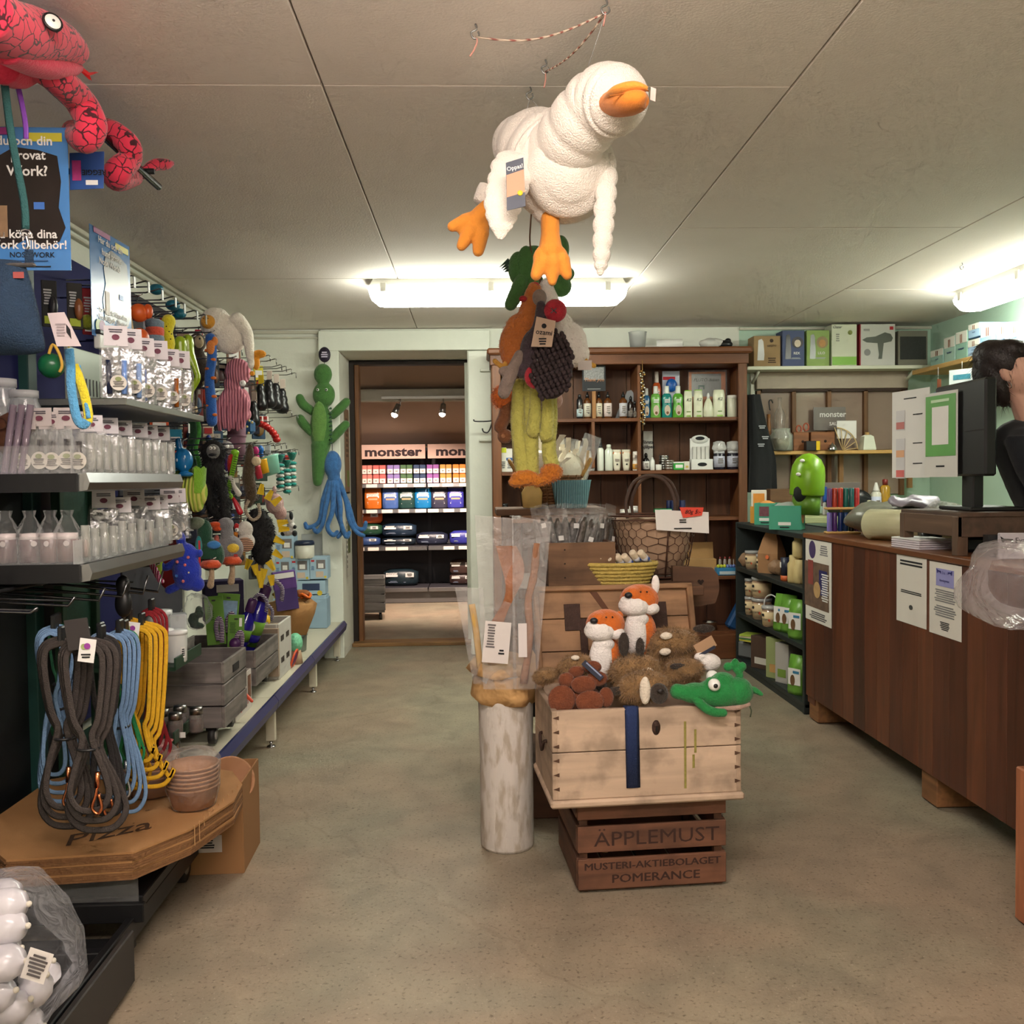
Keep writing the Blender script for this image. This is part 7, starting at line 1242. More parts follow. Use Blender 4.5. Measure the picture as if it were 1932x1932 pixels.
t=thing('paper_bag','tall brown paper treat bag with an orange dot','bag',ons(1456,.66,.09),(0,0,-.9));MB().add([(x*k,y*kk,z)for z,k,kk in((0,.07,.04),(.12,.07,.045),(.2,.055,.02),(.26,.03,.008))for x,y in((-1,-1),(1,-1),(1,1),(-1,1))],[(i*4+j,i*4+(j+1)%4,i*4+4+(j+1)%4,i*4+4+j)for i in range(3)for j in range(4)]+[(3,2,1,0),(12,13,14,15)]).build('bag',M((160,118,80),.8),t);patch(t,(.0,-.05,.1),.025,.025,M((222,110,60),.7),'orange_dot',r='o')
for i,x in enumerate((1404,1463,1478)):t=thing('paper_bag',['small crumpled brown bag beside the first tub','brown bag with a clear window lying in front','crumpled brown bag behind the dark tube'][i],'bag',ons(x,.66,.05+.03*i),(0,0,-.8));MB().ell((0,0,.045),(.05,.035,.045)).jit(.014,24,i).build('bag',M((150,116,86),.6,0,.2,20,.4,40),t)
t=thing('card_tube','dark navy tube pack with orange base beside the bags','pack',ons(1484,.66,.04));MB().lathe([(.033,0),(.033,.03)],16).build('base',M((206,100,50),.5),t);MB().lathe([(.033,.03),(.033,.13),(0,.131)],16).build('body',M((30,36,60),.4),t);patch(t,(-.034,0,.09),.02,.03,PAPER,'label',(0,0,-PI/2))
for i,(x,z,h)in enumerate(((1500,.66,.15),(1511,.66,.13),(1509,.80,.12))):t=thing('treat_jar',['yellowish animal-shaped treat pack near the counter','cream treat jar near the counter corner, lower','cream treat jar stacked near the counter corner'][i],'jar',ons(x,z,.05+.02*(i>0)));MB().lathe([(.035,0),(.04,.01),(.04,h*.7),(.03,h*.8),(.032,h),(0,h)],16).jit(.004 if i==0 else 0,30).build('body',M((206,186,130),.6,0,.2,20),t)
for i,(x,r,h,dx)in enumerate(((1403,.04,.115,.07),(1417,.04,.115,.06),(1437,.06,.13,.07))):b0=ons(x,.36,dx);tub('treat tub in the lower layer, %s from the cabinet'%['first','second','third'][i],x,.36,r,h,dx,b0);tub('treat tub in the upper layer, %s from the cabinet'%['first','second','third'][i],x,.36,r,h*.98,dx,b0+Vector((0,0,h+.004)))
tub('treat tub with a white carrying handle before the green bags',1455,.36,.055,.12,.04,None,True)
for i,(x,dx,z)in enumerate(((1478,.05,.36),(1490,.07,.36),(1507,.05,.36),(1506,.04,.06))):
 t=thing('treat_bag',['green and white dog treat bag leaning outwards','green and white dog treat bag with a blue strip','green and white dog treat bag nearest the counter','green and white dog treat bag at the bottom near the counter'][i],'bag',ons(x,z,dx),(0,0,-1.0),'green treat bags');b=MB();v=[(xx*k*.055,yy*kk*.03,zz)for zz,k,kk in((0,.95,1),(.02,1,1.2),(.14,.98,.8),(.215,.92,.1))for xx,yy in((-1,-.7),(0,-1.1),(1,-.7),(1,.7),(-1,.7))]
 b.add(v,[(p_*5+j,p_*5+(j+1)%5,p_*5+5+(j+1)%5,p_*5+5+j)for p_ in range(3)for j in range(5)]+[(4,3,2,1,0),(15,16,17,18,19)],0,True).build('bag',M((110,166,60),.35),t);patch(t,(0,-.036,.10),.08,.09,PAPER,'white_panel');patch(t,(-.01,-.0375,.08),.03,.06,M((110,80,50),.6),'dog_picture',r='o');patch(t,(.012,-.0375,.125),.04,.014,M((60,130,170),.6),'blue_strip')
for i,(x,c,w_,h)in enumerate(((1420,(110,112,114),.18,.12),(1447,(78,56,44),.16,.2),(1476,(150,160,106),.15,.24),(1488,(176,172,166),.1,.23))):
 t=thing('product_box',['grey plastic dog scale unit low on the green shelf','brown carton with white print low on the green shelf','pale green pet product carton, standing','grey-lilac carton beside the pale green one'][i],'box',ons(x,.06,.09),(0,0,-1.05));MB().box((0,0,h/2),(w_,.12,h),.02 if i==0 else .002).build('body',paper(c)if i else plas(c,.4),t)
 if i:patch(t,(0,-.061,h*.25),w_*.6,h*.2,M([0,(206,200,190),(196,150,90),(120,150,60)][i],.7)if i else PAPER,'print')
for k in range(4):t=thing('booklet','thin %s booklet in the pile low on the green shelf'%['yellow','green','cream','lime'][k],'booklet',ons(1425,.185+.012*k,.09),(0,0,-1+.1*k));MB().box((0,0,.005),(.17,.12,.01)).build('cover',paper([(206,196,70),(80,130,70),(214,206,170),(170,190,70)][k]),t)
# things on top of side shelf and counter
t=thing('price_card','orange framed price stand reading 99 kr beside the teal boxes','price stand',ons(1432,.947,.1),(0,0,-.35));u=5.5/F;MB().box((0,0,34),(30,3,68),1).sc(u).build('frame',M((222,214,200),.5),t);patch(t,(0,-2*u,46*u),22*u,30*u,M((216,140,50),.6,0,.3,30),'picture');text('99 kr',9*u,M((190,40,40),.6),t,(2*u,-2.4*u,22*u),bold=.02);patch(t,(-13*u,-2*u,18*u),8*u,34*u,M((214,150,50),.6),'orange_strip')
TL=M((70,160,132),.6,0,.06)
for i,(x,dx,w_,h)in enumerate(((1448,.12,.13,.135),(1485,.06,.17,.135))):
 t=thing('display_carton',['teal display carton with cartoonish dark print behind','teal display carton with an orange burst print, in front'][i],'display box',ons(x,.947,dx),(0,0,-.55));b=MB()
 for nm,c,s_ in(('front',(0,-.06,h/2),(w_,.004,h)),('side',(w_/2,0,h/2),(.004,.12,h)),('side',(-w_/2,0,h/2),(.004,.12,h)),('rear',(0,.06,h/2),(w_,.004,h)),('bottom',(0,0,.003),(w_,.12,.004))):MB().box(c,s_).build(nm,TL,t)
 if i:patch(t,(w_/2+.003,0,h*.55),.08,.08,M((206,130,80),.6),'burst_print',(0,0,PI/2),r='o')
 else:patch(t,(.01,-.063,h*.62),.09,.06,M((120,70,80),.6,0,.6,60),'print')
 patch(t,(0,-.063,h*.25),.07,.018,PAPER,'label');lines(t,(0,-.063,h*.1),.08,.012,1,INK)
 MB().ell((0,0,h*.85),(w_*.45,.05,.035)).jit(.012,26,i).build('contents',M((216,150,80),.6,0,.4,30)if i==0 else film((220,230,226),.5),t)
p=W(1522,925,5.15);t=thing('plastic_dome','big lime green plastic dispenser dome with a dark mouth','dispenser',(p.x,5.15,p.z-.02),(0,.06,0));u=5.15/F
MB().lathe([(30,-4),(32,0),(32,36),(30,52),(23,66),(12,75),(0,78)],32).sc(u).build('dome',plas((120,168,30),.3),t);MB().ell((-15,-13,2),(15,13,20),20,12).sc(u).build('mouth',M((14,20,16),.8),t)
for x,z in((-20,62),(-26,36)):MB().ell((x,-22,z),(5,3,3.4),10,6).sc(u).build('white_print',PAPER,t)
MB().cyl((0,0,-40),(0,0,0),26,n=24).sc(u).build('base',plas((90,130,30),.4),t)
# thread rack
p=WZ(1557,1000,ZK);t=thing('poop_bag_rack','two-tier wooden rack of coloured bag rolls on the counter corner','rack',(1.84,4.58,ZK),(0,0,-.2));u=4.6/F;RKW=wood((206,160,96),.25,'x')
for z in(2,48):MB().box((0,0,z),(62,40,3.6),1.5).sc(u).build('tier',RKW,t)
MB().cyl((0,10,2),(0,10,88),2,n=8).sc(u).build('post',RKW,t)
for r_,cs in enumerate((((130,120,200),(90,50,130),(24,50,120),(30,70,130),(26,26,30),(90,40,100)),((110,70,120),(200,70,50),(190,60,46),(30,120,110),(36,110,110),(206,60,60)))):
 for i,c in enumerate(cs):MB().lathe([(4.6,0),(4.8,1),(4.8,35),(4.4,36),(0,36)],12,T=Matrix.Translation((-25+10*i,-10+(i%2)*3,5+46*r_))).sc(u).build('bag_roll',plas(c,.3),t)
p=WZ(1610,1004,ZK);t=thing('film_roll','large roll of clear cream wrapping film lying on the counter','film roll',(1.80,4.02,ZK),(0,0,0));FR=film((226,220,180),.72,.15,6,.2)
MB().cyl((0,.12,.07),(.22,-.33,.07),.07,n=26).build('roll',FR,t);MB().cyl((-.004,.128,.07),(-.001,.121,.07),.03,n=18).build('core',M((140,100,60),.8),t);MB().lathe([(.072,-.004),(.072,.004)],22,T=Matrix.Translation((.12,-.125,.07))@ Matrix.Rotation(PI/2,4,'X')@ Matrix.Rotation(-.45,4,'Y')).build('rubber_band',M((190,150,90),.6),t)
t=thing('paper_stack','stack of white leaflets on the counter edge','paper stack',(1.775,3.62,ZK),(0,0,.1))
for k in range(5):MB().box((0,0,.004+.0085*k),(.14,.2,.007),.001).build('pad',paper((214,206,214)if k<4 else(226,226,224)),t)
# monitor stand, monitor, notices
t=thing('wooden_riser','small brown wooden riser table under the monitor','riser',(0,0,0));RW2=wood((86,64,50),.4,'y',.8);zt_=ZK+.155
MB().box((1.89,3.45,zt_-.008),(.34,.46,.016),.002).build('top',RW2,t);MB().box((1.725,3.45,zt_-.05),(.016,.44,.075),.002).build('apron',wood((104,78,58),.4,'y',.8),t);MB().box((1.89,3.235,zt_-.05),(.32,.016,.075),.002).build('apron',RW2,t)
for x in(1.735,2.04):
 for y in(3.25,3.66):MB().box((x,y,ZK+.07),(.04,.04,.14),.002).build('leg',wood((100,76,58),.4,'z',.8),t)
MN=thing('computer_monitor','black computer monitor seen from behind on the riser','monitor',(1.89,3.45,zt_),(0,0,-.04));BKM=plas((20,20,22),.45)
MB().box((-.01,.045,.31),(.045,.40,.36),.008).build('screen_body',BKM,MN);MB().box((0,.0,.1),(.04,.09,.2),.004).build('neck',BKM,MN);MB().box((.03,0,.008),(.2,.26,.014),.004).build('base',BKM,MN);patch(MN,(-.034,-.08,.3),.14,.003,M((60,60,62),.4),'crease',(.3,0,-PI/2))
a=1.835
t=thing('payment_notice','green and white payment notice hanging on the monitor back','notice',(a,3.585,1.405),(0,0,-1.48));MB().box((0,0,0),(.22,.002,.335)).build('sheet',paper((214,212,206)),t);k=patch(t,(0,-.002,.035),.20,.24,M((110,176,96),.35,0,.25,5),'green_field');patch(k,(0,-.001,0),.11,.15,PAPER,'white_panel');lines(k,(0,-.002,.098),.14,.02,1,paper((200,226,190)));lines(t,(0,-.002,-.125),.07,.012,1,INK)
t=thing('payment_notice','white notice with three small receipts hanging beside the green one','notice',(a,3.84,1.42),(0,0,-1.40));MB().box((0,0,0),(.25,.002,.37)).build('sheet',paper((222,220,216)),t)
for z,c in((.06,(190,120,116)),(-.06,(222,170,130)),(-.145,(214,110,106))):k=patch(t,(-.065,-.002,z),.06,.085,M((206,204,206),.6),'receipt_picture');patch(k,(0,-.001,-.022),.055,.03,paper(c),'red_block');lines(t,(.05,-.002,z+.02),.09,.008,1,INK)
lines(t,(.0,-.002,.15),.1,.008,1,INK)
# counter clutter
t=thing('tape_dispenser','black card terminal beside the riser leg','terminal',(1.86,3.72,ZK));MB().box((0,0,.035),(.08,.07,.07),.012).build('body',BLACK,t);MB().cyl((-.045,-.02,.04),(.0,-.02,.04),.03,n=16).build('roll',BLACK,t)
t=thing('card_reader','black card reader under the riser','terminal',(1.89,3.42,ZK));MB().box((0,0,.03),(.14,.12,.055),.01).build('body',BLACK,t);MB().box((.0,.0,.062),(.1,.08,.008)).build('slip',PAPER,t)
t=thing('sign_block','small grey name sign with dog emblems before the clear bag','sign',(1.86,3.08,ZK),(0,0,-.2));MB().box((0,0,.045),(.15,.02,.09),.003).build('block',M((196,190,196),.5),t);text('Eva´s',.024,INK,t,(0,-.011,.065));MB().box((-.02,.05,.04),(.16,.05,.08)).build('dark_base',BLACK,t)
for s_ in(-1,1):MB().prism([(s_*a_*.018,b_*.02)for a_,b_ in((-1,0),(-1,.7),(.6,.8),(1.2,1.2),(1,.4),(.8,0),(.5,.4),(-.6,.4))][::s_],.001,y0=-.0115,T=Matrix.Translation((s_*.05,0,.055))).build('dog_emblem',INK,t)
t=thing('wood_easel','small reddish wooden easel on the counter at the picture edge','easel',(2.10,3.3,ZK))
for p0,p1 in(((0,0,0),(.02,0,.24)),((.07,0,0),(.025,0,.24)),((.05,.08,0),(.022,.01,.22))):MB().cyl(p0,p1,.008,n=6).build('strut',wood((170,110,76),.3,'z'),t)
MB().cyl((-.01,-.005,.2),(.06,-.005,.2),.005,n=6).build('cross_bar',wood((170,110,76),.3,'x'),t)
t=thing('paper_roll','white receipt paper roll with scribbles behind the monitor foot','paper roll',(2.22,3.62,ZK+.13));MB().cyl((0,0,.0),(.14,-.02,.0),.05,n=20).build('roll',M((206,210,196),.7,0,.5,40),t);MB().cyl((-.002,0,0),(-.006,0,0),.02,n=12).build('core',M((90,56,46),.7),t);MB().box((.07,0,-.09),(.16,.1,.08)).build('stand',film((200,210,200),.5),t)
t=thing('violet_box','violet carton with white drips behind the monitor stand','box',(2.33,4.32,ZK));MB().box((0,0,.05),(.3,.12,.1),.002).build('carton',M((92,52,130),.5),t);MB().prism([(-.1+.02*k,(.1 if k in(0,10)else .085-.02*(k%2)))for k in range(11)]+[(.15,.1),(-.15,.1)][:0]+[(.1,.101),(-.1,.101)],.001,y0=-.0615).build('white_drip',PAPER,t);patch(t,(.03,-.062,.035),.08,.02,PAPER,'label')
b=MB().ell((0,0,0),(.24,.26,.08),26,14).jit(.04,7,2);t=thing('grey_sheet','crumpled grey-green plastic sheeting heaped on the counter','plastic sheet',(2.02,4.35,ZK+.085));b.build('heap',M((120,122,108),.3,0,.5,9,.6,14),t)
t=thing('foil_bag','flat purple-grey foil bag lying on the sheeting','bag',(2.02,4.2,ZK+.17),(.2,0,.3));MB().ell((0,0,0),(.14,.08,.022),18,10).jit(.03,14).build('bag',M((150,142,156),.45,.1,.5,12),t)
t=thing('clear_bag','clear plastic bag slumped on the counter behind the film roll','bag',(2.06,3.98,ZK+.08));MB().ell((0,0,0),(.12,.1,.09),16,10).jit(.03,14,5).build('bag',BAGM,t)
b=MB().ell((0,0,0),(.25,.22,.13),26,16).jit(.05,7,8);t=thing('plastic_bag','big clear plastic bag bulging over the counter edge','bag',(1.55,2.42,.955));b.build('clear_bag',film((226,220,224),.10,.45,10,.1),t);MB().ell((.10,0,-.03),(.13,.15,.09),18,12).jit(.03,10).build('contents',M((166,132,116),.7,0,.2,12),t)
t=thing('floor_box','reddish wooden box standing on the floor at the picture edge','box',(1.72,2.44,0));MB().box((-.10,-.05,.22),(.26,.2,.43),.004).build('box',wood((170,108,74),.3,'z'),t);MB().box((-.0,-.03,.63),(.16,.2,.4),.004).build('post',wood((150,96,66),.3,'z'),t)
# person
PS=thing('person','person in a dark jacket with dark tied hair behind the monitor','person',(2.37,3.50,0),(0,0,.75));LEAN=Vector((-math.cos(.75),math.sin(.75),0))*.42
def lean(b):
 b.v=[p+LEAN*max(0,p.z-.9)for p in b.v];return b
MB.lean=lean;SKN=M((222,174,152),.55,0,.06,20);HAIR=M((34,22,20),.5,0,.5,60,.3,120);JK=cloth((26,30,36))
b=MB();q=lambda pts,r:b.tube(spl(pts,4),[x[0]for x in spl([(k,)for k in r],4)],14)
q([(0,.02,.82),(0,.02,1.0),(0,.01,1.2),(0,0,1.36),(0,-.02,1.44)],[.15,.145,.165,.16,.07]);b.ell((0,.0,1.34),(.21,.11,.1)).ell((0,.02,.86),(.17,.12,.14))
for s_ in(-1,1):q([(s_*.17,0,1.37),(s_*.23,-.01,1.2),(s_*.23,-.10,1.06),(s_*.12,-.26,1.04)],[.07,.055,.05,.036]);q([(s_*.09,.02,.85),(s_*.1,.0,.48),(s_*.1,.04,.1)],[.095,.065,.05])
b.lean().build('body',JK,PS,vox=.014,smooth=4)
hb=MB().ell((0,-.02,1.635),(.072,.092,.105),20,14).ell((0,-.06,1.58),(.052,.055,.06),16,10).tube([(0,0,1.44),(0,-.01,1.56)],.048,14).ell((0,-.118,1.615),(.011,.018,.02),8,6).ell((-.074,.0,1.625),(.012,.02,.03),10,8).ell((.074,.0,1.625),(.012,.02,.03),10,8);hd=hb.lean().build('head',SKN,PS,vox=.006,smooth=2)
MB().ell((-.028,-.100,1.645),.010,10,7).lean().build('eye',plas((230,226,220)),hd);MB().ell((.028,-.100,1.645),.010,10,7).lean().build('eye',plas((230,226,220)),hd);MB().ell((0,-.108,1.565),(.022,.008,.007),10,6).lean().build('mouth',M((150,76,72),.6),hd);MB().tube([(-.088+.002*math.sin(a),-.005+.008*math.sin(a),1.583+.012*math.cos(a))for a in[k*.6 for k in range(11)]],.0015,5).lean().build('earring',CHROME,hd)
hr=MB().ell((0,.015,1.668),(.086,.10,.098),20,14).ell((0,-.04,1.712),(.07,.07,.05)).ell((0,.09,1.60),(.06,.05,.09)).ell((-.062,.05,1.60),(.03,.045,.10)).ell((.062,.05,1.60),(.03,.045,.10));hr.lean().build('hair',HAIR,PS,vox=.008,smooth=3);stuff(hr.fur(900,.03,.0009,.8,4).build('hair_strands',HAIR,PS))
for s_ in(-1,1):
 h0=Vector((s_*.10,-.30,1.035));b=MB().ell(h0,(.04,.05,.02),12,8)
 for k in range(4):b.tube([h0+Vector((-.028+.019*k,-.03,.0)),h0+Vector((-.03+.02*k,-.075,.006)),h0+Vector((-.03+.02*k,-.105+.006*abs(k-1.5),-.012))],[.0095,.009,.007],8)
 b.tube([h0+Vector((-s_*.035,.0,0)),h0+Vector((-s_*.055,-.035,.002)),h0+Vector((-s_*.052,-.06,-.008))],[.011,.0095,.008],8);b.lean().build('hand',SKN,PS,vox=.005,smooth=2)
# ---------------------------------------------------------------- wall shelf with boxes, window, wood shelf
WS=thing('wall_shelf','white wall shelf of boxed clippers under the ceiling','shelf',(0,0,0));YS=6.38;zs=W(1560,690,YS).z
x0,x1=W(1410,690,YS).x,3.28
MB().box(((x0+x1)/2,YS+.11,zs-.012),(x1-x0,.22,.024),.002).build('board',plas((214,216,196),.5),WS)
for x in(1.99,3.1):MB().box((x,YS+.2,zs-.14),(.03,.02,.24),.002).build('bracket',plas((206,208,190),.5),WS);MB().tube([(x,YS+.2,zs-.1),(x,YS+.05,zs-.028)],.012,6).build('brace',plas((206,208,190),.5),WS)
us=YS/F
for i,(a_,b_,tp,c,l)in enumerate(((1421,1474,632,(160,132,94),'kraft carton with a clipper picture on the wall shelf'),(1475,1519,622,(82,92,126),'blue-grey carton with a clipper and puppy picture'),(1521,1566,622,(146,172,100),'green carton with a clipper and spaniel picture'),(1568,1618,611,(214,218,196),'white carton with a lime foot'),(1620,1691,611,(206,206,200),'white carton with a hair dryer picture and red edge'),(1693,1752,624,(120,118,104),'clear pack with a black net pattern'))):
 p=W((a_+b_)/2,690,YS+.02);w_=(b_-a_)*us;h=(690-tp)*us;t=thing('appliance_box',l,'box',(p.x,YS+.09,zs+.0005));MB().box((0,0,h/2),(w_*.97,.14,h),.002).build('carton',paper(c),t);f=-.0715
 if i<3:MB().prism([(-w_*.36,h*.2),(-w_*.12,h*.2),(-w_*.1,h*.4),(-w_*.14,h*.82),(-w_*.2,h*.9),(-w_*.32,h*.86)],.001,y0=f).build('clipper_picture',M([(206,206,206),(50,50,54),(120,126,120)][i],.3),t)
 if i in(1,2):k=patch(t,(w_*.18,f,h*.66),w_*.5,w_*.5,M((80,76,80)if i==1 else(150,130,90),.6),'portrait',r='o');patch(k,(0,-.001,-.006),w_*.28,w_*.32,M((216,200,180)if i==1 else(190,140,80),.6,0,.3,60),'dog_face',r='o');text('REX' if i==1 else 'LILO',h*.1,PAPER,t,(w_*.14,f-.001,h*.36),bold=.02);lines(t,(w_*.1,f,h*.22),w_*.5,h*.05,2,paper((180,184,190)))
 if i==0:text('ozami',h*.13,M((60,44,30),.7),t,(w_*.16,f-.001,h*.68));patch(t,(w_*.16,f,h*.84),h*.12,h*.12,M((60,44,30),.7),'emblem',r='o');lines(t,(w_*.17,f,h*.2),w_*.3,h*.2,3,M((80,60,40),.7))
 if i==3:patch(t,(0,f,h*.12),w_*.94,h*.2,M((130,186,60),.5),'lime_foot');text('Oster',h*.09,INK,t,(-w_*.28,f-.001,h*.93),shear=.3);patch(t,(w_*.22,f,h*.8),w_*.18,w_*.18,M((130,140,70),.6),'badge',r='o');lines(t,(-w_*.26,f,h*.68),w_*.16,h*.2,4,paper((150,150,140)))
 if i==4:MB().prism([(-w_*.42,h*.62),(-w_*.3,h*.56),(.0,h*.54),(.04*w_,h*.26),(.02*w_,h*.16),(.12*w_,h*.16),(.17*w_,h*.54),(.38*w_,h*.58),(.42*w_,h*.66),(.36*w_,h*.76),(.2*w_,h*.8),(-.06*w_,h*.70),(-.3*w_,h*.68)],.001,y0=f).build('dryer_picture',M((96,100,92),.5),t);MB().box((-w_*.475,-.001,h/2),(w_*.03,.142,h*1.001)).build('red_edge',M((150,24,40),.5),t);patch(t,(w_*.38,f,h*.9),w_*.1,h*.08,M((190,40,50),.6),'logo');lines(t,(-w_*.3,f,h*.86),w_*.24,h*.06,2,paper((120,120,120)));patch(t,(-w_*.28,f,h*.32),h*.16,h*.16,paper((150,150,148)),'small_picture',r='o')
 if i==5:patch(t,(0,f,h*.5),w_*.86,h*.66,M((36,38,34),.6,0,.8,60),'net_print')
# wooden shelf on the side wall with pale blue boxes
RS=thing('wall_shelf','pale wooden shelf on the side wall with chew stick boxes','shelf',(0,0,0));zr=1.97;MB().box((3.17,5.3,zr-.015),(.25,2.1,.03),.002).build('board',wood((196,158,96),.25,'y'),RS)
for y in(6.1,5.0):MB().box((3.27,y,zr-.12),(.03,.03,.2)).build('bracket',plas((206,200,180)),RS)
for i,(a_,b_,tp,bt,c)in enumerate(((1754,1779,658,688,(140,176,166)),(1779,1801,634,682,(150,180,168)),(1801,1824,622,675,(132,170,152)),(1824,1847,636,668,(150,178,206)),(1825,1847,610,636,(146,176,202)),(1848,1876,608,662,(140,182,210)),(1878,1902,606,654,(146,190,216)),(1902,1924,608,650,(150,194,220)))):
 X=3.06;A=WX(a_,bt,X);B_=WX(b_,tp,X);w_=abs(A.y-B_.y)*.95;h=(B_.z-WX(b_,bt,X).z);t=thing('chew_box',['lowest mint green chew stick box nearest the corner','tall mint chew stick box, second from the corner','tall mint chew stick box, third from the corner','pale blue chew stick box under a twin','pale blue chew stick box on top of its twin','large pale blue chew stick box beside the pair','large pale blue chew stick box seen from its side','outermost pale blue chew stick box near the person'][i],'box',(X+.07,(A.y+B_.y)/2,(zr+.001)if i != 4 else zr+.115),(0,0,-PI/2),'chew stick boxes');h=min(h,.112)if i in(3,)else h
 MB().box((0,0,h/2),(w_,.13,h),.002).build('carton',paper(c),t);f=-.0655;patch(t,(0,f,h*.78),w_*.98,h*.42,paper((206,206,196)),'cream_top')
 for s_ in(-1,1):MB().box((.0+s_*w_*.06,f-.002,h*.74),(w_*.05,.001,h*.3),0,T=None).build('stick_picture',M((120,66,40),.7),t,(0,0,0),(0,0,0))
 text('monster',h*.12,M((40,60,110),.7),t,(0,f-.0015,h*.38),bold=.02)
for i,(x,y,w_,h,s_)in enumerate(((1770,735,14,40,''),(1815,718,34,44,'25 %'),(1838,712,16,60,''),(1868,740,26,56,'25 %'))):
 p=WX(x,y,3.0);u=p.y/F;t=thing('hanging_sign',['stick shaped hanging sign above the white notice','pale discount sign hanging above the monitor','tall stick shaped hanging sign with a blue badge','discount sign with flower picture beside the person'][i],'sign',p,(0,0,-1.0),'signs hung under the wooden shelf');MB().cyl((0,0,h*u/2),(0,0,zr-.03-p.z),.0012,n=5).build('thread',PAPER,t)
 if s_:MB().box((0,0,0),(w_*u*1.5,.002,h*u)).build('card',paper((196,206,206)),t);text(s_,15*u,M((170,40,40),.7),t,(0,-.002,-h*.3*u),bold=.01);patch(t,(0,-.002,h*.16*u),w_*u,h*.22*u,M((60,130,150)if i==1 else(190,110,80),.6,0,.6,60),'picture')
 else:MB().box((2*u,0,4*u),(8*u,.003,h*u*.8),.001).build('stick',M((130,72,44),.7),t);MB().lathe([(0,0),(7*u,0),(7*u,.003),(0,.003)],16,T=Matrix.Translation((-5*u,-.003,-h*.3*u))@ Matrix.Rotation(PI/2,4,'X')).build('badge',M((60,110,170),.6),t)
# window
WD=struct(MB().box((2.56,YB-.03,1.93),(1.1,.06,.12),.004).build('window_1',M((176,162,144),.6)));zt_=1.86;zb_=1.10
MB().box((2.56,YB-.045,1.995),(1.14,.08,.02),.003).build('cornice',M((180,166,148),.6),WD)
xs=[W(x,740,6.5).x for x in(1436,1503,1570,1640,1709)];WFR=wood((120,84,50),.4,'z')
for x in xs:MB().box((x,YB-.03,(zt_+zb_)/2),(.03,.04,zt_-zb_),.002).build('mullion',WFR,WD)
MB().box((2.58,YB-.03,zt_),(1.06,.04,.02)).build('top_rail',M((60,40,28),.7),WD);MB().box((2.58,YB-.03,1.44),(1.06,.03,.02)).build('cross_rail',M((150,130,114),.6),WD)
for a_,b_ in zip(xs,xs[1:]):MB().box(((a_+b_)/2,YB-.012,(zt_+zb_)/2),(b_-a_-.028,.008,zt_-zb_-.02)).build('pane',M((156,136,122),.12,0,.12,3,0),WD)
t=thing('window_sticker','faint grey shop decal on the window pane behind the wooden tray','decal',W(1565,790,6.53));u=6.53/F;MB().box((0,0,0),(62,1,44)).sc(u).build('decal',M((120,112,106),.3),t);text('monster',15*u,PAPER,t,(6*u,-.004,8*u),bold=.02);text('SAUNA',9*u,PAPER,t,(14*u,-.004,-10*u),bold=.02)
WB=thing('wood_ledge','raw pine ledge across the window with small things on it','shelf',(0,0,0));zl=W(1560,850,6.35).z;MB().box((2.62,6.45,zl-.012),(1.16,.2,.024),.002).build('board',wood((196,154,88),.3,'x'),WB)
for x in(2.09,2.6,3.1):MB().box((x,6.5,zl-.14),(.03,.03,.26)).build('support',wood((150,110,66),.3,'z'),WB)
def led(px):return Vector((W(px,850,6.40).x,6.40,zl+.0005))
u=6.4/F
t=thing('glass_jar','big glass jar of dried plants on the pine ledge','jar',led(1474));MB().lathe([(20,0),(22,2),(22,30),(17,36),(17,42),(18,43),(16,42),(15,36),(20,29),(20,2),(0,2)],22).sc(u).build('glass',film((214,220,206),.22,0,5,.05),t);MB().cyl((0,0,3),(0,0,24),18,n=16).sc(u).jit(.004,60).build('contents',M((126,110,70),.9,0,.6,60,.6,60),t)
for i,(x,w_,h)in enumerate(((1511,30,36),(1552,46,36))):t=thing('wooden_tray',['small brown wooden drawer with scissors in it','wider brown wooden drawer with a round hole'][i],'drawer',led(x)+Vector((0,.04,0)));MB().box((0,0,h/2),(w_,26,h),1).sc(u).build('drawer',wood((140,88,50),.35,'x'),t);MB().cyl((w_*.1,-13.4,h*.5),(w_*.1,-13.0,h*.5),2.6,n=10).sc(u).build('finger_hole',M((50,30,20),.8),t)
t=thing('scissors','scissors with orange handles sticking out of a drawer','scissors',led(1518)+Vector((0,.04,44*u)))
for s_ in(-1,1):MB().tube([(s_*7+5*math.cos(a),0,7*math.sin(a)+s_*2)for a in[k*PI/6 for k in range(12)]],1.6,6,closed=True).sc(u).build('handle',M((170,80,50),.4),t);MB().cyl((s_*5,0,-4),(-s_*2,0,-30),1.2,n=6).sc(u).build('blade',CHROME,t)
t=thing('wicker_fan','fan-shaped wicker frame with a white paper behind it','ornament',led(1590));
for k in range(6):a=.1+k*.3;MB().cyl((0,0,0),(44*math.cos(a)-14,2,44*math.sin(a)),.9,n=6).sc(u).build('rib',M((206,180,130),.7),t)
MB().tube([(44*math.cos(a)-14,2,44*math.sin(a))for a in[.05+k*.16 for k in range(10)]],1.2,6).sc(u).build('rim',M((206,180,130),.7),t);MB().box((10,6,40),(38,1,34),.2).sc(u).build('paper',PAPER,t)
t=thing('milk_jug','white square bottle with a cork on the pine ledge','bottle',led(1636));MB().add([(x*k,y*k,z)for z,k in((0,12),(2,12.5),(26,9),(29,5))for x,y in((-1,-1),(1,-1),(1,1),(-1,1))],[(i*4+j,i*4+(j+1)%4,i*4+4+(j+1)%4,i*4+4+j)for i in range(3)for j in range(4)]+[(3,2,1,0),(12,13,14,15)]).sc(u).build('body',plas((222,226,206),.3),t);MB().cyl((0,0,28),(0,0,34),4,n=12).sc(u).build('cork',M((190,150,90),.8),t)
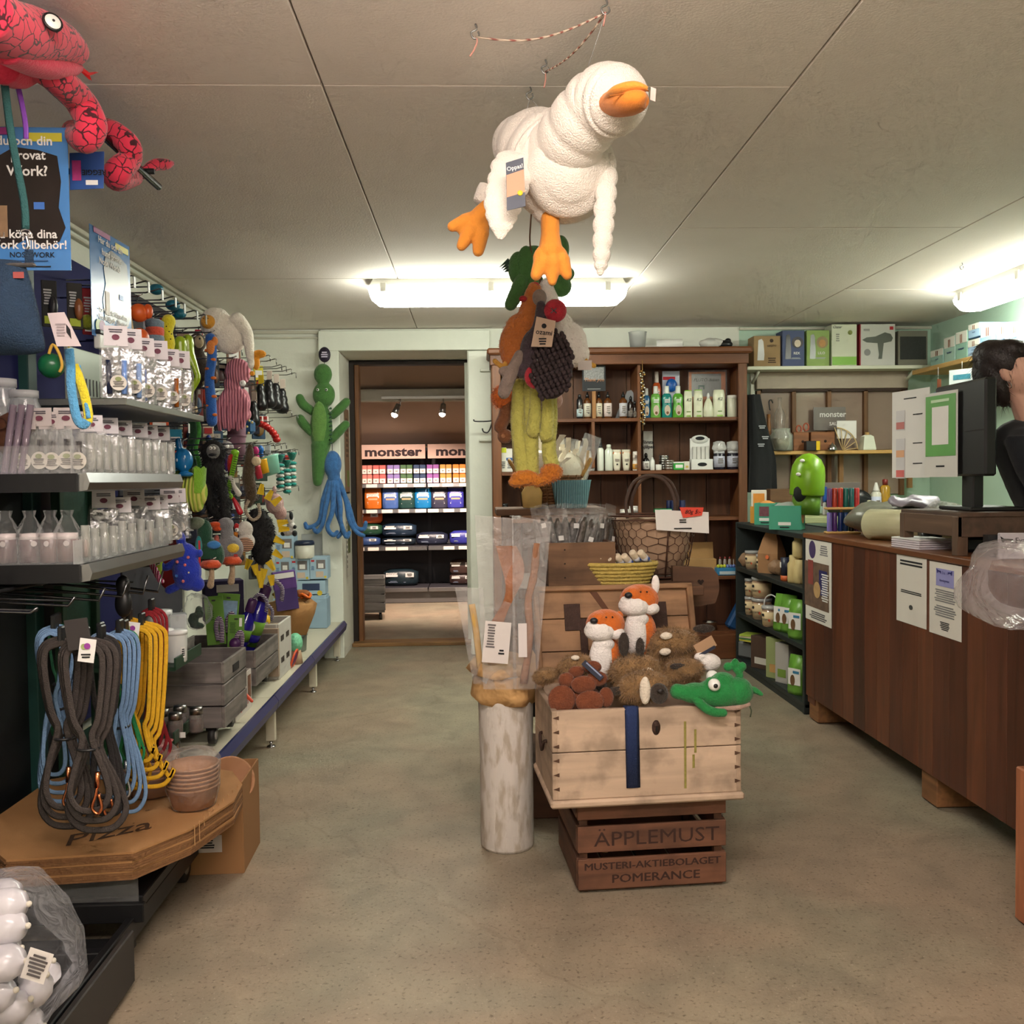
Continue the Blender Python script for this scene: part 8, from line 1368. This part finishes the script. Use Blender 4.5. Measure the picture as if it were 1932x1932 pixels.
t=thing('small_box','small black and yellow carton on the pine ledge','box',led(1526)+Vector((0,-.06,0)));MB().box((0,0,9),(26,14,18),.6).sc(u).build('carton',BLACK,t);patch(t,(9*u,-7.6*u,9*u),7*u,17*u,paper((226,190,30)),'yellow_end')
t=thing('desk_bell','shiny desk bell on the pine ledge','bell',led(1563)+Vector((0,-.07,0)));MB().lathe([(9,0),(9,2),(8,6),(5,10),(1.5,12),(1.5,14),(0,14)],18).sc(u).build('bell',CHROME,t)
for i,(x,h,c)in enumerate(((1459,72,(150,100,56)),(1480,104,(200,190,180)))):t=thing('bottle',['slim wooden bottle beside the glass jar','tall faint clear bottle behind the glass jar'][i],'bottle',led(x)+Vector((0,.1,0)));MB().lathe([(4 if i==0 else 9,0),(4.4 if i==0 else 10,2),(4 if i==0 else 10,h*.7),(3,h*.85),(3.6,h)],14).sc(u).build('body',M(c,.4)if i==0 else film(c,.3,0,5),t)
# workbench with dark clutter
t=thing('work_bench','pale workbench under the window behind the counter','table',(0,0,0));zw=.98;MB().box((2.67,6.2,zw-.02),(1.2,.6,.04),.003).build('top',M((170,176,130),.6),t)
for x in(2.12,3.2):
 for y in(5.95,6.45):MB().box((x,y,.47),(.05,.05,.94)).build('leg',wood((150,120,80),.3,'z'),t)
def bench(px,Y=6.1):return Vector((W(px,900,Y).x,Y,zw))
u=6.1/F
t=thing('black_bag','black carrier bag with a grey board behind the dome','bag',bench(1600));MB().ell((0,0,22),(44,24,26)).ell((24,-4,32),(20,14,16)).jit(6,.05,2).sc(u).build('bag',M((26,26,28),.4,0,.3,20,.4,20),t);MB().box((-4,26,40),(78,2,46),1).sc(u).build('board',M((120,110,104),.6),t);MB().cyl((18,-20,14),(34,-26,14),8,n=16).sc(u).build('roll',M((60,76,120),.5),t)
for i,(x,h,r_,c,cp)in enumerate(((1653,60,9,(206,204,190),(214,212,206)),(1670,66,9,(170,130,40),(120,40,34)),(1640,28,9,(196,190,160),(196,190,160)))):bottle(['white squeeze bottle behind the counter clutter','amber oil bottle with a red tap','cream cup beside the white squeeze bottle'][i],x,zw,2*r_,h,c,cp,'cone' if i==0 else 'round',lab=(190,196,216)if i==0 else None,base=bench(x,6.05))
t=thing('work_box','brown wooden box with a blue marker under the pine ledge','box',bench(1478,6.2));MB().box((0,0,26),(60,26,52),1).sc(u).build('box',wood((110,78,50),.4,'x'),t);MB().box((80,-4,40),(8,8,30),2).sc(u).build('blue_marker',M((40,90,170),.4),t);MB().box((80,-4,12),(8,8,26),2).sc(u).build('marker_body',PAPER,t);MB().box((-14,-16,6),(8,5,12),1).sc(u).build('tag',PAPER,t)
# jacket on the cabinet side
t=thing('black_jacket','black jacket with white print hanging beside the cabinet','jacket',W(1430,745,6.3));u=6.3/F;JKM=cloth((22,24,26));v=[]
b=MB().sheet(8,14,lambda s_,w_:(-22+s_*(24+34*min(1,w_*1.5))+3*math.sin(s_*9+w_*3),-10*math.sin(PI*s_)-4*math.sin(s_*18+w_*2)-4,-185*w_));b.sheet(8,14,lambda s_,w_:(-22+s_*(24+34*min(1,w_*1.5)),8,-185*w_));b.sc(u).build('cloth',JKM,t)
for k,(x,z)in enumerate(((2,-62),(8,-82),(0,-96))):lines(t,(x*u,-19*u,z*u),14*u,7*u,2,paper((170,174,178)))
MB().tube(spl([(28,-2,-16),(24,-4,-10),(20,-4,-14),(22,-4,-30)],4),1.2,6).sc(u).build('hanger_hook',BLACK,t)
# ================================================================ hanging plush birds
def ribtube(pts,n,ribs,depth,flat=1,up=Vector((0,0,1))):
 """soft ribbed body: pts = (x,y,z,r), ribs across the axis"""
 q=spl(pts,10);m=len(q)-1;rr_=[max(.002,p[3])*(1-depth*abs(math.cos(PI*ribs*i/m))**6)for i,p in enumerate(q)]
 return MB().tube(q,rr_,n,flat=flat,up=up)
GS=thing('plush_goose','big white ribbed plush goose hanging from the ceiling with orange feet','plush toy',(0,0,0));GW_=M((238,228,216),.95,0,.07,60,.55,260,.3);OG=M((226,142,46),.85,0,.12,60,.25,300,.2)
g=lambda px,py,Y,r:(*W(px,py,Y),r*Y/F)
ribtube([g(945,275,2.62,8),g(965,270,2.58,42),g(1010,285,2.48,78),g(1050,310,2.40,98),g(1068,325,2.34,96),g(1075,330,2.28,70),g(1080,332,2.25,20)],36,8,.10).build('body',GW_,GS)
ribtube([g(1035,300,2.36,60),g(1075,265,2.28,66),g(1105,225,2.22,66),g(1135,195,2.18,68),g(1160,190,2.13,66),g(1172,192,2.10,54),g(1182,195,2.07,20)],34,8,.07).build('neck_and_head',GW_,GS)
bk_=MB();u=2.06/F
MB().tube(spl([g(1160,195,2.10,36),g(1186,192,2.02,34),g(1205,186,1.98,26),g(1220,180,1.97,8)],6),[x[3]for x in spl([g(1160,195,2.10,34),g(1186,195,2.02,34),g(1205,190,1.98,26),g(1222,182,1.97,8)],6)],22,flat=.72).build('lower_beak',M((216,124,30),.85,0,.12,60,.25,300,.2),GS)
q=spl([g(1150,186,2.06,12),g(1172,172,2.0,22),g(1200,165,1.975,20),g(1222,168,1.97,8)],6);MB().tube(q,[x[3]for x in q],18,flat=.5).build('upper_beak',OG,GS)
MB().tube(spl([tuple(W(x,y,1.975))for x,y in((1150,181),(1176,177),(1196,168),(1212,168),(1224,172))],4),.0016,6).build('beak_seam',M((150,84,20),.9),GS)
q=W(1232,178,2.0);patch(GS,q,.014,.028,paper((226,206,196)),'care_label',(0,.1,.5))
MB().ell(W(1148,180,2.06),.006,8,6);
ribtube([g(985,285,2.36,10),g(972,310,2.31,40),g(958,350,2.28,40),g(948,390,2.26,36),g(945,425,2.25,24),g(944,452,2.25,5)],22,9,.10,.42,Vector((0,1,0))).build('wing',GW_,GS)
ribtube([g(1142,270,2.33,10),g(1148,320,2.30,17),g(1142,380,2.28,21),g(1138,440,2.27,20),g(1134,495,2.27,15),g(1132,520,2.27,4)],20,10,.22,.8,Vector((0,1,0))).build('wing',GW_,GS)
ribtube([g(1036,370,2.38,34),g(1036,400,2.38,34),g(1036,420,2.38,20)],24,2,.05).build('leg_cuff',GW_,GS)
ribtube([g(930,360,2.5,30),g(915,390,2.5,26)],20,1,.05).build('leg_cuff',GW_,GS)
u=2.36/F
def foot(px,py,Y,T,toes):
 t_=W(px,py,Y);u=Y/F;o=blob(GS,u,'foot',OG,[*toes],2.0,4);o.location=t_;o.rotation_euler=T;return o
foot(1038,412,2.36,(0,0,0),[([(0,0,6),(0,0,-30),(0,-2,-60)],[18,18,24]),(0,-4,-76,34,16,30),([(-16,-5,-80),(-28,-6,-106)],[17,11]),([(2,-7,-84),(2,-8,-118)],[20,9]),([(20,-5,-80),(30,-6,-106)],[17,10])])
foot(915,395,2.46,(0,.35,0),[([(6,0,4),(-4,0,-14),(-8,0,-28)],[18,18,22]),(-10,-4,-40,32,15,28),([(-26,-5,-36),(-46,-6,-52)],[16,10]),([(-12,-7,-50),(-18,-8,-80)],[16,10]),([(8,-5,-46),(14,-6,-78)],[16,11])])
t=GS;c=W(972,346,2.19);u=2.19/F;k=MB().add([(-17,0,38),(16,0,48),(19,0,-42),(-16,0,-50),(-17,2,38),(16,2,48),(19,2,-42),(-16,2,-50)],[(0,3,2,1),(4,5,6,7),(0,1,5,4),(1,2,6,5),(2,3,7,6),(3,0,4,7)]).sc(u).build('hang_tag',M((40,48,66),.5),GS,c);MB().add([(-16,-.4,15),(16.5,-.4,26),(18,-.4,-16),(-16,-.4,-26)],[(0,3,2,1)]).sc(u).build('tag_panel',paper((206,150,122)),k);text('Oppas!',11*u,PAPER,k,(0,-.0012,29*u),(PI/2,-.25,0),bold=.01);MB().lathe([(0,0),(5,0),(5,.5),(0,.5)],14,T=Matrix.Translation((9,-1,-18))@ Matrix.Rotation(PI/2,4,'X')).sc(u).build('yellow_badge',M((226,200,50),.6),k)
# strings and ceiling hooks
def eyehook(label,px,py,tail=None):
 p=WZ(px,py,ZC-.012);t=thing('ceiling_hook',label,'hook',(p.x,p.y,ZC),(0,0,0),'ceiling hooks');MB().tube(spl([(0,0,0),(.003,0,-.012),(-.010,0,-.02),(-.004,0,-.034),(.008,0,-.028),(.006,0,-.018)],4),.0022,7).build('hook',metal((150,150,150),.35),t)
 if tail:MB().tube(spl([(0,0,-.03),*[(a,0,b)for a,b in tail]],4),.0022,6).build('string_tail',M((206,150,136),.9,0,.5,300),t)
 return Vector((p.x,p.y,ZC-.03))
h1_=eyehook('ceiling hook at the loose end of the twisted string',897,55,((.004,-.04),(-.004,-.06),(-.014,-.075)));h2_=eyehook('ceiling hook where both twisted strings meet',1143,8,((-.006,-.06),));h3_=eyehook('ceiling hook holding the end of the slack string',1029,122,((.0,-.05),(-.004,-.07)));h4_=eyehook('ceiling hook carrying the plush goose threads',1000,172)
eyehook('lone ceiling hook near the side lamp',1815,500)
TW=ribbed((216,196,176),(150,90,80),40,'DIAGONAL')
for i,(a_,b_,sag)in enumerate(((h1_,h2_,.03),(h2_,h3_,.02))):t=thing('twine_string',['pale twisted string slung between two ceiling hooks','reddish twisted string slung towards the goose'][i],'string',(0,0,0));MB().tube([a_.lerp(b_,k/14)+Vector((0,0,-sag*math.sin(PI*k/14)))for k in range(15)],.0024,7).build('string',TW,t)
t=thing('hanging_thread','thin clear threads holding up the plush goose','thread',(0,0,0))
for nm,a_,b_ in(('thread',h4_,W(992,215,2.5)),('thread',h4_,W(1018,205,2.45)),('thread',h2_,W(1105,140,2.2))):MB().tube([a_,b_],.0007,5).build(nm,film((220,220,220),.5,0),t)
# cluster of plush toys hanging from one cord
YC=3.3;u=YC/F
def pc(label,name,px,py,Y=YC,cat='plush toy'):return thing(name,label,cat,W(px,py,Y)),Y/F
cp=W(1003,470,YC+.05);t=thing('brown_rope','brown cord from the ceiling carrying the bunch of plush toys','cord',cp);MB().tube(spl([(0,0,-.02),(-.006,0,.03),(-.002,0,.1),(.01,0,ZC-cp.z)],5),.003,7).build('cord',M((96,62,40),.8),t);MB().tube(spl([(0,0,-.02),(.03,.0,-.08),(.02,.02,-.25),(.03,.05,-.45)],5),.003,7).build('cord_end',M((96,62,40),.8),t)
GN=plush((66,112,54))
t,u=pc('green plush crocodile head bunched behind the goose foot','plush_crocodile',1000,470,3.38);blob(t,u,'body',GN,[(-22,0,-36,20,16,32),(8,4,-20,30,18,28),(0,0,-70,26,16,40),(58,0,0,16,14,26),(66,0,34-80,18,12,14),(56,0,-70,22,14,20)],2.4);blob(t,u,'leg',GN,[([(-16,-6,-60),(-30,-8,-90),(-38,-8,-104)],[15,14,12])],2);blob(t,u,'leaf_arm',GN,[(-8,-12,-30,18,8,34)],2)
for k in range(4):MB().cyl((-40,0,-20-6*k),(-58+3*k,-2,-34-3*k),4,.3,6).sc(u).build('spike',plush((26,60,40)),t)
blob(t,u,'yellow_belly',plush((190,200,80)),[(-8,-10,-122,7,5,14)],1.4)
t,u=pc('orange fleece plush hen with red comb hanging by its head','plush_hen',1008,540,3.28);OH=plush((196,112,50),.25,90,.9);blob(t,u,'body',OH,[(-34,0,-112,34,24,50),(-26,0,-80,30,22,30),([(0,0,-6),(-6,0,-30),(-14,0,-60)],[14,18,20])],2.2,jit=1.4,fur=(900,4,.6,.2));blob(t,u,'comb',plush((176,36,40)),[(2,-4,0,8,7,7),(-22,-14,-26,8,6,6)],1.4);blob(t,u,'feet',plush((206,150,60)),[([(-52,-6,-140),(-64,-8,-160)],[6,5]),([(-64,-8,-150),(-76,-8,-140)],5),([(-60,-8,-152),(-58,-8,-170)],5)],1.5);MB().box((8,-20,-20),(3,1,8)).sc(u).build('stitch',BLACK,t)
t,u=pc('white fleece plush hen hanging beside the orange one','plush_hen',1030,540,3.36);WH_=plush((236,228,220),.12,90,.9);blob(t,u,'body',WH_,[([(0,0,0),(6,0,-40),(18,0,-80)],[14,24,36]),(34,0,-108,44,30,44),(52,0,-126,30,24,26)],2.4,jit=1.6,fur=(1200,4,.6,.2));blob(t,u,'feet',plush((214,160,60)),[([(66,-8,-130),(74,-8,-146)],6),([(74,-8,-144),(88,-8,-150)],5)],1.5);MB().box((70,-16,-150),(26,1,18)).sc(u).build('care_label',paper((206,196,190)),t)
DPL=plush((66,52,58));t,u=pc('dark brown plush turkey with a loopy chenille wing','plush_turkey',1015,600,3.18);blob(t,u,'body',DPL,[(-8,0,-70,28,22,50),(-26,0,-96,24,16,16),([(6,0,24),(4,0,-10),(-2,0,-30)],[9,13,16])],2.2);blob(t,u,'beak',plush((140,122,112)),[([(-36,-6,-70),(-50,-8,-100),(-62,-8,-128),(-66,-8,-140)],[10,12,13,12]),(-62,-8,-100,14,9,10),(4,10,40,14,10,16)],1.8)
blob(t,u,'red_foot',plush((176,36,50)),[(-8,-12,-110,20,10,24)],1.8);blob(t,u,'red_foot',plush((176,36,50)),[(32,-8,12,22,10,22)],1.8);MB().ell((-4,-23,-82),2.4,8,6).sc(u).build('eye',PAPER,t)
for x,z in((28,10),(-12,-112)):
 for a_ in(-1,1):MB().box((x,-20 if z>0 else-23,z),(14,.8,1.6),T=Matrix.Translation((x,0,z))@ Matrix.Rotation(a_*.7,4,'Y')@ Matrix.Translation((-x,0,-z))).sc(u).build('cross_stitch',BLACK,t)
wg=MB();CHN=M((58,44,46),.95,0,.3,60,.5,120)
for r0 in range(15):
 for c0 in range(9):
  x=-6+c0*9-r0*1.2+(r0%2)*4;z=-42-r0*8.6+c0*3.2
  if(x-22)**2/46**2+(z+92)**2/66**2<1 and not(x<0 and z<-130):MB().ell((x,-24-6*math.cos((x-22)/46*1.5),z),(4.6,5.4,5.6),8,6).sc(u).build('chenille_loop',CHN,t)
blob(t,u,'wing',DPL,[(22,-14,-92,42,12,62)],2.2)
k=MB().prism([(-19,-28),(19,-24),(21,24),(-15,28)],1.2,T=Matrix.Translation((6,-42,-34))@ Matrix.Rotation(.12,4,'Y')).sc(u).build('hang_tag',paper((196,168,146)),t);text('ozami',13*u,INK,k,(8*u,-43.4*u,-34*u),(PI/2,.12,0),bold=.01);patch(k,(8*u,-43*u,-22*u),9*u,9*u,INK,'emblem',r='o');lines(k,(5*u,-43*u,-50*u),14*u,14*u,3,INK)
t,u=pc('rusty furry plush lion behind the turkey beak','plush_lion',948,745,3.34);blob(t,u,'mane',OR,[(0,0,-4,20,16,22)],2,jit=2,fur=(700,6,.5,.3));blob(t,u,'paw',plush((120,72,40)),[([(10,4,-10),(4,0,-40),(-6,-4,-60)],[14,13,12]),(4,-2,-78,15,12,14)],1.8);MB().lathe([(0,0),(4,0),(4,1),(0,1)],12,T=Matrix.Translation((0,-14,-78))@ Matrix.Rotation(PI/2,4,'X')).sc(u).build('paw_pad',M((160,110,76),.9),t);MB().box((30,4,-10),(10,3,74),1).sc(u).build('green_strip',M((120,176,50),.5),t)
t,u=pc('pink plush pig snout peeking out behind the turkey wing','plush_pig',1056,730,3.40);blob(t,u,'body',plush((216,176,172)),[(0,0,0,13,11,15),(-6,2,-24,12,10,16)],1.8);MB().box((-14,0,-46),(8,3,14),1).sc(u).build('orange_tag',M((226,120,40),.6),t)
t,u=pc('yellow-green plush ostrich legs with broad orange feet hanging lowest','plush_ostrich',1010,725,3.30);YG=plush((190,184,92),.2,90,.8)
for pts,r_ in(([(-30,4,0),(-34,2,-60),(-30,0,-120),(-26,0,-165)],[12,14,15,14]),([(-10,0,0),(-8,-2,-60),(-10,0,-120),(-8,0,-165)],[13,14,15,14]),([(28,4,0),(30,2,-60),(24,0,-120),(30,0,-155)],[11,12,14,15])):blob(t,u,'leg',YG,[(pts,r_)],2,fur=(420,3,.6,.1))
for pts in([(-2,-14,0),(-2,-16,-50),(-6,-16,-88)],[(20,-14,0),(22,-16,-50),(18,-16,-96)]):blob(t,u,'arm',YG,[(pts,[9,12,14])],2,fur=(300,3,.6,.1))
blob(t,u,'foot',plush((206,122,34),.2,90,.9),[(-22,-8,-176,28,18,16),(2,-10,-182,16,16,12),(-38,-8,-184,16,14,10)],2.2,jit=1.5,fur=(500,4,.6,.1));blob(t,u,'foot',plush((196,112,30),.2,90,.9),[(28,-8,-166,22,18,18),(16,-10,-178,16,14,12)],2.2,jit=1.5,fur=(400,4,.6,.1))
